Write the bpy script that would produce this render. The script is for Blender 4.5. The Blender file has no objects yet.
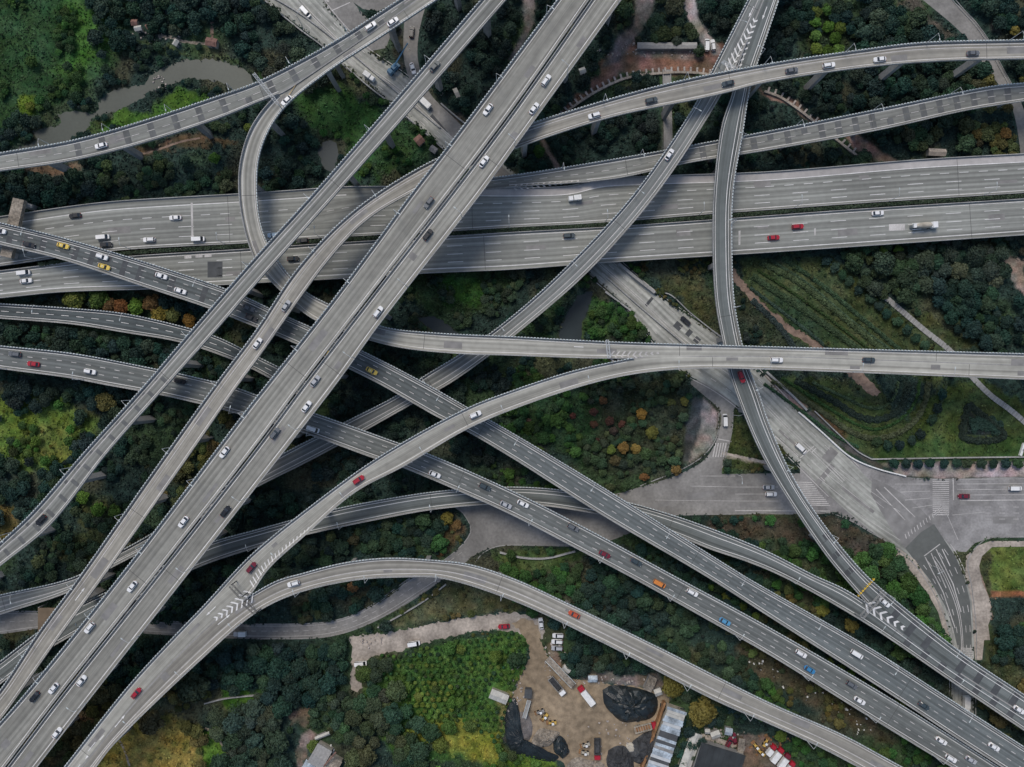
import bpy, math, random
import numpy as np
from mathutils import Vector, Matrix
from mathutils.geometry import tessellate_polygon
random.seed(7); RNG = np.random.default_rng(7)
PI = math.pi
SC = bpy.context.scene
COL = SC.collection
H = 320.0          # camera height above the ground, metres
S = 0.40           # metres to a picture unit on the ground
CX, CY = 512.0, 383.5

def W(px, py, z=0.0):
    k = S * (1 - z / H)
    return Vector(((px - CX) * k, (CY - py) * k, z))

# ------------------------------------------------------------------ materials
def mat(name, base, rough=0.85, noise=None, detail=None, spec=0.3, objcol=False, attr=None, uvstreak=None, metallic=0.0, bump=0.0):
    """procedural material: base colour broken up by position noise; optional object colour, colour attribute, lengthwise streaks"""
    if uvstreak: base = (base[0]*.90, base[1]*.95, base[2]*.90)
    m = bpy.data.materials.new(name); m.use_nodes = True
    nt = m.node_tree; N = nt.nodes; Lk = nt.links
    b = N['Principled BSDF']
    b.inputs['Roughness'].default_value = rough
    b.inputs['Specular IOR Level'].default_value = spec
    b.inputs['Metallic'].default_value = metallic
    if objcol:
        src = N.new('ShaderNodeObjectInfo').outputs['Color']
    elif attr:
        a = N.new('ShaderNodeVertexColor'); a.layer_name = attr; src = a.outputs['Color']
    else:
        c = N.new('ShaderNodeRGB'); c.outputs[0].default_value = (*base, 1); src = c.outputs[0]
    geo = N.new('ShaderNodeNewGeometry')
    def mul(src, fac, lo, hi):
        mr = N.new('ShaderNodeMapRange'); mr.inputs[3].default_value = lo; mr.inputs[4].default_value = hi
        mr.inputs[1].default_value = 0.3; mr.inputs[2].default_value = 0.7
        Lk.new(fac, mr.inputs[0])
        mx = N.new('ShaderNodeVectorMath'); mx.operation = 'SCALE'
        Lk.new(src, mx.inputs[0]); Lk.new(mr.outputs[0], mx.inputs['Scale'])
        return mx.outputs[0]
    if noise:
        for (sc, lo, hi) in noise:
            n = N.new('ShaderNodeTexNoise'); n.inputs['Scale'].default_value = sc; n.inputs['Detail'].default_value = 5
            Lk.new(geo.outputs['Position'], n.inputs['Vector'])
            src = mul(src, n.outputs[0], lo, hi)
    if uvstreak:
        uv = N.new('ShaderNodeUVMap'); uv.uv_map = 'UVMap'
        # wheel paths worn along the lanes
        wv = N.new('ShaderNodeTexWave'); wv.wave_type = 'BANDS'; wv.bands_direction = 'X'; wv.inputs['Scale'].default_value = .175; wv.inputs['Distortion'].default_value = 1.2; wv.inputs['Detail'].default_value = 1; wv.inputs['Detail Scale'].default_value = .05
        mpw = N.new('ShaderNodeMapping'); mpw.inputs['Scale'].default_value = (1, .01, 1); Lk.new(uv.outputs[0], mpw.inputs['Vector']); Lk.new(mpw.outputs[0], wv.inputs['Vector'])
        src = mul(src, wv.outputs['Fac'], .90, 1.07)
        for (su, sv, lo, hi) in uvstreak:
            mp = N.new('ShaderNodeMapping'); mp.inputs['Scale'].default_value = (su, sv, 1)
            Lk.new(uv.outputs[0], mp.inputs['Vector'])
            n = N.new('ShaderNodeTexNoise'); n.inputs['Scale'].default_value = 1; n.inputs['Detail'].default_value = 4
            Lk.new(mp.outputs[0], n.inputs['Vector'])
            src = mul(src, n.outputs[0], lo, hi)
    Lk.new(src, b.inputs['Base Color'])
    if bump:
        n = N.new('ShaderNodeTexNoise'); n.inputs['Scale'].default_value = 2.0; n.inputs['Detail'].default_value = 6
        Lk.new(geo.outputs['Position'], n.inputs['Vector'])
        bp = N.new('ShaderNodeBump'); bp.inputs['Strength'].default_value = bump; bp.inputs['Distance'].default_value = 0.3
        Lk.new(n.outputs[0], bp.inputs['Height']); Lk.new(bp.outputs[0], b.inputs['Normal'])
    return m

ST = [(1.1, 0.004, 0.74, 1.24), (0.38, 0.003, 0.80, 1.2), (3.0, 0.02, 0.92, 1.08), (0.22, 0.02, 0.87, 1.12)]
M = {}
M['deck'] = mat('worn_pavement', (0.292, 0.272, 0.252), noise=[(0.03, .85, 1.15), (0.4, .9, 1.1)], uvstreak=ST)
M['deckpale'] = mat('pale_pavement', (0.385, 0.358, 0.330), noise=[(0.03, .85, 1.15), (0.4, .9, 1.1)], uvstreak=ST)
M['deckmid'] = mat('grey_pavement', (0.24, 0.232, 0.222), noise=[(0.03, .88, 1.12), (0.4, .92, 1.08)], uvstreak=ST)
M['deckdark'] = mat('dark_asphalt', (0.135, 0.143, 0.148), noise=[(0.03, .85, 1.15), (0.5, .92, 1.08)], uvstreak=ST)
M['deckdark2'] = mat('darker_asphalt', (0.10, 0.112, 0.12), noise=[(0.03, .85, 1.15), (0.5, .92, 1.08)], uvstreak=ST)
M['highway'] = mat('highway_asphalt', (0.27, 0.262, 0.25), noise=[(0.02, .82, 1.18), (0.5, .93, 1.07)], uvstreak=[(0.55, 0.003, .66, 1.32), (1.7, .004, .84, 1.16)])
M['shoulder'] = mat('pale_concrete_shoulder', (0.42, 0.40, 0.38), noise=[(0.03, .8, 1.2), (0.5, .9, 1.1)])
M['ground_worn'] = mat('worn_dark_asphalt', (0.215, 0.21, 0.20), noise=[(0.05, .75, 1.25), (0.3, .8, 1.2)])
M['repair'] = mat('deck_repair', (0.228, 0.222, 0.21), noise=[(0.3, .8, 1.2)])
M['cross'] = mat('cross_street_asphalt', (0.27, 0.262, 0.252), noise=[(0.05, .72, 1.25), (0.2, .82, 1.15), (1.2, .85, 1.12)])
M['patch'] = mat('dark_patch', (0.078, 0.083, 0.086), noise=[(0.3, .8, 1.2)])
M['patchsoft'] = mat('soft_dark_patch', (0.125, 0.130, 0.128), noise=[(0.3, .8, 1.2)])
M['concrete'] = mat('weathered_concrete', (0.30, 0.295, 0.28), noise=[(0.1, .75, 1.2), (1.2, .85, 1.15)])
M['parapet'] = mat('parapet_concrete', (0.34, 0.34, 0.325), noise=[(0.15, .75, 1.2), (2, .85, 1.15)])
M['rail'] = mat('painted_rail', (0.56, 0.61, 0.60), noise=[(0.4, .7, 1.15)])
M['railgap'] = mat('dark_rail', (0.10, 0.115, 0.12), noise=[(0.4, .7, 1.15)])
M['paint'] = mat('road_paint', (0.80, 0.79, 0.76), noise=[(0.25, .8, 1.1), (3, .88, 1.05)])
M['paintworn'] = mat('worn_road_paint', (0.56, 0.54, 0.51), noise=[(0.12, .65, 1.15), (2.5, .8, 1.2)])
M['paintyellow'] = mat('worn_yellow_paint', (0.50, 0.38, 0.20), noise=[(0.25, .6, 1.1)])
M['joint'] = mat('rubber_joint', (0.07, 0.07, 0.07))
M['lamp'] = mat('galvanised_steel', (0.52, 0.54, 0.54), rough=.5, noise=[(0.5, .85, 1.1)])
M['carpaint'] = mat('car_paint', (1, 1, 1), rough=.32, spec=.4, objcol=True, noise=[(0.8, .93, 1.05)])
M['glass'] = mat('dark_window_glass', (0.02, 0.025, 0.03), rough=.12, spec=.8, noise=[(1, .8, 1.2)])
M['tyre'] = mat('tyre_rubber', (0.02, 0.02, 0.02), noise=[(2, .8, 1.2)])
M['lightlens'] = mat('lamp_lens', (0.6, 0.6, 0.58), rough=.3, noise=[(2, .9, 1.1)])
M['redlens'] = mat('red_lens', (0.35, 0.02, 0.02), rough=.3, noise=[(2, .9, 1.1)])
M['bark'] = mat('bark', (0.09, 0.07, 0.055), noise=[(1, .7, 1.2)])
M['leaf'] = mat('leaf', (1, 1, 1), rough=.7, spec=.2, objcol=True, noise=[(0.25, .75, 1.3), (1.3, .8, 1.25)])
M['leafattr'] = mat('leaf_mixed', (1, 1, 1), rough=.7, spec=.2, attr='Col', noise=[(0.25, .75, 1.3), (1.3, .8, 1.25)])
M['terrain'] = mat('terrain_cover', (1, 1, 1), rough=.95, spec=.1, attr='Col', noise=[(0.05, .75, 1.3), (0.35, .6, 1.4), (1.6, .7, 1.3)], bump=.6)
M['farground'] = mat('far_ground', (0.035, 0.05, 0.036), rough=.95, spec=.1, noise=[(0.01, .6, 1.4), (0.1, .6, 1.4)])
M['ground_road'] = mat('ground_asphalt', (0.38, 0.365, 0.345), noise=[(0.04, .72, 1.25), (0.15, .82, 1.15), (0.6, .9, 1.1)], uvstreak=[(0.7, 0.006, .72, 1.25), (2.2, .02, .9, 1.1)])
M['ground_grey'] = mat('ground_grey_asphalt', (0.225, 0.218, 0.203), noise=[(0.035, .72, 1.28), (0.15, .8, 1.2), (0.9, .85, 1.15)])
M['ground_dark'] = mat('ground_dark_asphalt', (0.15, 0.15, 0.147), noise=[(0.035, .8, 1.2), (0.5, .9, 1.1)], uvstreak=ST)
M['pavement'] = mat('pavement_slabs', (0.40, 0.35, 0.295), noise=[(0.15, .6, 1.25), (1.0, .75, 1.2)])
M['dirt'] = mat('brown_dirt', (0.21, 0.15, 0.115), rough=.95, noise=[(0.06, .7, 1.3), (0.5, .65, 1.35)], bump=.8)
M['yard'] = mat('yard_dirt', (0.29, 0.225, 0.15), rough=.95, noise=[(0.045, .72, 1.25), (0.4, .7, 1.3)], bump=.7)
M['yardgrey'] = mat('grey_mud', (0.17, 0.155, 0.145), rough=.9, noise=[(0.06, .7, 1.3), (0.4, .7, 1.3)], bump=.7)
M['water'] = mat('silty_water', (0.085, 0.095, 0.08), rough=.35, spec=.15, noise=[(0.05, .85, 1.1), (0.8, .95, 1.05)])
M['pondwater'] = mat('grey_pond_water', (0.045, 0.058, 0.06), rough=.35, spec=.15, noise=[(0.05, .85, 1.1)])
M['waterdark'] = mat('dark_water', (0.035, 0.047, 0.05), rough=.35, spec=.15, noise=[(0.05, .8, 1.2)])
M['tarp'] = mat('black_tarpaulin', (0.014, 0.020, 0.022), rough=.4, spec=.45, noise=[(0.2, .6, 1.6), (1.0, .7, 1.3)], bump=.5)
M['tarpgrey'] = mat('grey_netting', (0.05, 0.052, 0.054), rough=.8, noise=[(0.2, .6, 1.5), (1.2, .6, 1.4)], bump=1)
M['heap'] = mat('sand_heap', (0.27, 0.235, 0.19), rough=.95, noise=[(0.2, .6, 1.3), (1.2, .6, 1.4)], bump=1)
M['metalroof'] = mat('corrugated_steel', (0.46, 0.53, 0.58), rough=.5, noise=[(0.3, .45, 1.25), (1.5, .7, 1.2)])
M['darkroof'] = mat('dark_roofing', (0.035, 0.04, 0.042), rough=.8, noise=[(0.2, .7, 1.4)])
M['whiteroof'] = mat('white_roofing', (0.52, 0.51, 0.46), rough=.6, noise=[(0.6, .75, 1.1)])
M['tilered'] = mat('red_roof_tiles', (0.22, 0.125, 0.10), noise=[(0.6, .6, 1.2)])
M['cream'] = mat('cream_wall', (0.48, 0.44, 0.36), noise=[(0.4, .6, 1.2)])
M['rust'] = mat('rusty_steel', (0.28, 0.15, 0.07), noise=[(0.8, .5, 1.3)])
M['blue'] = mat('blue_paint', (0.10, 0.22, 0.33), rough=.4, noise=[(0.8, .8, 1.1)])
M['yellow'] = mat('yellow_machine_paint', (0.60, 0.40, 0.10), rough=.45, noise=[(1.2, .7, 1.15)])
M['hazard'] = mat('hazard_yellow', (0.75, 0.50, 0.06), rough=.5, noise=[(1.2, .8, 1.1)])
M['white'] = mat('white_paint', (0.78, 0.78, 0.75), rough=.5, noise=[(0.9, .85, 1.05)])
M['brownpanel'] = mat('brown_panel', (0.16, 0.12, 0.08), noise=[(0.3, .8, 1.15)])
M['debris'] = mat('pale_rubble', (0.45, 0.40, 0.36), noise=[(1, .5, 1.2)])

# ------------------------------------------------------------------ mesh builder
class MB:
    def __init__(s): s.v = []; s.f = []; s.uv = None
    def quad(s, a, b, c, d):
        n = len(s.v); s.v += [tuple(a), tuple(b), tuple(c), tuple(d)]; s.f.append((n, n+1, n+2, n+3))
    def tri(s, a, b, c):
        n = len(s.v); s.v += [tuple(a), tuple(b), tuple(c)]; s.f.append((n, n+1, n+2))
    def hexa(s, p):          # eight corners: bottom 0-3 anticlockwise, top 4-7
        n = len(s.v); s.v += [tuple(q) for q in p]
        for f in ((3,2,1,0),(4,5,6,7),(0,1,5,4),(1,2,6,5),(2,3,7,6),(3,0,4,7)): s.f.append(tuple(n+i for i in f))
    def box(s, cx, cy, z0, z1, lx, ly, ang=0.0, taper=1.0):
        c, sn = math.cos(ang), math.sin(ang); p = []
        for z, k in ((z0, 1.0), (z1, taper)):
            for x, y in ((-1,-1),(1,-1),(1,1),(-1,1)):
                X, Y = x*lx/2*k, y*ly/2*k
                p.append((cx + X*c - Y*sn, cy + X*sn + Y*c, z))
        s.hexa(p)
    def tube(s, a, b, r0, r1=None, n=6):
        r1 = r0 if r1 is None else r1
        a, b = Vector(a), Vector(b); d = (b-a)
        if d.length < 1e-6: return
        d.normalize(); u = d.orthogonal().normalized(); w = d.cross(u); base = len(s.v)
        for P, r in ((a, r0), (b, r1)):
            for i in range(n):
                t = 2*PI*i/n; s.v.append(tuple(P + (u*math.cos(t) + w*math.sin(t))*r))
        for i in range(n):
            j = (i+1) % n; s.f.append((base+i, base+j, base+n+j, base+n+i))
        s.f.append(tuple(base+i for i in reversed(range(n)))); s.f.append(tuple(base+n+i for i in range(n)))
    def prism(s, pts, z0, z1):
        """closed outline raised from z0 to z1"""
        n = len(pts); base = len(s.v)
        area = sum(pts[i][0]*pts[(i+1) % n][1] - pts[(i+1) % n][0]*pts[i][1] for i in range(n))
        if area < 0: pts = pts[::-1]
        for z in (z0, z1): s.v += [(p[0], p[1], z) for p in pts]
        for i in range(n):
            j = (i+1) % n; s.f.append((base+i, base+j, base+n+j, base+n+i))
        for t in tessellate_polygon([[Vector((p[0], p[1], 0)) for p in pts]]):
            a, b, c = t
            P = [pts[i] for i in t]
            if (P[1][0]-P[0][0])*(P[2][1]-P[0][1])-(P[1][1]-P[0][1])*(P[2][0]-P[0][0]) < 0: a, b, c = c, b, a
            s.f.append((base+n+a, base+n+b, base+n+c)); s.f.append((base+c, base+b, base+a))
    def mesh(s, name):
        me = bpy.data.meshes.new(name); me.from_pydata(s.v, [], s.f)
        if s.uv is not None:
            l = me.uv_layers.new(name='UVMap')
            vi = np.zeros(len(me.loops), dtype=np.int32); me.loops.foreach_get('vertex_index', vi)
            l.data.foreach_set('uv', np.array(s.uv, dtype=np.float32)[vi].ravel())
        me.update(); return me
    def build(s, name, m, parent=None, smooth=False):
        if not s.f: return None
        me = s.mesh(name)
        ms = m if isinstance(m, (list, tuple)) else [m]
        for q in ms: me.materials.append(q)
        if smooth: me.polygons.foreach_set('use_smooth', [True]*len(me.polygons))
        o = bpy.data.objects.new(name, me); COL.objects.link(o)
        if parent is not None:
            o.parent = parent
            o.matrix_parent_inverse = Matrix.Translation(-parent.location) if parent.type == 'EMPTY' and parent.get('wp') else Matrix()
        return o

def tag(o, label=None, cat=None, group=None, kind=None):
    if label: o['label'] = label
    if cat: o['category'] = cat
    if group: o['group'] = group
    if kind: o['kind'] = kind
    return o
def empty(name, loc=(0,0,0), rz=0.0):
    o = bpy.data.objects.new(name, None); COL.objects.link(o); o.location = loc; o.rotation_euler = (0,0,rz); o.empty_display_size = .5
    return o
KIDS = {}
def copy_tree(o, parent=None, colour=None):
    c = o.copy(); COL.objects.link(c); c.parent = parent
    if colour is not None and o.get('tinted'): c.color = (*colour, 1)
    for ch in KIDS.get(o.name, []):
        copy_tree(ch, c, colour)
    return c

# ------------------------------------------------------------------ curves
def dense(pts, step=2.0, ext=90):
    p = [np.array(q, float) for q in pts]
    a = p[0] + (p[0]-p[1])/np.linalg.norm(p[0]-p[1])*ext if ext else p[0]
    b = p[-1] + (p[-1]-p[-2])/np.linalg.norm(p[-1]-p[-2])*ext if ext else p[-1]
    if ext: p = [a] + p + [b]
    out = []
    for i in range(len(p)-1):
        p0 = p[i-1] if i > 0 else 2*p[0]-p[1]
        p1, p2 = p[i], p[i+1]
        p3 = p[i+2] if i+2 < len(p) else 2*p[-1]-p[-2]
        # centripetal Catmull-Rom
        t0 = 0; t1 = t0+max(np.linalg.norm(p1-p0), 1e-6)**.5; t2 = t1+max(np.linalg.norm(p2-p1), 1e-6)**.5; t3 = t2+max(np.linalg.norm(p3-p2), 1e-6)**.5
        n = max(2, int(np.linalg.norm(p2-p1)/step))
        for k in range(n):
            t = t1+(t2-t1)*k/n
            A1 = (t1-t)/(t1-t0)*p0+(t-t0)/(t1-t0)*p1; A2 = (t2-t)/(t2-t1)*p1+(t-t1)/(t2-t1)*p2; A3 = (t3-t)/(t3-t2)*p2+(t-t2)/(t3-t2)*p3
            B1 = (t2-t)/(t2-t0)*A1+(t-t0)/(t2-t0)*A2; B2 = (t3-t)/(t3-t1)*A2+(t-t1)/(t3-t1)*A3
            out.append((t2-t)/(t2-t1)*B1+(t-t1)/(t2-t1)*B2)
    out.append(p[-1])
    return np.array(out)
def arclen(P):
    return np.concatenate([[0], np.cumsum(np.linalg.norm(np.diff(P, axis=0), axis=1))])
def resample(P, n):
    s = arclen(P); t = np.linspace(0, s[-1], n)
    return np.stack([np.interp(t, s, P[:, k]) for k in range(P.shape[1])], 1)
def smooth(a, w):
    if w < 1: return a
    k = np.ones(2*w+1)/(2*w+1)
    pad = np.concatenate([2*a[0]-a[1:w+1][::-1], a, 2*a[-1]-a[-w-1:-1][::-1]])
    return np.convolve(pad, k, 'valid')
def hit(P, o, d, maxd=60):
    """signed distance along d from o to polyline P, the nearest crossing"""
    a = P[:-1]; e = P[1:]-P[:-1]
    den = d[0]*e[:, 1]-d[1]*e[:, 0]; den = np.where(np.abs(den) < 1e-9, 1e-9, den)
    w = a-o
    t = (w[:, 0]*e[:, 1]-w[:, 1]*e[:, 0])/den
    u = (w[:, 0]*d[1]-w[:, 1]*d[0])/den
    ok = (u >= -1e-6) & (u <= 1+1e-6) & (np.abs(t) < maxd)
    if not ok.any(): return None
    tt = t[ok]; return tt[np.argmin(np.abs(tt))]

ROADS = {}
class Road:
    """a ribbon between two edge lines; L is on the left hand when walking from first to last point"""
    def __init__(s, key, L, R, zc, ext=(90, 90), eps=0.0):
        s.key = key
        Ld, Rd = dense(L), dense(R)
        n = max(20, int(max(arclen(Ld)[-1], arclen(Rd)[-1])/4))
        mid = (resample(Ld, n)+resample(Rd, n))/2
        mid[:, 0] = smooth(mid[:, 0], 3); mid[:, 1] = smooth(mid[:, 1], 3)
        T = np.gradient(mid, axis=0); T /= np.linalg.norm(T, axis=1)[:, None]
        Nn = np.stack([T[:, 1], -T[:, 0]], 1)      # picture left of travel (y is down)
        wl, wr = np.full(n, np.nan), np.full(n, np.nan)
        for i in range(n):
            t = hit(Ld, mid[i], Nn[i]); wl[i] = t if t is not None else np.nan
            t = hit(Rd, mid[i], -Nn[i]); wr[i] = t if t is not None else np.nan
        for w in (wl, wr):
            ok = ~np.isnan(w); ok &= np.where(np.isnan(w), 0, w) > -30
            idx = np.arange(n); w[:] = np.interp(idx, idx[ok], w[ok])
        wl, wr = smooth(wl, 2), smooth(wr, 2)
        c = mid+Nn*((wl-wr)/2)[:, None]; w = wl+wr
        # cut the extension back to what was asked
        al = arclen(c); lo, hi = 90-ext[0], al[-1]-(90-ext[1])
        keep = (al >= lo-1e-6) & (al <= hi+1e-6)
        c, w = c[keep], w[keep]
        s.c, s.w = c, w; s.n = len(c)
        T = np.gradient(c, axis=0); T /= np.linalg.norm(T, axis=1)[:, None]; s.T = T
        idx = []; zz = []
        for (x, y, z) in zc:
            idx.append(int(np.argmin((c[:, 0]-x)**2+(c[:, 1]-y)**2))); zz.append(z)
        o = np.argsort(idx); z = np.interp(np.arange(s.n), np.array(idx)[o], np.array(zz)[o])
        if s.n > 20: z = smooth(z, 6)
        s.z = z+eps
        k = S*(1-s.z/H)
        s.P = np.stack([(c[:, 0]-CX)*k, (CY-c[:, 1])*k, s.z], 1)
        s.hw = w*k/2
        t = np.gradient(s.P[:, :2], axis=0); t /= np.linalg.norm(t, axis=1)[:, None]
        s.t = t; s.N = np.stack([-t[:, 1], t[:, 0]], 1)     # world left
        s.s = arclen(s.P[:, :2]); s.len = s.s[-1]
        ROADS[key] = s
    def at(s, d, off=0.0, dz=0.0, side=None):
        """point at distance d; off from centre (left positive) or, with side, inwards from that edge"""
        x = np.interp(d, s.s, s.P[:, 0]); y = np.interp(d, s.s, s.P[:, 1]); z = np.interp(d, s.s, s.P[:, 2])
        nx = np.interp(d, s.s, s.N[:, 0]); ny = np.interp(d, s.s, s.N[:, 1])
        if side is not None: off = side*(np.interp(d, s.s, s.hw)-off)
        return (x+nx*off, y+ny*off, z+dz)
    def width(s, d): return 2*np.interp(d, s.s, s.hw)
    def ang(s, d):
        return math.atan2(np.interp(d, s.s, s.t[:, 1]), np.interp(d, s.s, s.t[:, 0]))
    def near(s, px, py):
        """distance along the ribbon nearest a picture point"""
        i = int(np.argmin((s.c[:, 0]-px)**2+(s.c[:, 1]-py)**2)); i0 = max(0, min(s.n-2, i))
        best = None
        for j in (max(0, i-1), i0):
            a, b = s.c[j], s.c[min(j+1, s.n-1)]; e = b-a; L2 = (e@e) or 1
            t = min(1, max(0, ((np.array([px, py])-a)@e)/L2)); q = a+e*t; dd = np.hypot(*(q-(px, py)))
            if best is None or dd < best[0]: best = (dd, s.s[j]+(s.s[min(j+1, s.n-1)]-s.s[j])*t)
        return best[1]
    def inside(s, x, y, margin=0.0):
        """(is the world point over/under the ribbon, its z)"""
        d2 = (s.P[:, 0]-x)**2+(s.P[:, 1]-y)**2; i = int(np.argmin(d2))
        rel = np.array([x-s.P[i, 0], y-s.P[i, 1]])
        if abs(rel@s.t[i]) > 3.5: return False, 0
        return abs(rel@s.N[i]) < s.hw[i]+margin, s.z[i]
    def inside_px(s, px, py, margin=0.0):
        d2 = (s.c[:, 0]-px)**2+(s.c[:, 1]-py)**2; i = int(np.argmin(d2))
        rel = np.array([px-s.c[i, 0], py-s.c[i, 1]])
        if abs(rel@s.T[i]) > 5: return False
        return abs(rel[0]*s.T[i, 1]-rel[1]*s.T[i, 0]) < s.w[i]/2+margin
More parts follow.
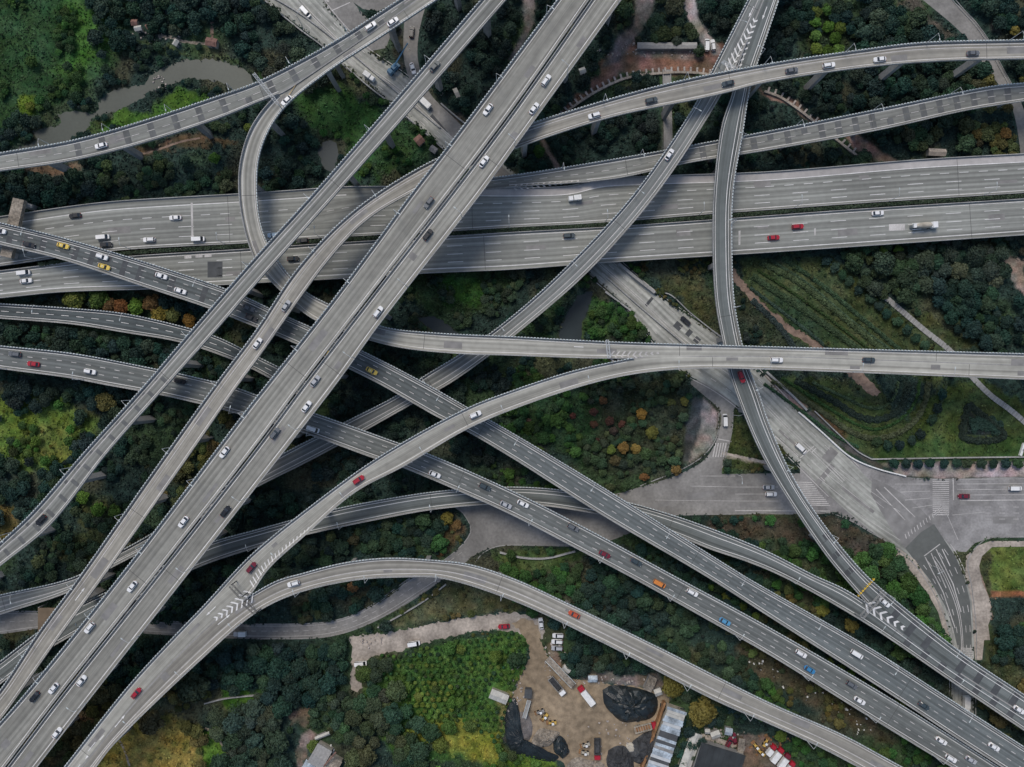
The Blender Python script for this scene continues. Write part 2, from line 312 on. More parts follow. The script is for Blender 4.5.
# ------------------------------------------------------------------ flyovers: edge lines, heights
# key: (left edge, right edge, heights, surface, label, short description used for things on it)
FLY = {
'A1': dict(L=[(-20,745),(17.5,704),(121,576),(256,399),(268,384),(328.5,307),(380,238),(413.5,192),(446,150),(512,62),(558,0)],
  R=[(5,767),(62,692),(154,576),(255,447),(302,384),(390,269.5),(450,192),(511,111),(589,0)],
  z=[(0,740,25),(60,680,27),(190,520,30),(570,10,30)], m='deck', eps=0,
  label='left deck of the wide twin highway crossing diagonally over everything', short='the left deck of the twin diagonal highway',
  lines=[('L',1.0,0.217,0,'w'),('R',1.0,0.217,0,'w')], lamps=[('L',30,12,'A')]),
'A2': dict(L=[(8,767),(65,692),(157,576),(258,447),(305,384),(393,269.5),(453,192),(514,111),(592,0)],
  R=[(37,767),(85,705),(187,575),(256,487),(336,384),(381,322),(482,192),(512,151),(621,0)],
  z=[(0,740,25),(60,680,27),(190,520,30),(570,10,30)], m='deck', eps=0,
  label='right deck of the wide twin highway crossing diagonally over everything', short='the right deck of the twin diagonal highway',
  lines=[('L',1.0,0.217,0,'w'),('R',1.3,0.261,0,'w')], lamps=[('R',32,4,'B')]),
'B1': dict(L=[(0,544),(32,514),(85,453),(147,384),(200,322),(256,258),(316,192),(398,98),(482,0)],
  R=[(0,566),(50,525),(108,452),(168,384),(225,320),(256,284),(338,192),(421,98),(506,0)],
  z=[(0,555,24),(490,0,24)], m='deckmid', eps=0,
  label='narrow straight grey flyover left of the twin diagonal highway, dark bars at its lower end', short='the straight narrow flyover at the far left',
  lines=[('L',.9,0.189,0,'w'),('F',.33,0.319,0,'f'),('R',.9,0.189,0,'w')], lamps=[('L',33,10,'C')], bars=[(0,555,165,385,7.2,.0)]),
'B2': dict(L=[(-12,705),(0,692),(40,632),(82,575),(150,478),(217,384),(256,332),(296,272),(341,223),(381,192),(436,160),(480,142),(544,120),(662,86),(768,65),(868,50),(918,44),(1024,41)],
  R=[(-12,733),(0,720),(60,636),(104,576),(172,480),(239,384),(256,361),(331,257),(368,219),(411,193),(450,174),(519,147),(612,117),(712,96),(768,82),(868,67),(943,61),(1024,59)],
  z=[(0,700,22),(300,270,22),(430,180,22),(540,130,25),(720,85,26),(1024,50,26)], m='deckpale2', eps=0,
  label='long flyover hugging the twin highway, then bending right under it to the upper right', short='the long curved flyover bending to the upper right',
  lines=[('L',.9,0.189,0,'w'),('F',.30,0.290,0,'f'),('R',.9,0.189,0,'w')], lamps=[('L',30,6,'A')]),
'E': dict(L=[(400,190),(455,182),(512,176),(637,156),(719,141),(768,132),(878,110),(993,87),(1024,84)],
  R=[(400,206),(455,194),(512,187),(612,179),(687,163),(768,150),(878,130),(968,110),(1024,101)],
  z=[(400,200,8),(520,182,8.2),(600,170,11),(690,152,14),(1024,92,14)], m='deckmid', eps=0.02,
  label='slim dark barred flyover leaving the wide level highway toward the upper right edge', short='the slim flyover leaving the wide highway to the upper right',
  lines=[('L',.9,0.189,0,'w'),('F',.5,0.189,(3,6),'f'),('R',.9,0.189,0,'w')], lamps=[('L',30,9,'A')], bars=[(700,154,1010,94,6.6,1)]),
'N': dict(L=[(0,154),(75,141),(150,120),(225,95),(256,84),(331,45),(401,0)],
  R=[(0,171),(75,160),(150,141),(225,116),(256,103),(283,92),(302,80),(342,53),(387,22),(417,0)],
  z=[(0,160,21),(400,0,22)], m='deckmid2', eps=0,
  label='grey flyover sweeping over the muddy river at the upper left, dark patches across its lanes', short='the flyover above the muddy river',
  lines=[('L',.9,0.189,0,'w'),('F',.5,0.189,(3,6),'f'),('R',.9,0.189,0,'w')], lamps=[('L',24,6,'A')], bars=[(75,150,395,8,9.5,1)]),
'I': dict(L=[(437,0),(381,37),(321,77),(281,112),(261,150),(257,190),(263,232),(281,265),(306,292),(328,304),(383,327),(431,333),(512,337),(607,342),(768,347),(1024,354)],
  R=[(416,0),(386,21),(341,52),(301,79),(282,92),(263,112),(250,133),(241,165),(240,192),(244,222),(254,255),(268,277),(281,290),(297,306),(316,320),(371,340),(406,348),(456,353),(512,355),(609,358),(700,357),(768,357),(1024,366)],
  z=[(425,0,22),(270,120,21),(250,190,19),(262,240,18),(300,297,16.5),(330,312,17),(400,340,20),(512,346,22.5),(600,350,24),(1024,360,24)], m='deckpale', eps=0,
  label='pale ramp looping down the left and passing under the twin highway to the right edge', short='the looping pale ramp',
  lines=[('L',.9,0.189,0,'w'),('R',.9,0.189,0,'w')], lamps=[]),
'D2': dict(L=[(65,767),(130,685),(175,636),(205,605),(232,575),(256,551),(318,501),(381,456),(468,408),(512,391),(532,384),(570,372),(609,363),(650,356),(700,356),(768,356),(1024,365)],
  R=[(82,767),(145,692),(195,640),(224,614),(249,596),(268,569),(306,534),(356,491),(403,466),(466,429),(512,409),(587,384),(637,373),(697,368),(768,369),(1024,379)],
  z=[(70,767,22),(240,590,23),(512,400,23.5),(600,372,24),(1024,372,24)], m='deckpale', eps=0.01,
  label='pale curved flyover sweeping from the bottom left up to the level deck at right', short='the pale curved flyover through the middle',
  lines=[('L',.9,0.189,0,'w'),('R',.9,0.189,0,'w')], lamps=[('R',33,14,'B')]),
'D3': dict(L=[(81,767),(144,692),(194,640),(223,614),(248,597),(281,579),(293,576),(343,563),(388,558),(431,560),(468,564),(512,578),(569,604),(662,649),(768,702),(843,735),(893,762),(960,798)],
  R=[(96,767),(112,746),(200,660),(256,612),(298,592),(356,579),(406,576),(441,577),(512,599),(594,637),(717,700),(768,722),(818,745),(860,767),(930,806)],
  z=[(85,767,22),(240,605,23),(330,573,21),(460,570,17),(700,680,13),(900,775,12)], m='deckpale2', eps=0,
  label='pale flyover arching along the bottom above the construction yard to the lower right', short='the arching flyover above the construction yard',
  lines=[('L',.9,0.189,0,'w'),('F',.62,0.290,0,'f'),('R',.9,0.189,0,'w')], lamps=[('R',26,9,'D')]),
'F1': dict(L=[(0,223),(62,238),(150,264),(225,289),(245,297),(281,314),(310,327),(362,351),(426,384),(468,408),(512,433),(597,484),(744,576),(768,590),(868,647),(943,695),(1024,747)],
  R=[(0,244),(62,259),(150,288),(210,308),(230,316),(275,334),(296,343),(351,369),(381,384),(441,418),(466,430),(512,457),(602,514),(707,576),(768,615),(893,695),(958,738),(1003,767)],
  z=[(0,233,16),(512,445,16),(1024,760,13)], m='deckdark', eps=0,
  label='dark asphalt flyover with yellow taxis, from the left edge down to the lower right', short='the upper of the two dark flyovers running to the lower right',
  lines=[('L',1.5,0.203,0,'w'),('L',.7,0.145,0,'w'),('F',.37,0.217,(2,5.6),'f'),('F',.66,0.217,(2,5.6),'f'),('R',.9,0.203,0,'w')], lamps=[('L',33,15,'B')], bars=[(8,233,232,303,6.4,2)]),
'F2': dict(L=[(0,346),(75,354),(155,369),(180,374),(237,388),(256,395),(316,414),(398,443),(431,455),(512,491),(587,529),(674,576),(768,627),(893,700),(1000,768)],
  R=[(0,368),(75,378),(100,383),(160,394),(200,403),(242,414),(301,431),(376,458),(401,466),(468,494),(512,514),(587,553),(629,575),(724,628),(768,653),(868,715),(953,767)],
  z=[(0,357,14),(512,503,13.5),(1000,790,11)], m='deckdark3', eps=0,
  label='grey flyover from the left edge below the taxis down to the lower right corner', short='the lower of the two dark flyovers running to the lower right',
  lines=[('L',.9,0.203,0,'w'),('F',.36,0.217,(2,5.6),'f'),('F',.66,0.217,(2,5.6),'f'),('R',.9,0.203,0,'w')], lamps=[('R',30,8,'D')]),
'J1': dict(L=[(0,595),(75,577),(112,556),(150,535),(200,502),(283,454),(348,421),(400,394),(422,378),(461,354),(512,317),(567,267),(636,192),(698,100),(709,77),(748,0)],
  R=[(0,614),(72,590),(112,567),(160,542),(210,512),(262,484),(310,460),(367,429),(413,403),(448,384),(488,356),(512,337),(587,272),(657,192),(719,97),(735,66),(748,38),(764,0)],
  z=[(0,605,5),(300,450,5),(400,400,6.5),(490,345,11),(590,260,15),(690,110,19),(755,0,20)], m='deckmid3', eps=0,
  label='slender flyover rising from the lower left under other decks to the top fork', short='the slender flyover forking left at the top',
  lines=[('L',.9,0.189,0,'w'),('F',.62,0.290,0,'f'),('R',.9,0.189,0,'w')], lamps=[('L',36,10,'B')]),
'J2': dict(L=[(1024,718),(950,670),(900,633),(868,604),(857,592),(843,576),(823,551),(768,466),(748,424),(729,371),(723,342),(716,304),(713,254),(714,192),(722,125),(733,92),(736,72),(748,38),(763,0)],
  R=[(1024,695),(960,652),(888,595),(865,575),(830,534),(793,479),(768,424),(756,388),(749,371),(741,344),(733,299),(731,254),(732,192),(742,132),(749,89),(768,30),(778,0)],
  z=[(1024,700,11),(880,605,13),(800,510,15),(735,360,16.5),(722,200,18),(740,90,19.5),(768,0,20)], m='deckdark2b', eps=0.01,
  label='dark winding flyover running down from the top fork to the merge at the lower right', short='the dark winding flyover on the right',
  lines=[('L',.9,0.189,0,'w'),('F',.72,0.232,0,'w'),('R',.9,0.189,0,'w')], lamps=[('R',32,10,'D')], bars=[(1015,705,885,607,8.2,3),(850,575,825,540,8.2,1)]),
'LM': dict(L=[(-10,669),(0,662),(35,635),(67,612),(105,593),(150,573),(207,544),(256,530),(331,510),(381,500),(441,491),(512,487),(562,490),(600,496),(638,505),(681,518),(725,534),(768,552),(815,576),(840,587),(860,599),(900,629),(950,666),(1024,714)],
  R=[(-10,692),(0,684),(35,657),(70,636),(105,616),(150,592),(195,568),(256,547),(306,534),(381,518),(431,509),(481,504),(512,503),(545,505),(602,514),(640,522),(680,536),(709,548),(745,560),(783,576),(863,621),(953,682),(1024,730)],
  z=[(0,672,5),(400,505,6),(700,530,9),(870,610,13),(1024,715,11)], m='deckdark2b', eps=0,
  label='low dark ramp passing under most decks and merging at the lower right', short='the low dark ramp under the other decks',
  lines=[('L',.9,0.189,0,'w'),('F',.33,0.217,0,'w'),('R',.9,0.189,0,'w')], lamps=[('R',36,10,'B')], bars=[(885,632,1015,716,8.2,3)]),
'O': dict(L=[(0,304),(75,309),(125,314),(187,328),(217,337),(256,356),(300,378),(320,390)],
  R=[(0,318),(75,324),(125,332),(182,342),(235,360),(262,373),(295,392),(312,402)],
  z=[(0,312,4),(310,395,6)], m='deckdark2', eps=0,
  label='low two lane ramp beside the autumn trees at the left edge', short='the low ramp beside the autumn trees',
  lines=[('L',.9,0.189,0,'w'),('F',.5,0.189,(3,6),'w'),('R',.9,0.189,0,'w')], lamps=[('L',34,20,'B')]),
'H1': dict(L=[(0,217),(20,214),(100,203),(170,198),(240,194),(300,190),(343,187),(431,187),(512,188),(570,186),(600,179),(660,176),(768,172),(918,160),(1024,154)],
  R=[(0,266),(112,251),(250,243),(306,239),(456,231),(512,227.5),(612,222),(712,214),(768,210),(850,204),(1024,193)],
  z=[(0,240,8),(1024,180,8)], m='highway', eps=0,
  label='wide level highway deck crossing the whole picture, upper carriageway with pale hard shoulder', short='the upper carriageway of the wide level highway',
  lines=[('L',3.1,0.290,0,'w'),('F',.38,.19,(3.6,7.6),'w'),('F',.60,.19,(6,15),'w'),('F',.8,.19,(6,15),'w'),('R',1.0,0.217,0,'w')], lamps=[('R',37,12,'E')]),
'H2': dict(L=[(0,271),(112,258),(250,249),(306,245),(456,236),(512,232.5),(612,227),(712,220),(768,216),(850,210),(1024,199)],
  R=[(0,298),(62,292),(150,289),(256,283),(336,279),(431,273),(512,269.5),(600,263),(712,256),(768,252.5),(1024,235)],
  z=[(0,280,8),(1024,215,8)], m='highway', eps=0,
  label='wide level highway deck crossing the whole picture, lower carriageway beside the planted median', short='the lower carriageway of the wide level highway',
  lines=[('L',1.0,0.217,0,'w'),('F',.27,.19,(6,15),'w'),('F',.5,.19,(6,15),'w'),('F',.72,.19,(6,15),'w'),('R',1.6,0.290,0,'w')], lamps=[]),
}
M['deckpale2'] = mat('pale_worn_pavement', (0.325, 0.294, 0.268), noise=[(0.03, .85, 1.15), (0.4, .9, 1.1)], uvstreak=ST)
M['deckmid2'] = mat('grey_worn_pavement', (0.25, 0.242, 0.23), noise=[(0.03, .88, 1.12), (0.4, .92, 1.08)], uvstreak=ST)
M['deckmid3'] = mat('cool_grey_pavement', (0.205, 0.205, 0.205), noise=[(0.03, .88, 1.12), (0.4, .92, 1.08)], uvstreak=ST)
M['deckdark3'] = mat('grey_asphalt', (0.165, 0.168, 0.168), noise=[(0.03, .88, 1.12), (0.4, .92, 1.08)], uvstreak=ST)
M['deckdark2b'] = mat('cool_dark_asphalt', (0.15, 0.158, 0.16), noise=[(0.03, .88, 1.12), (0.4, .92, 1.08)], uvstreak=ST)
for k, d in FLY.items(): Road(k, d['L'], d['R'], d['z'], eps=d['eps'], ext=(90, 0) if k == 'O' else (90, 90))
DECKS = list(FLY)

# ---- ground roads (ribbons)
GR = {
'G': dict(L=[(240,-28),(266,0),(323,45),(346,66),(396,107),(443,147),(500,195),(560,247),(587,272),(634,314),(652,339),(684,372),(706,384),(735,404),(770,437),(802,468),(840,505),(870,530),(901,552),(922,574),(939,604),(948,628),(951,660),(950,767)],
 R=[(300,-50),(320,-4),(343,26),(368,50),(411,80),(461,130),(530,185),(622,264),(654,292),(722,339),(760,372),(798,412),(845,455),(872,482),(908,510),(940,535),(952,549),(963,572),(972,602),(974,628),(974,660),(974,767)], m='ground_road', z=.05),
'S': dict(L=[(1022,175),(1019,140),(1011,105),(999,85),(984,65),(972,45),(953,25),(923,0)],
 R=[(1040,170),(1034,150),(1024,110),(1013,85),(999,62),(988,40),(975,20),(952,0)], m='ground_grey', z=.05),
'X': dict(L=[(436,118),(421,100),(409,78),(404,60),(404,25),(407,-6)],
 R=[(452,116),(431,95),(423,78),(418,60),(418,40),(423,15),(430,-6)], m='ground_grey', z=.09),
}
for k, d in GR.items(): Road(k, d['L'], d['R'], [(d['L'][0][0], d['L'][0][1], d['z']), (d['L'][-1][0], d['L'][-1][1], d['z'])])
GPOLY = {   # name: (outline, material, height)
'junction': ([(800,466),(820,440),(850,458),(880,471),(900,477),(933,479.5),(1140,476),(1140,536),(990,538),(975,543),(966,552),(952,551),(925,560),(901,552),(872,532),(835,512),(800,516)], 'cross', .034),
'side_road': ([(722,474),(812,474),(850,480),(860,505),(830,513),(740,514),(675,516),(655,524),(640,529),(612,540),(590,546),(540,546),(495,547),(475,555),(458,569),(441,581),(410,602),(376,621),(352,631),(331,636),(256,639),(150,634),(60,627),(0,634),(-80,640),(-80,612),(0,611),(60,612),(150,620),(230,624),(256,624),(331,621),(363,610),(390,596),(411,577),(443,560),(462,545),(470,529),(464,515),(452,504),(470,498),(540,499),(600,497),(640,487),(672,477),(690,469),(703,461),(713,448),(718,435),(720,412),(700,392),(690,382),(722,380),(737,400),(733,412),(732,430),(727,450),(722,466)], 'ground_grey', .020),
'top_junction': ([(316,-8),(300,-60),(440,-60),(420,-6),(404,8),(392,12.5),(381,12),(363,9),(353,2),(372,24),(392,32),(386,48),(366,52),(343,26)], 'ground_grey', .030),
'yard': ([(512,622),(526,618),(536,624),(541,640),(548,655),(560,670),(568,678),(584,680),(598,683),(620,685),(640,688),(665,694),(668,712),(662,730),(668,767),(580,800),(566,767),(552,757),(530,752),(509,745),(506,725),(512,700),(518,682),(524,670),(530,655),(526,640)], 'yard', .018),
'dirt_track': ([(350,636),(352,650),(352,690),(361,690),(363,668),(372,657),(404,650),(430,642),(470,632),(500,630),(520,634),(541,640),(545,628),(527,615),(505,613),(480,615),(450,620),(404,629),(376,634)], 'pavement', .012),
'river': ([(-10,168),(14,150),(36,139),(33,132),(60,124),(58,115),(75,110),(95,114),(100,100),(112,91),(145,83),(150,75),(165,68),(180,61),(200,59),(225,62),(245,70),(256,84),(258,96),(240,98),(226,85),(205,80),(185,79),(170,85),(150,92),(130,105),(110,113),(92,118),(88,130),(70,140),(45,150),(20,160)], 'water', .02),
'pond': ([(318,152),(324,142),(334,141),(339,150),(338,160),(331,173),(324,166)], 'pondwater', .02),
'dark_pond': ([(558,340),(562,325),(572,305),(580,294),(592,292),(590,305),(584,320),(580,345),(570,350)], 'waterdark', .02),
'dark_channel': ([(416,318),(432,316),(448,325),(462,336),(470,345),(450,345),(436,334)], 'waterdark', .02),
'garden_path': ([(734,268),(741,278),(752,290),(766,306),(780,316),(790,326),(805,334),(822,345),(850,360),(866,375),(880,394),(872,396),(856,382),(840,368),(818,352),(800,340),(786,332),(774,322),(760,312),(744,293),(730,275)], 'dirt', .015),
'brown_field': ([(300+424,760),(724,767)], 'dirt', .01),
}
del GPOLY['brown_field']
WATER = ('river', 'pond', 'dark_pond', 'dark_channel')
def pip(poly, x, y):
    """points inside polygon (arrays)"""
    x = np.asarray(x, float); y = np.asarray(y, float); c = np.zeros(x.shape, bool); n = len(poly)
    for i in range(n):
        x1, y1 = poly[i]; x2, y2 = poly[(i+1) % n]
        if y1 == y2: continue
        t = ((y1 > y) != (y2 > y)) & (x < (x2-x1)*(y-y1)/(y2-y1)+x1); c ^= t
    return c
def sdist(poly, x, y):
    """distance to the polygon, negative inside"""
    x = np.asarray(x, float); y = np.asarray(y, float); d = np.full(x.shape, 1e9); n = len(poly)
    for i in range(n):
        x1, y1 = poly[i]; x2, y2 = poly[(i+1) % n]; ex, ey = x2-x1, y2-y1; L = ex*ex+ey*ey or 1e-9
        t = np.clip(((x-x1)*ex+(y-y1)*ey)/L, 0, 1); d = np.minimum(d, np.hypot(x-x1-t*ex, y-y1-t*ey))
    return np.where(pip(poly, x, y), -d, d)

# ------------------------------------------------------------------ build a flyover
def strip(mb, r, d0, d1, side, off, wd, dz, step=3.0, uvl=None):
    n = max(1, int((d1-d0)/step)); pts = []
    for i in range(n+1):
        d = d0+(d1-d0)*i/n
        if side == 'F':
            w = r.width(d); o = w/2-off*w
            pts.append((r.at(d, o+wd/2, dz), r.at(d, o-wd/2, dz)))
        else:
            sg = 1 if side == 'L' else -1
            a, b = r.at(d, off-wd/2, dz, side=sg), r.at(d, off+wd/2, dz, side=sg)
            pts.append((a, b) if sg > 0 else (b, a))
    for i in range(n): mb.quad(pts[i][1], pts[i+1][1], pts[i+1][0], pts[i][0])
def merged(r, d, off, side, others, tol=2.6, shrink=.9):
    x, y, z = r.at(d, off, 0, side=side)
    for k in others:
        if k == r.key: continue
        q = ROADS[k]; ok, zz = q.inside(x, y, -shrink)
        if ok and abs(zz-z) < tol: return True
    return False
PAR = {}
def in_frame(x, y, z, m=30):
    k = S*(1-z/H); px, py = x/k+CX, CY-y/k
    return -m < px < 1024+m and -m < py < 767+m
LOWROADS = list(GR)
def build_fly(key):
    d = FLY[key]; r = ROADS[key]
    root = empty('flyover', (0, 0, 0)); tag(root, d['label'], 'flyover', 'flyovers of the interchange')
    # running surface
    mb = MB(); mb.uv = []
    NL = 6
    for i in range(r.n):
        for j in range(NL+1):
            f = 1-2*j/NL; o = f*(r.hw[i]-.35)
            mb.v.append((r.P[i, 0]+r.N[i, 0]*o, r.P[i, 1]+r.N[i, 1]*o, r.z[i])); mb.uv.append((o+40*hash_key(key), r.s[i]+100*hash_key(key)))
    for i in range(r.n-1):
        for j in range(NL):
            a = i*(NL+1)+j; mb.f.append((a+1, a+NL+2, a+NL+1, a))
    mb.build('road_surface', M[d['m']], root)
    # slab and box girder
    mb = MB()
    prof = [(1, -.03), (1, -.38), (.55, -.75), (.5, -1.9), (-.5, -1.9), (-.55, -.75), (-1, -.38), (-1, -.03)]
    for i in range(r.n):
        for (f, dz) in prof:
            o = f*(r.hw[i]+(.12 if abs(f) == 1 else 0)); mb.v.append((r.P[i, 0]+r.N[i, 0]*o, r.P[i, 1]+r.N[i, 1]*o, r.z[i]+dz))
    m = len(prof)
    for i in range(r.n-1):
        for j in range(m):
            k = (j+1) % m; mb.f.append((i*m+j, i*m+k, (i+1)*m+k, (i+1)*m+j))
    mb.f.append(tuple(range(m))); mb.f.append(tuple((r.n-1)*m+q for q in reversed(range(m))))
    mb.build('deck_slab', M['concrete'], root)
    # parapets and the rail blocks on them
    for sg in (1, -1):
        mb = MB(); rb = MB(); dd = 0.0
        bl = 1.0
        while dd < r.len-1.2:
            nx = dd+bl*1.2
            if not merged(r, dd+.6, .18, sg, DECKS, shrink=-.25 if key in ('D2','J2','LM','D3','I','N','J1','H1','E') else .2):
                a0, a1 = r.at(dd, -.1, 0, side=sg), r.at(nx, -.1, 0, side=sg)
                b0, b1 = r.at(dd, .17, 0, side=sg), r.at(nx, .17, 0, side=sg)
                P = [a0, a1, b1, b0] if sg < 0 else [b0, b1, a1, a0]
                mb.hexa([(p[0], p[1], p[2]-.05) for p in P]+[(p[0], p[1], p[2]+.78) for p in P])
                upper = float((r.N[:, 1]*sg*r.hw).sum()) > 0; e = dd+(.72 if upper else 1.12)
                a0, a1 = r.at(dd, -.26, 0, side=sg), r.at(e, -.26, 0, side=sg)
                b0, b1 = r.at(dd, .04, 0, side=sg), r.at(e, .04, 0, side=sg)
                P = [a0, a1, b1, b0] if sg < 0 else [b0, b1, a1, a0]
                rb.hexa([(p[0], p[1], p[2]+.60) for p in P]+[(p[0], p[1], p[2]+1.12) for p in P])
            dd = nx
        p = mb.build('parapet', M['parapet'], root)
        if p and rb.f and key not in ('H1', 'H2') and not (key == 'A1' and sg < 0) and not (key == 'A2' and sg > 0): rb.build('railing', M['rail' if upper else 'parapet'], p)
    # painted lines
    mw, mf = MB(), MB()
    for (ref, off, wd, dash, kind) in d['lines']:
        t = mw if kind == 'w' else mf
        q = 0.0
        on, per = (dash if dash else (3.0, 3.0))
        while q < r.len-on:
            if ref == 'F': ok = True
            else: ok = not merged(r, q+on/2, off, 1 if ref == 'L' else -1, DECKS, shrink=-1.2 if key not in ('A1', 'A2') else .5)
            if ok: strip(t, r, q, q+on, ref, off, wd, .012, step=1.6)
            q += per
    mw.build('lane_marking', M['paint'], root); mf.build('worn_lane_marking', M['paintworn'], root)
    # darker bars at a regular step across the lanes
    if 'bars' in d:
        pb = MB(); rnd = random.Random(key)
        for (x0, y0, x1, y1, per, style) in d['bars']:
            q, e = sorted((r.near(x0, y0), r.near(x1, y1))); n = 0
            while q < e:
                w = r.width(q)
                segs = {0: [(.12, .34), (.4, .9)], 1: [(.12, .47), (.53, .9)], 2: [(.12, .49), (.51, .9)], 3: [(.1, .9)]}[int(style)]
                for si, (f0, f1) in enumerate(segs):
                    qq = q+(per*.25 if (style == 0 and si == 1) else 0)
                    if rnd.random() < .88:
                        bw = {0: 1.5, 1: 2.4, 2: 2.2, 3: 2.8}[int(style)]
                        strip(pb, r, qq, qq+bw, 'F', (f0+f1)/2, (f1-f0)*w, .008, step=.9)
                q += per
        pb.build('dark_patch', M['patchsoft' if d['m'].startswith('deckmid') else 'patch'], root)
    # odd repairs
    rnd = random.Random(key+'r'); rp = MB(); q = 10+rnd.random()*40
    while q < r.len-12:
        w = r.width(q); wd = rnd.choice((1.2, 1.8, 2.6)); strip(rp, r, q, q+rnd.uniform(2, 9), 'F', rnd.uniform(.25, .75), wd, .005, step=1.5); q += rnd.uniform(25, 70)
    if d['m'] in ('deck', 'deckpale', 'deckpale2', 'highway', 'deckmid2'): rp.build('asphalt_repair', M['repair'], root)
    # expansion joints
    jb = MB(); q = 25+20*hash_key(key)
    while q < r.len-5:
        w = r.width(q)-1.0
        strip(jb, r, q, q+.15, 'F', .5, w, .016, step=.3); q += 95
    jb.build('expansion_joint', M['joint'], root)
    # piers
    q = 12+10*hash_key(key)
    cnt = 0
    while q < r.len-4:
        x, y, z = r.at(q)
        done = False
        for dq in (0, 4, -4, 8, -8, 12):
            x, y, z = r.at(q+dq)
            if z < 3.5 or not in_frame(x, y, 0, 25): break
            w = r.width(q+dq); a = r.ang(q+dq)
            cols = [0] if w < 11.5 else [-w*.25, w*.25]
            bad = False
            for o in cols:
                X, Y, _ = r.at(q+dq, o)
                for k2 in DECKS:
                    if k2 == key: continue
                    ok, zz = ROADS[k2].inside(X, Y, 1.3)
                    if ok and zz < z-1: bad = True
                for k2 in GR:
                    ok, zz = ROADS[k2].inside(X, Y, .8)
                    if ok: bad = True
                pxx, pyy = X/S+CX, CY-Y/S
                if sdist(GPOLY['side_road'][0], [pxx], [pyy])[0] < 3 or sdist(GPOLY['junction'][0], [pxx], [pyy])[0] < 3: bad = True
            if bad: continue
            pb = MB()
            for o in cols:
                X, Y, _ = r.at(q+dq, o)
                pb.box(X, Y, -.3, z-3.6, 1.7, 2.6, a)
                pb.box(X, Y, z-3.6, z-1.88, 2.0, 3.0 if len(cols) == 1 else 2.8, a)
            if len(cols) == 1: pb.box(x, y, z-2.5, z-1.89, 1.9, w*.55, a)
            pb.build('pier', M['concrete'], root); cnt += 1; done = True
            break
        q += 29
    return root
def hash_key(k): return (sum(ord(c)*(i+3) for i, c in enumerate(k)) % 17)/17
# ------------------------------------------------------------------ noise on arrays
def vnoise(x, y, sc, seed):
    g = np.random.default_rng(seed).random((64, 64)); X = np.asarray(x)/sc+200; Y = np.asarray(y)/sc+200
    xi, yi = np.floor(X).astype(int), np.floor(Y).astype(int); fx, fy = X-xi, Y-yi
    fx = fx*fx*(3-2*fx); fy = fy*fy*(3-2*fy)
    g00 = g[yi % 64, xi % 64]; g10 = g[yi % 64, (xi+1) % 64]; g01 = g[(yi+1) % 64, xi % 64]; g11 = g[(yi+1) % 64, (xi+1) % 64]
    return (g00*(1-fx)+g10*fx)*(1-fy)+(g01*(1-fx)+g11*fx)*fy

DARKG = (0.026, 0.047, 0.038)
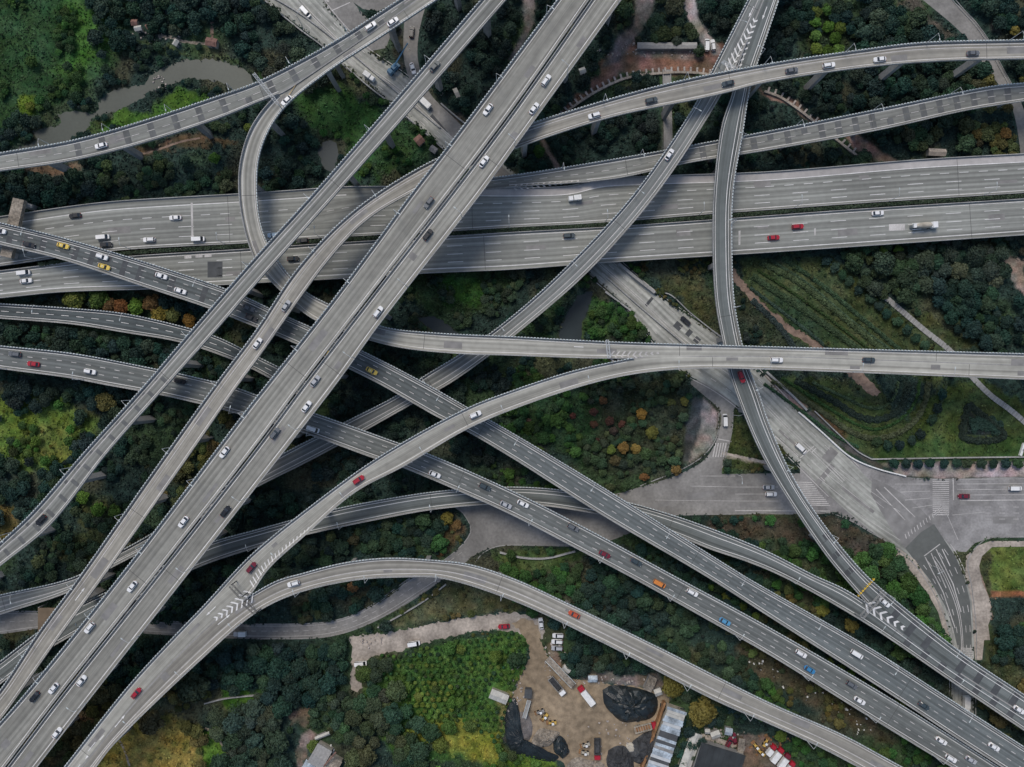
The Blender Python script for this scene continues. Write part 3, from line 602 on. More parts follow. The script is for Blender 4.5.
# ground cover patches: (outline, colour, feather, leaf tuft density factor)
COVER = [
([(-50,-50),(60,-50),(110,-5),(122,20),(128,45),(108,72),(80,92),(50,112),(20,140),(-50,160)], (0.028,0.070,0.027), 12, .6),
([(62,-10),(100,15),(108,45),(80,80),(58,75),(75,45)], (0.045,0.12,0.024), 13, .6),
([(20,95),(38,98),(36,118),(22,116)], (0.10,0.16,0.02), 6, 1),
([(125,45),(170,52),(200,52),(240,66),(256,75),(235,60),(180,50),(150,42)], (0.05,0.08,0.03), 5, 1),
([(95,128),(120,108),(150,112),(172,92),(195,88),(212,95),(205,106),(180,115),(120,132),(70,146),(78,135)], (0.06,0.14,0.024), 5, .5),
([(60,145),(90,120),(110,115),(100,135),(75,147)], (0.05,0.085,0.03), 5, 1),
([(135,150),(170,140),(200,135),(235,140),(225,146),(175,146),(140,156)], (0.085,0.065,0.04), 4, .4),
([(18,165),(60,162),(88,160),(80,172),(40,176)], (0.13,0.095,0.06), 6, .2),
([(288,96),(325,88),(345,85),(390,120),(398,128),(380,150),(350,185),(345,140),(310,125)], (0.032,0.085,0.026), 8, .5),
([(385,125),(410,120),(440,140),(425,160),(385,175),(370,185),(372,160)], (0.03,0.07,0.026), 8, 1),
([(258,66),(285,70),(256,84)], (0.04,0.09,0.03), 5, 1),
([(-20,398),(30,392),(60,404),(95,420),(98,440),(88,462),(62,482),(30,470),(0,462),(-20,455)], (0.10,0.165,0.032), 16, .6),
([(45,420),(80,428),(82,450),(55,465),(25,455),(20,440)], (0.125,0.165,0.042), 12, .6),
([(-10,505),(14,505),(22,520),(8,540),(-10,545)], (0.11,0.09,0.03), 6, .7),
([(75,500),(110,498),(118,512),(95,560),(55,560),(60,545),(82,530)], (0.055,0.07,0.028), 8, 1),
([(395,285),(420,270),(480,270),(520,275),(505,305),(470,318),(430,315)], (0.035,0.065,0.026), 10, 1),
([(435,280),(470,275),(490,285),(480,305),(445,302)], (0.04,0.11,0.022), 8, 1),
([(560,300),(552,340),(500,335),(520,312)], (0.035,0.07,0.03), 6, 1),
([(592,300),(604,300),(628,318),(642,338),(580,338),(584,320)], (0.045,0.10,0.03), 6, 1),
([(655,280),(700,270),(715,300),(722,335),(712,333),(680,300)], (0.065,0.075,0.035), 6, .8),
([(512,405),(545,395),(600,385),(590,470),(560,450),(520,425)], (0.028,0.062,0.026), 10, 1),
([(600,385),(685,370),(690,440),(680,465),(615,480),(595,470)], (0.034,0.048,0.028), 10, 1),
([(694,396),(707,400),(704,430),(690,462),(683,462),(686,425)], (0.055,0.065,0.065), 3, .1),
([(703,398),(718,412),(717,436),(706,452),(688,464),(690,455),(700,430)], (0.24,0.225,0.20), 2, 0),
([(735,408),(745,420),(770,455),(800,468),(720,470),(728,450)], (0.06,0.08,0.03), 2, .7),
([(722,453),(770,463),(770,466),(722,457)], (0.30,0.27,0.22), 1, 0),
# garden on the right
([(738,258),(830,256),(950,352),(940,384),(800,345),(770,315),(745,290)], (0.055,0.078,0.032), 6, .5),
([(745,292),(770,318),(800,350),(812,352),(740,350),(735,300)], (0.036,0.05,0.028), 6, 1),
([(760,285),(800,300),(850,345),(830,345),(790,330)], (0.032,0.06,0.03), 6, .5),
([(770,378),(830,378),(870,400),(880,395),(900,420),(960,380),(985,380),(1060,430),(1060,462),(872,460),(856,448),(812,412)], (0.05,0.078,0.028), 5, .4),
([(780,385),(800,395),(850,435),(840,444),(812,410)], (0.085,0.06,0.035), 6, .6),
([(905,440),(960,440),(1060,440),(1060,461),(875,459),(880,450)], (0.045,0.085,0.027), 4, .3),
([(920,395),(968,384),(965,402),(955,440),(915,440)], (0.055,0.085,0.026), 6, .4),
([(969,408),(1001,435),(965,435)], (0.020,0.030,0.026), 3, .4),
([(830,380),(875,380),(880,395),(890,410),(868,398),(845,385)], (0.04,0.06,0.028), 4, .6),
([(900,310),(930,315),(985,352),(955,352)], (0.055,0.07,0.03), 5, .4),
([(1005,255),(1024,262),(1024,295),(1012,280),(1005,268)], (0.23,0.19,0.15), 4, .1),
([(880,463),(1060,462),(1060,477),(935,478),(900,476)], (0.27,0.24,0.21), 2, 0),
([(813,412),(822,420),(857,450),(871,460),(883,464),(883,470),(868,464),(845,450),(806,413)], (0.08,0.085,0.08), 1.5, 0),
([(770,374),(808,408),(800,412),(762,376)], (0.22,0.18,0.15), 1.5, 0),
# below the junction
([(790,520),(835,516),(870,534),(900,555),(885,560),(820,545),(760,540),(700,530),(720,518)], (0.075,0.068,0.05), 5, .5),
([(985,545),(1060,545),(1060,595),(985,592)], (0.085,0.125,0.03), 2, .3),
([(985,590),(1060,592),(1060,597),(985,597)], (0.25,0.12,0.06), 2, 0),
([(972,556),(990,548),(988,600),(976,600)], (0.055,0.065,0.03), 4, .6),
([(975,610),(990,605),(1000,640),(1024,650),(1024,700),(985,690)], (0.05,0.065,0.03), 8, 1),
# lower middle
([(462,583),(500,590),(530,612),(510,612),(480,612),(404,624),(378,628),(445,587)], (0.08,0.092,0.045), 6, .5),
([(495,552),(540,550),(590,548),(580,560),(545,572),(520,575),(498,560)], (0.06,0.095,0.032), 6, .5),
([(448,512),(466,528),(460,540),(440,558),(425,552),(440,530)], (0.10,0.075,0.04), 6, .6),
([(740,640),(790,655),(850,700),(900,740),(880,745),(800,700),(735,670)], (0.07,0.068,0.04), 9, .6),
([(405,660),(440,645),(525,630),(528,650),(520,680),(505,720),(500,760),(395,760),(360,700),(370,662)], (0.055,0.125,0.03), 6, .8),
([(440,720),(470,722),(500,735),(508,767),(485,767),(440,745),(408,735),(410,728)], (0.20,0.215,0.038), 9, .52),
([(500,690),(512,690),(506,725),(495,730)], (0.15,0.15,0.06), 4, .6),
([(508,752),(530,752),(560,766),(560,800),(480,800),(495,760)], (0.085,0.16,0.025), 5, 1),
([(120,720),(165,712),(198,725),(202,767),(190,800),(85,800),(105,745)], (0.23,0.195,0.05), 9, .52),
([(203,728),(224,735),(226,780),(203,780)], (0.08,0.17,0.025), 4, .5),
([(222,685),(262,690),(258,708),(225,712)], (0.045,0.11,0.02), 5, .6),
([(75,690),(110,715),(90,745),(55,767),(40,790),(30,767),(70,720)], (0.10,0.085,0.04), 6, .8),
([(288,715),(310,705),(312,722),(292,728)], (0.14,0.11,0.085), 4, .2),
([(298,767),(296,750),(302,735),(310,728),(316,734),(308,748),(303,767)], (0.20,0.175,0.15), 2, 0),
([(0,625),(38,622),(38,635),(0,650)], (0.06,0.062,0.035), 4, .6),
([(505,740),(512,720),(528,700),(540,735),(535,750),(515,750)], (0.06,0.057,0.052), 4, 0),
([(735,735),(768,735),(800,767),(800,800),(730,800),(736,767)], (0.155,0.12,0.095), 5, 0),
([(555,640),(565,680),(556,672),(548,655),(546,645)], (0.20,0.15,0.10), 3, .1),
([(655,675),(672,690),(668,700),(640,688),(600,684),(580,676),(590,670)], (0.13,0.125,0.105), 4, .1),
# upper middle works
([(556,118),(575,100),(590,88),(602,70),(612,50),(625,40),(640,45),(660,52),(700,50),(725,45),(732,62),(715,76),(690,73),(650,72),(620,78),(595,90),(575,105),(560,122)], (0.20,0.125,0.095), 4, .1),
([(612,50),(618,35),(634,25),(636,0),(655,-10),(652,10),(642,30),(630,48),(618,62),(600,70)], (0.13,0.12,0.115), 3, .05),
([(640,48),(690,50),(706,54),(700,60),(648,58),(632,54)], (0.20,0.175,0.155), 3, 0),
([(682,-10),(692,-10),(700,20),(715,42),(725,55),(712,55),(700,40),(690,22),(684,5)], (0.26,0.24,0.215), 2, 0),
([(758,88),(772,92),(800,108),(830,128),(860,152),(905,163),(880,160),(845,138),(820,125),(790,108),(768,96)], (0.21,0.135,0.10), 4, .05),
([(838,132),(850,130),(900,162),(880,162),(855,148)], (0.22,0.16,0.125), 3, .05),
([(664,70),(671,70),(672,150),(662,150)], (0.15,0.16,0.155), 2, 0),
([(522,-10),(536,-10),(534,25),(522,48),(512,62),(508,60),(518,44),(524,25)], (0.13,0.125,0.115), 3, 0),
([(540,140),(545,140),(553,155),(562,170),(556,170),(548,156)], (0.22,0.18,0.15), 1.5, 0),
([(895,0),(915,0),(955,35),(945,38),(905,8)], (0.08,0.08,0.065), 4, .3),
([(990,20),(1024,40),(1024,70),(1000,45)], (0.05,0.055,0.04), 5, 1),
([(795,0),(850,0),(850,50),(800,55)], (0.035,0.058,0.028), 8, 1),
([(430,100),(455,112),(480,125),(470,140),(440,118)], (0.07,0.068,0.055), 6, .3),
([(398,25),(404,30),(404,72),(396,66),(392,50)], (0.045,0.05,0.038), 3, .5),
]
SKIPTREE = set()
def cover_colour(x, y):
    wx = x+(vnoise(x, y, 9, 1)-.5)*9+(vnoise(x, y, 3.5, 2)-.5)*4; wy = y+(vnoise(x, y, 9, 3)-.5)*9+(vnoise(x, y, 3.5, 4)-.5)*4
    n = vnoise(x, y, 26, 5); col = np.array(DARKG)[None, :]*(0.75+0.6*n[:, None]); dens = np.ones(len(x))
    g = np.clip((vnoise(x, y, 40, 6)-.55)*4, 0, 1)[:, None]; col = col*(1-g*.7)+np.array((0.050, 0.085, 0.032))*g*.7; g = np.clip((vnoise(x, y, 30, 16)-.62)*5, 0, 1)[:, None]; col = col*(1-g*.6)+np.array((0.085, 0.08, 0.045))*g*.6
    for poly, c, fe, de in COVER:
        xs = [p[0] for p in poly]; ys = [p[1] for p in poly]
        bb = (x > min(xs)-20) & (x < max(xs)+20) & (y > min(ys)-20) & (y < max(ys)+20)
        if not bb.any(): continue
        k = 1 if fe > 3 else .25
        sd = sdist(poly, x[bb]+(wx[bb]-x[bb])*k, y[bb]+(wy[bb]-y[bb])*k)
        a = np.clip(.5-sd/(fe+.01)/1.2, 0, 1); a = a*a*(3-2*a)
        n1 = vnoise(x[bb], y[bb], 14, 8)[:, None]; n2 = vnoise(x[bb], y[bb], 6, 9)[:, None]; cn = np.array(c)[None, :]*(0.62+0.5*n1+.26*n2)*np.concatenate([.85+.4*n2, np.ones_like(n2), .8+.4*n1], 1)
        col[bb] = col[bb]*(1-a[:, None])+cn*a[:, None]; dens[bb] = dens[bb]*(1-a)+de*a
    return col, dens

def build_ground():
    # terrain sheet: fine grid under the picture
    x0, x1, y0, y1, st = -160, 1184, -140, 907, 2.0
    xs = np.arange(x0, x1+.1, st); ys = np.arange(y0, y1+.1, st); X, Y = np.meshgrid(xs, ys)
    px, py = X.ravel(), Y.ravel(); col, _ = cover_colour(px, py)
    me = bpy.data.meshes.new('terrain'); nx, ny = len(xs), len(ys)
    co = np.stack([(px-CX)*S, (CY-py)*S, (vnoise(px, py, 12, 11)-.5)*.0], 1)
    me.vertices.add(nx*ny); me.vertices.foreach_set('co', co.ravel())
    i = (np.arange(ny-1)[:, None]*nx+np.arange(nx-1)[None, :]).ravel()
    q = np.stack([i, i+nx, i+nx+1, i+1], 1)
    me.loops.add(q.size); me.loops.foreach_set('vertex_index', q.ravel().astype(np.int32))
    me.polygons.add(len(q)); me.polygons.foreach_set('loop_start', np.arange(0, q.size, 4, dtype=np.int32)); me.polygons.foreach_set('loop_total', np.full(len(q), 4, dtype=np.int32))
    ca = me.color_attributes.new('Col', 'FLOAT_COLOR', 'POINT'); ca.data.foreach_set('color', np.concatenate([col, np.ones((len(col), 1))], 1).ravel())
    me.update(); me.validate(); me.materials.append(M['terrain'])
    o = bpy.data.objects.new('terrain', me); COL.objects.link(o); tag(o, kind='structure')
    mb = MB(); R = 3000; a, b, c, d = (x0-CX)*S, (x1-CX)*S, (CY-y1)*S, (CY-y0)*S; z = -.02
    for (p, q2, r, s) in ((-R, R, d-.5, R), (-R, R, -R, c+.5), (-R, a+.5, c+.5, d-.5), (b-.5, R, c+.5, d-.5)):
        mb.quad((p, r, z), (q2, r, z), (q2, s, z), (p, s, z))
    tag(mb.build('surrounding_ground', M['farground']), kind='structure')
    # flat sheets
    for nm, (poly, m, z) in GPOLY.items():
        pts = dense(list(poly)+[poly[0]], 3, 0)[:-1] if nm in WATER or nm in ('yard', 'dirt_track', 'garden_path', 'side_road') else poly
        P = [W(p[0], p[1], 0) for p in pts]
        if nm in WATER or nm in ('yard', 'dirt_track', 'garden_path'):
            P = [p+Vector(((random.random()-.5)*1.3, (random.random()-.5)*1.3, 0)) for p in P]
        mb = MB()
        for t in tessellate_polygon([[Vector((p.x, p.y, 0)) for p in P]]):
            A = [P[k] for k in t]
            if (A[1].x-A[0].x)*(A[2].y-A[0].y)-(A[1].y-A[0].y)*(A[2].x-A[0].x) < 0: A = A[::-1]
            mb.tri(*[(p.x, p.y, z) for p in A])
        tag(mb.build(nm, M[m]), kind='structure')
    # ribbons with kerbs and markings
    nice = {'G': 'main_road', 'S': 'upper_right_road', 'X': 'service_lane'}
    for k, d in GR.items():
        r = ROADS[k]; mb = MB(); mb.uv = []
        for i in range(r.n):
            for f in (1, .5, 0, -.5, -1):
                o = f*r.hw[i]; mb.v.append((r.P[i, 0]+r.N[i, 0]*o, r.P[i, 1]+r.N[i, 1]*o, r.z[i])); mb.uv.append((o, r.s[i]))
        for i in range(r.n-1):
            for j in range(4): a = i*5+j; mb.f.append((a+1, a+6, a+5, a))
        tag(mb.build(nice[k], M[d['m']]), kind='structure')
    r = ROADS['G']; mk = MB()
    def rng(a, b): return tuple(sorted((r.near(*a), r.near(*b))))
    segs = [((266, 5), (455, 150)), ((590, 258), (835, 490)), ((930, 560), (965, 760))]
    for a, b in segs:
        q0, q1 = rng(a, b)
        for ref, off in (('L', .7), ('R', .7), ('F', .47), ('F', .53)): strip(mk, r, q0, q1, ref, off, .26, .026)
        q = q0
        while q < q1-3:
            for f in (.17, .32, .68, .84): strip(mk, r, q, q+2.6, 'F', f, .22, .026, step=3)
            q += 7.5
    # lines of the cross street
    def line(a, b, wd, m=mk, z=.078):
        A, B = W(*a), W(*b); d = (B-A).normalized(); n = Vector((-d.y, d.x, 0))*wd/2
        m.quad((A.x-n.x, A.y-n.y, z), (B.x-n.x, B.y-n.y, z), (B.x+n.x, B.y+n.y, z), (A.x+n.x, A.y+n.y, z))
    for y in (484, 489.5, 495): 
        line((957, y), (1130, y-1), .18)
    line((960, 500.5), (1130, 499), .35); line((953, 478), (953.5, 500), .45); line((957, 479.5), (1130, 477), .15)
    for y in (507, 513, 519): 
        for x in range(985, 1120, 14): line((x, y), (x+6, y), .16)
    for (a, b) in (((800,463),(846,500)), ((812,462),(870,508)), ((826,462),(884,508)), ((838,468),(900,512)), ((846,506),(900,540)), ((895,484),(930,484)), ((900,492),(930,491)), ((905,500),(930,498)), ((912,508),(932,505)), ((700,476),(735,476)), ((690,486),(735,487)), ((655,500),(735,501)), ((945,510),(958,540)), ((952,515),(985,512))): line(a, b, .16)
    for k in range(13): x = 905+k*3.0; y = 500-k*1.3; line((x, y+34-k*1.0), (x+1.3, y+38.5-k*1.0), .3)
    for k in range(19):                       # zebra stripes east of the junction
        y = 479.5+k*1.95; line((932.5, y), (949, y+.2), .32)
    for k in range(13):                       # zebra stripes under the winding flyover
        y = 482+k*1.9+.0; line((794+k*1.0, y), (812+k*1.5, y+.6), .34)
    for pts_ in ([(0,613.5),(60,614.5),(150,622),(256,626),(331,623),(362,612.5),(411,580),(443,563)], [(0,631.5),(60,625),(150,631),(256,636),(330,633),(374,618),(438,579)]):
        D_ = dense(pts_, 6, 0)
        for a_, b_ in zip(D_[:-1], D_[1:]): line(a_, b_, .14)
    D_ = dense([(0,622),(60,620),(150,627),(256,631),(331,628),(368,615),(425,579),(462,552)], 5, 0)
    for q_ in range(0, len(D_)-1, 2): line(D_[q_], D_[q_+1], .14)
    for k in range(5):                        # slip lane zebra
        x = 714.5+k*2.6; line((x+1.2, 443), (x-1.6, 457), .5)
    line((718.5, 439), (731.5, 441.5), .4)
    for k in range(8):                        # zebra under the merge
        line((960.5, 648+k*1.75), (973, 648.4+k*1.75), .35)
    for (a, b) in (((924,556),(940,544)), ((931,553),(946,588)), ((936,549),(953,584)), ((942,549),(950,566)), ((925,557),(943,592)), ((943,592),(955,628)), ((953,584),(961,612)), ((876,489),(905,520)), ((884,487),(915,517))): line(a, b, .35)
    for y in (487, 494, 501): line((735, y), (778, y), .16)
    line((735, 510.5), (830, 511), .3)
    for (a, b) in (((329, 12), (350, 2.5)), ((329, 12), (327, 4)), ((800, 458), (814, 446)), ((801, 459.5), (797, 462)), ((775, 436), (798, 457)), ((812, 452), (816, 448))): line(a, b, .35)
    line((315, -4), (329, 1.5), .7)
    tag(mk.build('road_markings', M['paintworn']), kind='structure')
    # worn dark repairs on the ground roads
    pb = MB()
    def patch(cx, cy, lx, ly, ang, z=.058): 
        p = W(cx, cy); c, s_ = math.cos(ang), math.sin(ang); P = []
        for X, Y in ((-1,-1),(1,-1),(1,1),(-1,1)):
            a, b = X*lx*S/2, Y*ly*S/2; P.append((p.x+a*c-b*s_, p.y+a*s_+b*c, z))
        pb.quad(*P)
    A = math.radians(-41)
    for a in ((678,326,8,7,A),(689,333,5,7,A),(697,340,6,6,A),(649,302,11,3,math.radians(50)),(697,350,4,3,A)): patch(*a)
    P = [W(441,110),W(437,127),W(452,139),W(452,118)]
    A2 = math.radians(-42); patch(442,121,24,10,A2)
    tag(pb.build('road_repairs', M['patch']), kind='structure')
    pb = MB(); rn = random.Random(5)
    for (x, y, lx, ly, an) in ((822,478,5,34,-40),(858,500,40,3,-38),(905,520,22,4,-45),(930,505,6,6,0),(975,503,30,5,0),(1005,520,24,7,0),(760,505,40,4,0),(700,495,30,6,10),(660,505,20,5,12),(790,440,30,2.5,-42),(755,405,40,2.5,-42),(935,520,14,9,-20),(1000,485,26,2,0),(830,455,10,14,-40),(600,520,40,10,0),(520,520,30,6,-5)): patch(x, y, lx, ly, math.radians(an), .0665 if x > 0 else 0)
    tag(pb.build('road_stains', M['repair']), kind='structure')
    pb = MB()     # fresh asphalt strip through the junction
    tag(poly_sheet('worn_asphalt', [(872,478),(888,485),(904,495),(920,508),(934,524),(921,532),(905,548),(893,532),(880,510),(871,494)], .058, 'ground_worn'), kind='structure')
    pts = [(921,532),(934,524),(945,541),(955,556),(964,576),(970,602),(971.5,628),(971.5,648),(958,650),(953,628),(945,606),(930,580),(905,548)]
    tag(poly_sheet('fresh_asphalt', pts, .0625, 'ground_dark'), kind='structure')
    # kerbs / road walls
    kb = MB()
    def kerb(pts, wd=.35, h=.14, m=kb):
        D = dense(pts, 4, 0); 
        for i in range(len(D)-1):
            a, b = W(*D[i]), W(*D[i+1]); d = (b-a); L = d.length; c = (a+b)/2
            m.box(c.x, c.y, 0, h, L+.05, wd, math.atan2(d.y, d.x))
    kerb([(452,503),(463,513),(471,530),(462,545),(443,561)]); kerb([(470,572),(480,556),(495,547),(540,545),(590,545)])
    kerb([(0,611),(60,612),(150,620),(256,624),(331,621),(363,610),(411,577)]); kerb([(256,639),(331,636),(376,620),(441,580)])
    kerb([(733,412),(732,430),(727,452),(722,468)]); kerb([(675,515),(740,514),(830,513),(872,533),(901,552),(922,574),(939,604),(948,628),(951,655)])
    kerb([(1060,538),(990,538),(978,545),(968,560),(972,590),(976,628),(976,660)]); kerb([(882,470),(900,476.5),(935,479),(1060,476)])
    kerb([(719,413),(717,436),(706,453),(688,466),(640,486)])
    tag(kb.build('kerb', M['concrete']), kind='structure')
    wk = MB()
    sp = [(973,628),(972,602),(965,575),(966,556),(977,546),(990,541),(1060,541),(1060,546),(992,547),(982,556),(979,566),(982,582),(990,600),(992,615),(988,625),(990,640),(984,640),(982,660),(975,660)]
    poly_sheet('pavement', sp, .10, 'pavement')['kind'] = 'structure'
    sp = [(898,548),(915,560),(925,575),(935,590),(944,612),(950,640),(946,640),(938,612),(928,594),(916,578),(905,564),(890,553)]
    poly_sheet('pavement', sp, .10, 'pavement')['kind'] = 'structure'
    # standing walls along the sunken road and garden edge
    def wall(name, pts, wd, h, label, m='parapet', z0=0):
        mbw = MB(); kerb(pts, wd, h, mbw); return tag(mbw.build(name, M[m]), label, 'wall')
    wall('road_wall', [(798,412),(820,431),(850,457),(875,468),(905,476)], .5, 1.0, 'low white wall curving along the main road toward the junction', 'white')
    wall('road_wall', [(766,372),(790,394),(806,410)], .8, 1.2, 'thick brownish retaining wall along the main road just below the level deck')
    wall('garden_wall', [(814,411),(840,436),(858,452),(871,459)], .4, .9, 'thin pale wall between the garden slope and the dark verge')
    wall('garden_wall', [(871,459),(900,458.5),(960,457.5),(1060,456.5)], .5, .9, 'long pale wall behind the row of round street trees')
    wall('road_wall', [(605,292),(620,303),(634,315),(640,330)], .6, 1.3, 'broken looking wall along the lower left side of the main road')
    wall('road_wall', [(618,264),(636,279),(654,293)], 1.1, 2.2, 'broad concrete wall on the upper right side of the main road')
    wall('road_wall', [(654,293),(668,294),(690,313),(720,337)], .35, 1.0, 'thin wall bending away from the upper side of the main road')
    wall('road_wall', [(266,2),(300,30),(323,47),(345,67)], .5, 1.2, 'wall along the lower side of the main road above the river flyover')
    wall('road_wall', [(347,68),(370,88),(396,108),(443,149)], .5, 1.2, 'wall along the lower side of the main road below the river flyover')
    wall('road_wall', [(441,104),(455,116),(470,128)], .5, 1.0, 'short pale wall ending beside the twin highway')
    wall('retaining_wall', [(378,627),(400,615),(425,600),(446,584)], .5, 1.0, 'pale slanting wall beside the slip road above the dirt track')
    wall('field_wall', [(205,703),(225,698),(262,694)], .5, 1.0, 'thin pale wall across the green plot at the lower left')
    wall('retaining_wall', [(500,552),(520,557),(545,558),(575,551)], .7, 1.0, 'curved pale wall below the widened slip road')
    wall('median_barrier', [(606,277),(640,307),(680,341),(692,352)], .5, .9, 'concrete barrier along the middle of the main road above the level deck')
    wall('median_barrier', [(270,-4),(300,14),(345,48),(392,88),(440,128)], .5, .9, 'concrete barrier along the middle of the upper left main road')
def poly_sheet(name, pts, z, m, h=None):
    P = [W(p[0], p[1], 0) for p in pts]; mb = MB()
    mb.prism([(p.x, p.y) for p in P], z-.1, z)
    return mb.build(name, M[m])

# ------------------------------------------------------------------ vegetation
def crown_arrays(rad, hgt, nclump, nleaf, leaf, seed, spread=.62, cone=False):
    """leaf quads around an uneven dome of clumps; returns verts (n,4,3) and brightness per quad"""
    r = np.random.default_rng(seed); V = []
    cl = []
    for i in range(nclump):
        if i == 0: cl.append((0, 0, hgt*.62, rad*.55)); continue
        a = i*2.399+r.random()*.8; d = rad*spread*math.sqrt((i+.3)/nclump)*(0.85+.35*r.random())
        zc = hgt*(.62-.30*(d/rad)**2)+(r.random()-.5)*hgt*.12
        cl.append((math.cos(a)*d, math.sin(a)*d, zc, rad*(.24+.20*r.random())))
    per = nleaf//nclump
    for (x, y, z, q) in cl:
        n = int(per*(q/(rad*.34))**2); u = r.normal(size=(n, 3)); u /= np.linalg.norm(u, axis=1)[:, None]
        u[:, 2] = np.abs(u[:, 2])*.95-.25*(r.random(n) < .35)
        rr = q*(.72+.36*r.random(n)); c = np.stack([x+u[:, 0]*rr, y+u[:, 1]*rr, z+u[:, 2]*rr*.85], 1)
        nn = u+r.normal(size=(n, 3))*.55; nn /= np.linalg.norm(nn, axis=1)[:, None]
        t = np.cross(nn, r.normal(size=(n, 3))); t /= np.linalg.norm(t, axis=1)[:, None]; b = np.cross(nn, t)
        s = leaf*(.6+.8*r.random(n))[:, None]
        V.append(np.stack([c-t*s-b*s*.6, c+t*s-b*s*.6, c+t*s*.8+b*s*.7, c-t*s*.8+b*s*.7], 1))
    return np.concatenate(V)
def quads_mesh(name, V, col=None):
    n = len(V); me = bpy.data.meshes.new(name); me.vertices.add(n*4); me.vertices.foreach_set('co', V.reshape(-1).astype(np.float32))
    me.loops.add(n*4); me.loops.foreach_set('vertex_index', np.arange(n*4, dtype=np.int32))
    me.polygons.add(n); me.polygons.foreach_set('loop_start', np.arange(0, n*4, 4, dtype=np.int32)); me.polygons.foreach_set('loop_total', np.full(n, 4, dtype=np.int32))
    if col is not None:
        ca = me.color_attributes.new('Col', 'FLOAT_COLOR', 'POINT')
        c = np.concatenate([np.repeat(col, 4, axis=0), np.ones((n*4, 1))], 1); ca.data.foreach_set('color', c.ravel())
    me.update(); return me
PROTO = {}
def tree_protos():
    for i in range(7):
        V = crown_arrays(4.0, 7.5, 13+i*2, 2300, .30, 100+i, spread=.60+.05*(i % 3)); PROTO[('tree', i)] = V
    for i in range(3):
        V = crown_arrays(4.0, 9.5, 8, 1500, .33, 300+i, spread=.38); PROTO[('tall', i)] = V
    for i in range(3):
        V = crown_arrays(1.0, 1.9, 5, 420, .15, 200+i, spread=.32); PROTO[('bush', i)] = V
    for i in range(2):
        V = crown_arrays(4.0, 8.0, 22, 1100, .17, 400+i, spread=.8); PROTO[('sparse', i)] = V
    for k, V in list(PROTO.items()):
        me = quads_mesh('crown_'+k[0], V); me.materials.append(M['leaf'])
        mb = MB()
        if k[0] == 'bush': mb.tube((0, 0, -.1), (0, 0, 1.1), .07, .04)
        else:
            hh = 4.5; mb.tube((0, 0, -.2), (0, 0, hh*.6), .28, .2, 7)
            for q in range(5):
                a = q*1.3+k[1]; mb.tube((0, 0, hh*(.45+.05*q)), (math.cos(a)*1.9, math.sin(a)*1.9, hh+.4*q), .13, .05, 5)
        tm = mb.mesh('trunk_'+k[0]); tm.materials.append(M['bark'])
        PROTO[('mesh',)+k] = (me, tm)
def add_tree(kind, var, x, y, scale, colour, name, label, cat, group=None, zs=1.0):
    me, tm = PROTO[('mesh', kind, var)]
    root = empty(name, (x, y, 0), random.random()*6.28); root.scale = (scale, scale, scale*zs)
    tag(root, label, cat, group)
    c = bpy.data.objects.new('crown', me); COL.objects.link(c); c.parent = root; c.color = (*colour, 1)
    t = bpy.data.objects.new('trunk', tm); COL.objects.link(t); t.parent = root
    return root
# ------------------------------------------------------------------ raster masks (1 picture unit cells, offset 160/140)
MW, MH, OX, OY = 1344, 1048, 160, 140
VIEW = np.zeros((MH, MW), bool)        # covered by a deck in the picture
MINZ = np.full((MH, MW), 99.0)         # lowest deck over a ground cell
HARD = np.zeros((MH, MW), bool)        # road, water or yard on the ground
def fill(mask, poly, val, mn=False):
    xs = [p[0]+OX for p in poly]; ys = [p[1]+OY for p in poly]
    x0, x1 = max(0, int(min(xs))), min(MW-1, int(max(xs))+1); y0, y1 = max(0, int(min(ys))), min(MH-1, int(max(ys))+1)
    if x0 > x1 or y0 > y1: return
    X, Y = np.meshgrid(np.arange(x0, x1+1), np.arange(y0, y1+1))
    m = pip([(a, b) for a, b in zip(xs, ys)], X+.01, Y+.013)
    sub = mask[y0:y1+1, x0:x1+1]
    if mn: sub[m] = np.minimum(sub[m], val)
    else: sub[m] = val
DENS = None
KEEP = [(709,46,11),(557,641,12),(541,623,7),(361,663,8),(356,650,7),(214,45,9),(141,30,9),(178,45,7),(322,750,20),(334,760,12),(305,735,10),(499,694,12),(394,70,8),(404,58,6),(592,677,8),(649,681,9),(420,142,5),(434,151,5),(666,52,8),(645,52,8),(690,52,8),(703,30,4),(457,95,3),(934,154,6),(714,732,8),(727,729,6),(706,729,5),(582,73,5),(230,698,6),(245,696,6),(215,700,6),(1021,450,8),(758,590,4)]
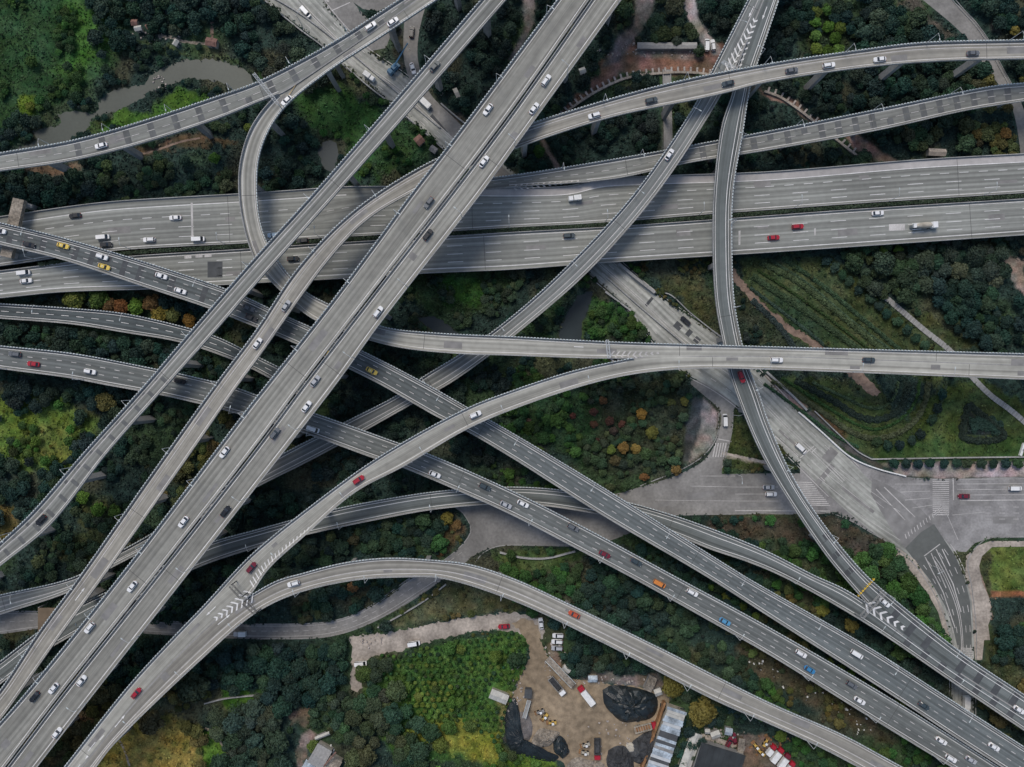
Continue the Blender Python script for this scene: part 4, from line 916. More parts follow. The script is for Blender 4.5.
def masks():
    global DENS
    gx, gy = np.meshgrid(np.arange(MW)-OX, np.arange(MH)-OY); _, d = cover_colour(gx.ravel().astype(float), gy.ravel().astype(float)); DENS = d.reshape(MH, MW)
    for k in DECKS:
        r = ROADS[k]
        for i in range(0, r.n-1):
            n0 = np.array([-r.T[i, 1], r.T[i, 0]]); n1 = np.array([-r.T[i+1, 1], r.T[i+1, 0]])
            fill(VIEW, [r.c[i]+n0*r.w[i]/2, r.c[i+1]+n1*r.w[i+1]/2, r.c[i+1]-n1*r.w[i+1]/2, r.c[i]-n0*r.w[i]/2], True)
            g = []
            for j, sg in ((i, 1), (i+1, 1), (i+1, -1), (i, -1)):
                o = sg*(r.hw[j]+.6); g.append(((r.P[j, 0]+r.N[j, 0]*o)/S+CX, CY-(r.P[j, 1]+r.N[j, 1]*o)/S))
            fill(MINZ, g, min(r.z[i], r.z[i+1]), True)
    for k in GR:
        r = ROADS[k]
        for i in range(r.n-1):
            n0 = np.array([-r.T[i, 1], r.T[i, 0]]); n1 = np.array([-r.T[i+1, 1], r.T[i+1, 0]])
            w0, w1 = r.w[i]/2+1.5, r.w[i+1]/2+1.5
            fill(HARD, [r.c[i]+n0*w0, r.c[i+1]+n1*w1, r.c[i+1]-n1*w1, r.c[i]-n0*w0], True)
    for poly_, c_, fe_, de_ in COVER:
        if de_ <= .1: fill(HARD, poly_, True)
    for (x, y, q) in KEEP: fill(HARD, [(x+q*math.cos(a*PI/6), y+q*math.sin(a*PI/6)) for a in range(12)], True)
    for pts, q in (([(886,298),(925,331),(950,351),(990,395),(1045,440)], 4), ([(158,36),(182,41),(208,44)], 2), ([(814,411),(840,436),(871,459),(1060,457)], 3), ([(135,156),(160,149),(200,138)], 2), ([(798,412),(850,457),(905,476)], 4), ([(722,453),(770,463)], 2), ([(664,70),(664,152)], 4)):
        for (a, b) in zip(pts[:-1], pts[1:]): fill(HARD, [(a[0], a[1]-q), (b[0], b[1]-q), (b[0], b[1]+q), (a[0], a[1]+q)] if abs(b[0]-a[0]) > 1 else [(a[0]-q, a[1]), (b[0]-q, b[1]), (b[0]+q, b[1]), (a[0]+q, a[1])], True)
    for nm, (poly, m, z) in GPOLY.items(): fill(HARD, dense(list(poly)+[poly[0]], 3, 0), True)
    for p in ([(973,628),(965,575),(966,556),(977,546),(990,541),(1060,541),(1060,546),(992,547),(980,560),(992,615),(988,660),(975,660)], [(898,548),(925,575),(944,612),(950,640),(916,578)]): fill(HARD, p, True)
def mget(mask, x, y, r=0):
    xi = np.clip(np.round(np.asarray(x)+OX).astype(int), 0, MW-1); yi = np.clip(np.round(np.asarray(y)+OY).astype(int), 0, MH-1)
    return mask[yi, xi]

TINT = {'dark': [(0.022,0.050,0.042), (0.028,0.060,0.046), (0.020,0.046,0.041), (0.036,0.070,0.042)],
 'mid': [(0.042,0.078,0.044), (0.052,0.088,0.046), (0.036,0.066,0.044), (0.060,0.09,0.05)],
 'green': [(0.042,0.100,0.032), (0.055,0.125,0.034), (0.036,0.078,0.036)],
 'bright': [(0.08,0.15,0.035), (0.10,0.17,0.04), (0.06,0.12,0.032), (0.05,0.095,0.035)],
 'olive': [(0.095,0.105,0.042), (0.075,0.085,0.04), (0.12,0.12,0.045)],
 'pale': [(0.048,0.072,0.055), (0.036,0.062,0.048), (0.060,0.082,0.060)],
 'lime': [(0.11,0.18,0.035), (0.13,0.19,0.04)],
 'yellow': [(0.22,0.17,0.04), (0.19,0.16,0.045)], 'orange': [(0.18,0.105,0.045), (0.15,0.10,0.045)], 'red': [(0.11,0.055,0.045), (0.09,0.055,0.045)],
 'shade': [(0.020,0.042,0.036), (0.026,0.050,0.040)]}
# areas by their nearest landmark: x, y, tints, spacing, radius range (picture units), share of cells planted, where
AREA = [
(860,400,'mid',14,(2,3),.06,'inside the curved hedge rows'),(900,425,'mid',14,(2,3),.03,'inside the curved hedge rows'),(890,375,'mid',14,(2,3),.05,'inside the curved hedge rows'),(950,420,'mid',14,(2,3),.02,'on the lawn at the right edge'),(990,395,'mid',14,(2,3),.02,'on the lawn at the right edge'),(1000,445,'mid',14,(2,3),.02,'on the lawn at the right edge'),(850,330,'mid',14,(2,3),.08,'in the striped garden'),(800,270,'mid',14,(2,3),.08,'in the striped garden'),(825,430,'olive',14,(2,3),.2,'on the slope above the main road'),(940,335,'mid',14,(2,4),.15,'beside the slatted footbridge'),
(30,40,'green',17,(3,6),.16,'in the green clearing at the top left corner'),
(45,85,'green',15,(4,7),.22,'on the slope left of the muddy river'),
(60,130,'dark',13,(4,8),.8,'leaning over the muddy river bank'),
(165,20,'dark',14,(7,11),.95,'in the dark wood behind the red roofed hut'),
(245,35,'dark',14,(6,10),.9,'in the dark wood above the river bend'),
(225,75,'mid',14,(3,5),.25,'on the grass above the river bend'),
(165,75,'dark',11,(3,6),.6,'on the bank right below the brown footpath'),
(170,110,'green',14,(2,4),.15,'on the bright green river island'),
(215,95,'dark',12,(4,6),.4,'inside the river bend'),
(40,190,'dark',14,(7,10),.95,'below the left end of the river flyover'),
(160,165,'mid',15,(4,8),.6,'between the river flyover and the level highway'),
(215,155,'mid',14,(4,7),.45,'left of the loop ramp'),
(305,55,'pale',13,(7,11),.8,'in the bushes between river flyover and main road'),
(340,110,'green',15,(3,6),.25,'in the green plot right of the loop ramp'),
(300,160,'dark',13,(5,9),.8,'around the small grey pond'),
(400,140,'green',14,(3,5),.35,'in the plot below the main road at the upper left'),
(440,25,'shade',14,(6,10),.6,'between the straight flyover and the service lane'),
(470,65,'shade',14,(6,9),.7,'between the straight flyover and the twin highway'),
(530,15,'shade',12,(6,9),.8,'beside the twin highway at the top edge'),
(585,60,'shade',13,(6,9),.75,'between the twin highway and the dirt works'),
(662,25,'mid',11,(6,10),.97,'in the clump above the dirt works'),
(725,20,'shade',13,(6,9),.9,'between the pale track and the fork at the top'),
(610,95,'shade',12,(5,8),.7,'under the arc of the dirt works'),
(590,140,'dark',12,(5,8),.75,'between the two curved flyovers beside the twin highway'),
(650,130,'shade',12,(5,8),.8,'by the drainage channel'),
(785,120,'shade',13,(5,9),.7,'between the winding flyover and the brown works'),
(765,160,'dark',10,(5,7),.5,'above the wide highway near the winding flyover'),
(830,25,'dark',15,(6,9),.3,'around the lime trees at the upper right'),
(885,30,'dark',14,(7,11),.95,'above the curved flyover at the upper right'),
(890,90,'dark',13,(7,10),.95,'between the two flyovers at the upper right'),
(820,95,'shade',13,(6,9),.7,'below the bend of the curved flyover'),
(935,145,'mid',13,(7,10),.9,'above the wide highway at the upper right'),
(1005,20,'dark',13,(7,10),.9,'in the upper right corner'),
(1010,130,'olive',12,(6,9),.8,'near the railway at the upper right'),
(870,275,'mid',14,(8,12),.98,'in the dense wood below the cement mixer truck'),
(950,260,'pale',15,(8,13),.98,'in the dense wood below the cement mixer truck'),
(960,320,'dark',13,(7,11),.98,'in the dense wood left of the bare slope'),
(1010,330,'dark',14,(7,10),.75,'at the right edge above the level deck'),
(790,300,'shade',16,(2,4),.25,'in the striped garden'),
(690,300,'olive',14,(2,3),.2,'on the slope between main road and winding flyover'),
(460,290,'mid',14,(3,6),.4,'in the green hollow right of the twin highway'),
(560,330,'dark',12,(4,7),.7,'round the dark pond'),
(610,320,'green',11,(4,7),.7,'left of the main road above the level deck'),
(470,395,'shade',12,(5,8),.8,'between the dark flyover and the pale curve'),
(540,415,'green',14,(4,8),.55,'in the autumn wood below the level deck'),
(630,430,'mid',12,(4,7),.6,'in the autumn wood below the level deck'),
(385,395,'shade',12,(4,8),.6,'in the dark gap right of the twin highway'),
(320,470,'shade',12,(5,8),.85,'between the twin highway and the pale curve'),
(300,520,'dark',12,(6,9),.9,'between the twin highway and the pale curve'),
(420,460,'shade',12,(4,7),.7,'in the dark gap between the crossing flyovers'),
(380,545,'dark',12,(6,10),.95,'between the low dark ramp and the arching flyover'),
(330,590,'dark',12,(6,9),.8,'below the arching flyover above the slip road'),
(300,600,'mid',13,(3,6),.4,'on the bank between arching flyover and slip road'),
(470,600,'olive',16,(2,5),.3,'on the rough grass above the dirt track'),
(540,570,'green',13,(5,8),.7,'below the slip road beside the arching flyover'),
(620,600,'dark',12,(7,10),.97,'between the arching flyover and the lower dark flyover'),
(700,640,'mid',13,(5,8),.7,'between the arching flyover and the lower dark flyover'),
(820,700,'olive',17,(3,7),.35,'on the rubbish strewn slope at the lower right'),
(880,745,'green',14,(4,7),.5,'on the slope near the bottom right'),
(580,655,'dark',12,(7,10),.97,'between the construction yard and the arching flyover'),
(720,725,'dark',13,(5,8),.8,'between the sheds and the arching flyover'),
(775,735,'green',12,(5,8),.7,'beside the red and white trucks'),
(660,560,'dark',12,(4,7),.9,'between the two dark flyovers'),
(780,620,'olive',11,(4,6),.9,'between the two dark flyovers further down'),
(745,595,'dark',11,(5,8),.9,'between the dark flyover and the merging ramp'),
(850,630,'dark',12,(6,8),.9,'between the dark flyover and the merging ramp'),
(930,700,'shade',13,(6,9),.8,'beneath the merge at the lower right'),
(800,570,'green',12,(5,8),.85,'left of the winding flyover below the junction'),
(880,570,'green',14,(8,11),.98,'in the round wood beside the road bend'),
(925,610,'green',14,(8,11),.98,'in the round wood beside the road bend'),
(1010,600,'green',18,(3,5),.15,'near the bright green field'),
(1000,640,'dark',14,(7,10),.85,'below the bright green field'),
(1000,680,'olive',14,(5,8),.6,'at the right edge beside the merge'),
(60,330,'dark',13,(7,10),.98,'in the strip between the low ramp and the grey flyover'),
(150,340,'dark',14,(7,11),.98,'in the strip between the low ramp and the grey flyover'),
(120,308,'mid',10,(4,6),.5,'behind the autumn trees'),
(215,365,'dark',12,(5,9),.85,'between the two parallel flyovers at the left'),
(30,385,'shade',12,(6,10),.95,'below the grey flyover at the left edge'),
(110,400,'dark',13,(6,10),.85,'between the green meadow and the straight flyover'),
(45,430,'bright',16,(3,6),.3,'on the bright meadow at the left edge'),
(30,490,'dark',13,(6,10),.85,'below the bright meadow'),
(95,470,'dark',13,(5,9),.8,'between the meadow and the straight flyover'),
(170,430,'mid',13,(4,7),.5,'between the two parallel flyovers'),
(120,500,'mid',13,(3,7),.6,'between the two parallel flyovers'),
(60,560,'mid',13,(4,8),.6,'above the low dark ramp at the left'),
(30,545,'shade',14,(4,7),.5,'in the dark hollow at the left edge'),
(200,460,'olive',11,(5,8),.7,'squeezed between the curved flyover and the twin highway'),
(150,540,'dark',10,(4,7),.6,'squeezed between the curved flyover and the twin highway'),
(230,510,'dark',12,(6,9),.9,'right of the twin highway'),
(180,590,'dark',13,(6,10),.95,'right of the twin highway above the slip road'),
(140,660,'dark',12,(6,10),.95,'between the twin highway and the pale curve at the lower left'),
(95,700,'olive',13,(7,10),.9,'between the twin highway and the pale curve at the bottom left'),
(25,640,'shade',12,(5,8),.7,'at the left edge between the ramps'),
(225,650,'dark',14,(7,11),.98,'in the dark wood below the slip road'),
(300,670,'dark',15,(8,12),1.,'in the dark wood below the slip road'),
(180,715,'olive',14,(6,10),.45,'around the yellow field at the bottom left'),
(140,755,'olive',20,(5,9),.3,'around the yellow field at the bottom left'),
(250,735,'pale',15,(8,13),.95,'in the wood left of the small village'),
(330,720,'mid',14,(6,9),.7,'behind the small village'),
(370,720,'mid',13,(8,12),1.,'along the left side of the plantation'),
(450,670,'bright',11,(5,8),.5,'in the planted plot above the construction yard'),
(400,755,'mid',14,(7,11),.8,'at the bottom edge of the plantation'),
(470,750,'bright',14,(5,9),.55,'at the bottom edge of the plantation'),
(535,760,'bright',12,(4,7),.5,'below the construction yard'),
(645,660,'dark',13,(6,9),.9,'between the construction yard and the arching flyover'),
]
SPECIAL = [   # x, y, r, tint, label
]
def sp(x, y, r, t, lab, kind='tree'): SPECIAL.append((x, y, r, t, lab, kind))
sp(70,298,11,'lime','big yellow green tree at the left end of the autumn strip'); sp(95,297,11,'lime','second yellow green tree from the left in the autumn strip')
sp(107,304,8,'orange','brownish orange tree right of the second yellow green one in the autumn strip'); sp(119,306,8,'orange','small orange tree in the middle of the autumn strip')
sp(133,307,9,'lime','pale yellow green tree in the middle of the autumn strip'); sp(150,302,10,'orange','orange crown against the dark flyover in the autumn strip')
sp(157,313,9,'yellow','brightest yellow tree of the autumn strip'); sp(171,315,9,'olive','olive tree right of the brightest yellow one in the autumn strip'); sp(188,320,8,'yellow','last yellow tree at the right end of the autumn strip')
for i, (x, y) in enumerate([(818,10),(829,8),(817,20),(830,25),(842,26),(817,34),(837,36),(818,47),(829,49),(840,48)]): sp(x, y, 6.2, 'lime', None, 'lime')
sp(1017,28,6,'yellow','yellow tree near the upper right corner'); sp(1008,132,6,'orange','orange tinted tree above the wide highway at the upper right')
for (x, y, r, t, lab) in [(603,401,5,'orange','brown orange tree topmost in the autumn wood'),(594,412,4.5,'red','dark red tree below the brown orange one in the autumn wood'),(610,421,5,'red','largest red tree of the autumn wood'),(594,425,4.5,'red','red tree left of the largest red one'),(614,431,4.5,'red','red tree just below the largest red one'),(622,424,4,'red','red tree right of the largest red one'),(573,416,3.5,'red','small red tree alone at the left of the autumn wood'),(597,441,3.5,'red','small red tree below the red group'),(529,421,3,'red','tiny pinkish tree in the green part left of the autumn wood'),
 (642,414,6,'yellow','yellow tree at the top of the yellow group in the autumn wood'),(632,420,5,'olive','olive yellow tree at the top of the yellow group'),(653,433,7,'yellow','brightest yellow tree at the right of the autumn wood'),(637,449,6,'yellow','yellow tree below the middle of the autumn wood'),(624,448,6,'yellow','golden tree left of the lower yellow one'),(612,450,5.5,'lime','lime tree above the bright orange one'),(616,461,6,'orange','bright orange tree above the low dark ramp'),
 (677,470,6,'orange','orange tree in the lower right corner of the autumn wood'),(685,401,5,'yellow','yellow tree by the retaining edge at the top of the slip lane'),(672,403,5,'olive','olive tree beside the yellow one at the slip lane'),(645,477,5,'orange','orange tree at the bottom of the autumn wood'),
 (447,519,7,'yellow','golden tree beside the kerb bend under the low dark ramp'),(456,526,5.5,'orange','orange tree beside the golden one at the kerb bend'),(439,545,10,'green','bright green round tree above the arching flyover'),(423,522,9,'green','bluish green tree left of the golden one'),(352,540,7,'olive','olive tree between the low dark ramp and the arching flyover'),(330,537,6,'olive','smaller olive tree left of its neighbour above the arching flyover'),
 (352,588,6,'orange','brown orange tree under the arching flyover'),(187,692,17,'pale','large pale green spreading tree at the lower left beside the pale curve'),(147,726,13,'olive','broad olive tree beside the yellow field'),(96,698,11,'olive','olive tree between the twin highway and the pale curve at the bottom left'),(112,694,9,'olive','second olive tree between twin highway and pale curve at the bottom left'),
 (705,716,15,'oliveyellow','large olive yellow round tree beside the striped metal roof'),(675,688,13,'oliveyellow','large olive green tree beside the black tarpaulin heap'),
 (362,676,9,'bright','bright green tree below the white van by the dirt track'),(311,748,7,'lime','yellow green tree above the village roofs'),(824,612,7,'yellow','yellow tree between the dark flyover and the merging ramp'),(854,627,8,'yellow','golden tree beside the chevron gore at the lower right'),(790,590,6,'olive','olive tree left of the winding flyover below the junction'),
 (212,448,8,'orange','brown orange tree squeezed left of the twin highway'),(102,402,10,'olive','pale olive tree above the meadow'),(96,510,8,'lime','yellow green tree between the two parallel flyovers'),(112,512,7,'lime','second yellow green tree between the two parallel flyovers'),(80,498,7,'lime','yellow green tree hard by the straight flyover'),(213,157,6,'lime','lime green tree left of the loop ramp'),(247,127,5,'lime','small lime tree under the fork of the loop ramp'),(157,165,7,'olive','olive tree below the river flyover'),
 (28,105,5,'lime','bright lime bush at the left of the muddy river'),(540,150,7,'bright','bright green tree right of the twin highway'),(885,250,5,'lime','lime tree at the edge of the wood below the highway'),(900,249,5,'lime','second lime tree at the edge of the wood below the highway'),(1008,250,3,'pale','little pale tree at the top of the bare slope'),
 (782,738,6,'lime','lime tree beside the red and white trucks'),(700,50,6,'green','round tree left of the two parked vans')]: sp(x, y, r, t, lab)
TINT['oliveyellow'] = [(0.14,0.14,0.035)]
for i, (x, y) in enumerate([(712,587),(727,597),(744,607),(757,617),(833,661),(843,667),(853,674),(863,681),(875,689),(898,701),(905,706),(923,716)]): sp(x, y, 4.6, 'lime', None, 'median')
ROWS = {'garden': [(825,261),(833,268),(840,275),(848,282),(857,290),(868,299),(877,307),(885,314),(895,322),(905,330),(914,339),(923,345)],
 'arc': [(940,394),(935,408),(930,419),(918,434),(909,440),(898,444),(886,445),(875,441)],
 'street': [(892,463),(904,463),(916,463),(928,463),(941,463),(954,463),(965,463),(979,463),(990,463),(1003,463),(1015,463)],
 'lawn': [(770,150),(778,158),(789,160),(800,155),(806,147),(817,161)],
 'slope': [(815,90),(825,97),(838,108),(850,100),(862,116),(845,118),(880,142),(895,140)]}
PLANT = [(380,652),(525,628),(529,645),(524,672),(512,700),(500,745),(470,722),(440,722),(400,738),(395,700),(376,668)]

def vegetation():
    tree_protos(); masks()
    rnd = random.Random(11)
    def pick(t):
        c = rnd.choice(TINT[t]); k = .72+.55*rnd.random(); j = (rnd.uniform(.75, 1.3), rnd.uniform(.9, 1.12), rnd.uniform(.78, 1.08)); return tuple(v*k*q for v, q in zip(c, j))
    placed = []
    def free(x, y, r, f=.62):
        for (a, b, q) in placed:
            if (a-x)**2+(b-y)**2 < ((r+q)*f)**2: return False
        return True
    trees = []
    for (x, y, r, t, lab, kind) in SPECIAL:
        if kind == 'lime': lab2, g = 'lime green round tree, one of ten in a loose block above the curved flyover', 'ten lime green trees at the upper right'
        elif kind == 'median': lab2, g = 'yellow green bushy tree in the narrow gap between the two dark flyovers', 'yellow green trees between the two dark flyovers'
        else: lab2, g = lab, None
        # a crown stands above the ground: stand it where its top falls on that picture point
        k = (1-6.5*r/10/H); gx, gy = CX+(x-CX)*k, CY+(y-CY)*k
        hh = 7.5*r*S/4.0
        add_tree('tree', rnd.randrange(7), (gx-CX)*S, (CY-gy)*S, r*S/4.0, pick(t), 'broadleaf_tree', lab2, 'tree', g)
        placed.append((gx, gy, r))
    nspecial = len(SPECIAL)
    texts = {'garden': ('dark round clipped tree in the diagonal row beside the striped garden', 'round trees in the diagonal garden row'),
     'arc': ('dark round tree in the curved row round the end of the striped garden', 'round trees in the curved garden row'),
     'street': ('dark round street tree in the row behind the pavement of the cross street', 'street trees above the cross street'),
     'lawn': ('small round grey green tree above the wide highway right of the winding flyover', 'small round trees above the wide highway'),
     'slope': ('round bushy tree below the curved flyover right of the brown works', 'round trees below the curved flyover')}
    for k, pts in ROWS.items():
        for (x, y) in pts:
            q = 5.6 if k != 'lawn' else 4.4
            add_tree('tree', rnd.randrange(3), (x-CX)*S, (CY-y)*S, q*S/4.0, pick('dark' if k != 'lawn' else 'pale'), 'round_tree', texts[k][0], 'tree', texts[k][1], .85); placed.append((x, y, q))
    A = np.array([(a[0], a[1]) for a in AREA], float)
    cand = []
    for gy in np.arange(-22, 792, 3.2):
        for gx in np.arange(-22, 1048, 3.2):
            cand.append((gx+rnd.random()*3.2, gy+rnd.random()*3.2))
    rnd.shuffle(cand)
    cx = np.array([c[0] for c in cand]); cy = np.array([c[1] for c in cand])
    _, dens = cover_colour(cx, cy)
    grid = {}
    for (a, b, q) in placed: grid.setdefault((int(a//24), int(b//24)), []).append((a, b, q))
    near = np.empty(len(cand), int)
    for q in range(0, len(cand), 4000): near[q:q+4000] = ((A[None, :, 0]-cx[q:q+4000, None])**2+(A[None, :, 1]-cy[q:q+4000, None])**2).argmin(1)
    R0 = np.array([(AREA[i][4][0]+(AREA[i][4][1]-AREA[i][4][0])*rnd.random()**1.4)*(1 if rnd.random() < .8 else .6) for i in near])
    bad = (dens < .55) | mget(HARD, cx, cy); zmn = mget(MINZ, cx, cy).copy()
    for an in range(8):
        c_, s_ = math.cos(an*PI/4), math.sin(an*PI/4)
        bad |= mget(HARD, cx+c_*R0*.75, cy+s_*R0*.75) | (mget(DENS, cx+c_*R0*.75, cy+s_*R0*.75) < .45); zmn = np.minimum(zmn, mget(MINZ, cx+c_*R0*.95, cy+s_*R0*.95))
    inplant = pip(PLANT, cx, cy)
    for n_ in np.nonzero(~bad)[0]:
        x, y = cand[n_]; ax, ay, t, spc, rr, share, where = AREA[near[n_]]; r = R0[n_]
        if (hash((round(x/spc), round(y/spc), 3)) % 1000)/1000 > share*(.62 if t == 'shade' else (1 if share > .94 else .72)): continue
        gi, gj = int(x//24), int(y//24); ok = True
        for di in (-1, 0, 1):
            for dj in (-1, 0, 1):
                for (a, b, q) in grid.get((gi+di, gj+dj), ()):
                    if (a-x)**2+(b-y)**2 < ((r+q)*.55)**2: ok = False; break
                if not ok: break
            if not ok: break
        if not ok: continue
        if inplant[n_] and rnd.random() < .93: continue
        zmin = zmn[n_]
        sc = r*S/4.0; hgt = 8.3*sc
        if hgt > zmin-3.0:
            if zmin-3 < 3: continue
            sc2 = (zmin-3.0)/8.3
            if sc2*4/S < 3.2: continue
            sc = min(sc, sc2); r = sc*4/S
        # seen from the camera?
        k = 1/(1-5.5*sc/H); vis = 0
        for (ex, ey) in ((x, y), (x+r*.7, y), (x-r*.7, y), (x, y+r*.7), (x, y-r*.7)):
            X, Y = CX+(ex-CX)*k, CY+(ey-CY)*k
            if -2 < X < 1026 and -2 < Y < 769 and not mget(VIEW, X, Y): vis += 1
        if vis == 0: 
            if not (-2 < x < 1026 and -2 < y < 769): continue
            continue
        trees.append((x, y, sc, t, where, vis)); grid.setdefault((gi, gj), []).append((x, y, r))
    print('candidate trees', len(trees))
    trees.sort(key=lambda q: -(q[2]**2)*q[5])
    n_ind = 296-nspecial
    for (x, y, sc, t, where, vis) in trees[:n_ind]:
        kind = 'sparse' if (t == 'pale' and rnd.random() < .25) else 'tree'; var = rnd.randrange(2 if kind == 'sparse' else 7)
        word = {'dark': 'dark green', 'shade': 'very dark', 'mid': 'green', 'green': 'green', 'bright': 'bright green', 'olive': 'olive green', 'pale': 'greyish green'}[t]
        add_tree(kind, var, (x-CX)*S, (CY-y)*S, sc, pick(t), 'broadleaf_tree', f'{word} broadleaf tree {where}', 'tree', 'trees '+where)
    # the many smaller crowns of the woods: one mass
    VV, CC = [], []
    for (x, y, sc, t, where, vis) in trees[n_ind:]:
        V = PROTO[('tree', rnd.randrange(7))]
        m = RNG.random(len(V)) < .62
        a = rnd.random()*6.28; c, s_ = math.cos(a), math.sin(a)
        Q = V[m]*sc; X = Q[..., 0]*c-Q[..., 1]*s_+(x-CX)*S; Y = Q[..., 0]*s_+Q[..., 1]*c+(CY-y)*S
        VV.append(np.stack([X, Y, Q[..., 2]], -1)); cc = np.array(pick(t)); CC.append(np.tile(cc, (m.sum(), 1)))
    nb = 5200; bx = RNG.random(nb)*1060-18; by = RNG.random(nb)*800-16; bz = mget(MINZ, bx, by)
    okb = ~mget(HARD, bx, by) & (bz > 4.5) & ~mget(VIEW, bx, by) & (mget(DENS, bx, by) > .45) & (vnoise(bx, by, 16, 31) > .42); bx, by = bx[okb], by[okb]; bc, _ = cover_colour(bx, by)
    for x, y, c0 in zip(bx, by, bc):
        V = PROTO[('bush', rnd.randrange(3))]; V = V[RNG.random(len(V)) < .35]; sc = rnd.uniform(.5, 1.25); Q = V*sc; a = rnd.random()*6.28; c, s_ = math.cos(a), math.sin(a)
        k = rnd.uniform(.55, 1.2); c1 = np.array([c0[0]*rnd.uniform(.8, 1.25), c0[1], c0[2]*rnd.uniform(.85, 1.1)])*k
        VV.append(np.stack([Q[..., 0]*c-Q[..., 1]*s_+(x-CX)*S, Q[..., 0]*s_+Q[..., 1]*c+(CY-y)*S, Q[..., 2]*rnd.uniform(.7, 1.3)], -1)); CC.append(np.tile(c1, (len(V), 1)))
    me = quads_mesh('woodland', np.concatenate(VV), np.concatenate(CC)); me.materials.append(M['leafattr'])
    o = bpy.data.objects.new('woodland', me); COL.objects.link(o); tag(o, 'small crowded trees filling the gaps of the woods', 'woodland', kind='stuff')
    # planted plot: small round bushes in loose rows
    n = 0; pts = []
    for j in range(26):
        for i in range(30):
            x = 372+i*6.3+(j % 2)*3.1+rnd.uniform(-1.3, 1.3); y = 628+j*5.6+rnd.uniform(-1.2, 1.2)-(x-372)*.05
            if not pip(PLANT, [x], [y])[0] or mget(HARD, x, y): continue
            if any((a-x)**2+(b-y)**2 < (q*.7)**2 for (a, b, q) in grid.get((int(x//24), int(y//24)), ())): continue
            br = 1.0 if math.hypot(x-433, y-697) > 22 else 0
            t = 'bright' if br and rnd.random() < .55 else ('green' if br else 'lime')
            r = rnd.uniform(2.2, 3.6) if br else rnd.uniform(3.2, 4.1)
            if n >= 290: break
            add_tree('bush', rnd.randrange(3), (x-CX)*S, (CY-y)*S, r*S, pick(t), 'round_shrub',
              'dark to mid green round shrub in the planted plot above the construction yard' if br else 'yellow green round shrub in the bright patch of the planted plot', 'shrub', 'shrubs of the planted plot' if br else 'bright shrubs of the planted plot'); n += 1
    # hedges of the garden: bands of leaves along a line
    def hedge(pts, wd, h, t, lab, grp=None):
        D = dense(pts, 1.0, 0); L = arclen(D)[-1]; n = int(L*wd*9)
        s = RNG.random(n)*L; x = np.interp(s, arclen(D), D[:, 0]); y = np.interp(s, arclen(D), D[:, 1])
        T = np.gradient(D, axis=0); nx = np.interp(s, arclen(D), -T[:, 1]); ny = np.interp(s, arclen(D), T[:, 0]); l = np.hypot(nx, ny)
        o = (RNG.random(n)-.5)*wd*(1+.25*np.sin(s*.7)); x = x+nx/l*o; y = y+ny/l*o
        z = h*(1-(2*o/wd/1.3)**2)*(.45+.6*RNG.random(n))
        c = np.stack([(x-CX)*S, (CY-y)*S, np.maximum(z, .05)], 1)
        nn = RNG.normal(size=(n, 3))*.6; nn[:, 2] += 1; nn /= np.linalg.norm(nn, axis=1)[:, None]
        t_ = np.cross(nn, RNG.normal(size=(n, 3))); t_ /= np.linalg.norm(t_, axis=1)[:, None]; b = np.cross(nn, t_); q = .24*(.6+.8*RNG.random(n))[:, None]
        V = np.stack([c-t_*q-b*q, c+t_*q-b*q, c+t_*q+b*q, c-t_*q+b*q], 1)
        me = quads_mesh('hedge', V); me.materials.append(M['leaf']); o_ = bpy.data.objects.new('hedge', me); COL.objects.link(o_); o_.color = (*pick(t), 1)
        tag(o_, lab, 'hedge', grp)
    hedge([(760,262),(795,280),(840,315),(885,352)], 5, 1.2, 'mid', 'upper dark hedge band slanting through the striped garden', 'hedge bands of the striped garden')
    hedge([(752,276),(788,300),(825,325),(862,352)], 5.5, 1.2, 'mid', 'middle dark hedge band slanting through the striped garden', 'hedge bands of the striped garden')
    hedge([(782,258),(820,284),(866,322),(902,352)], 3.5, 1.0, 'mid', 'thin hedge band nearest the diagonal row of round trees', 'hedge bands of the striped garden')
    hedge([(752,300),(780,328),(795,350)], 5, 1.0, 'shade', 'short dark hedge band beside the winding flyover', 'hedge bands of the striped garden')
    hedge([(772,380),(815,407),(848,430),(870,438),(895,434),(915,420),(925,400),(928,382)], 4.5, 1.2, 'mid', 'outer hedge band curling round the garden end below the level deck', 'hedge bands of the striped garden')
    hedge([(795,380),(835,402),(860,417),(880,419),(897,411),(905,396),(907,382)], 5.5, 1.2, 'dark', 'inner hedge band curling round the garden end below the level deck', 'hedge bands of the striped garden')
    for i_, (pts, w_) in enumerate([([(770,260),(806,283),(850,320),(893,352)], 2.2), ([(757,270),(790,291),(832,321),(872,352)], 2.0), ([(750,288),(785,314),(812,335),(832,352)], 2.4), ([(782,378),(822,404),(856,424),(873,429),(890,425),(908,412),(917,396),(919,381)], 2.0), ([(812,382),(842,396),(866,407),(882,407),(893,398),(898,382)], 2.2), ([(764,384),(800,410),(836,436),(858,447)], 2.0), ([(930,425),(938,408),(944,392),(946,382)], 2.0)]):
        hedge(pts, w_, .8, 'green' if i_ % 2 else 'mid', ['thin green hedge row between the upper dark bands of the striped garden'][0] if i_ < 3 else 'thin hedge row curving with the dark bands below the level deck', 'thin hedge rows of the striped garden' if i_ < 3 else 'thin curved hedge rows below the level deck')
    hedge([(968,404),(1003,436),(963,437),(968,404)], 6, 1.3, 'shade', 'dark triangular hedge on the lawn at the right edge')
    hedge([(970,426),(984,422),(1000,430)], 14, 1.1, 'shade', 'dark low planting filling the triangular bed on the lawn')
    for (a, b) in (((120,248),(240,244)),((310,239),(392,236)),((452,234),(640,224)),((660,222),(712,217)),((733,214),(1060,196))):
        pass
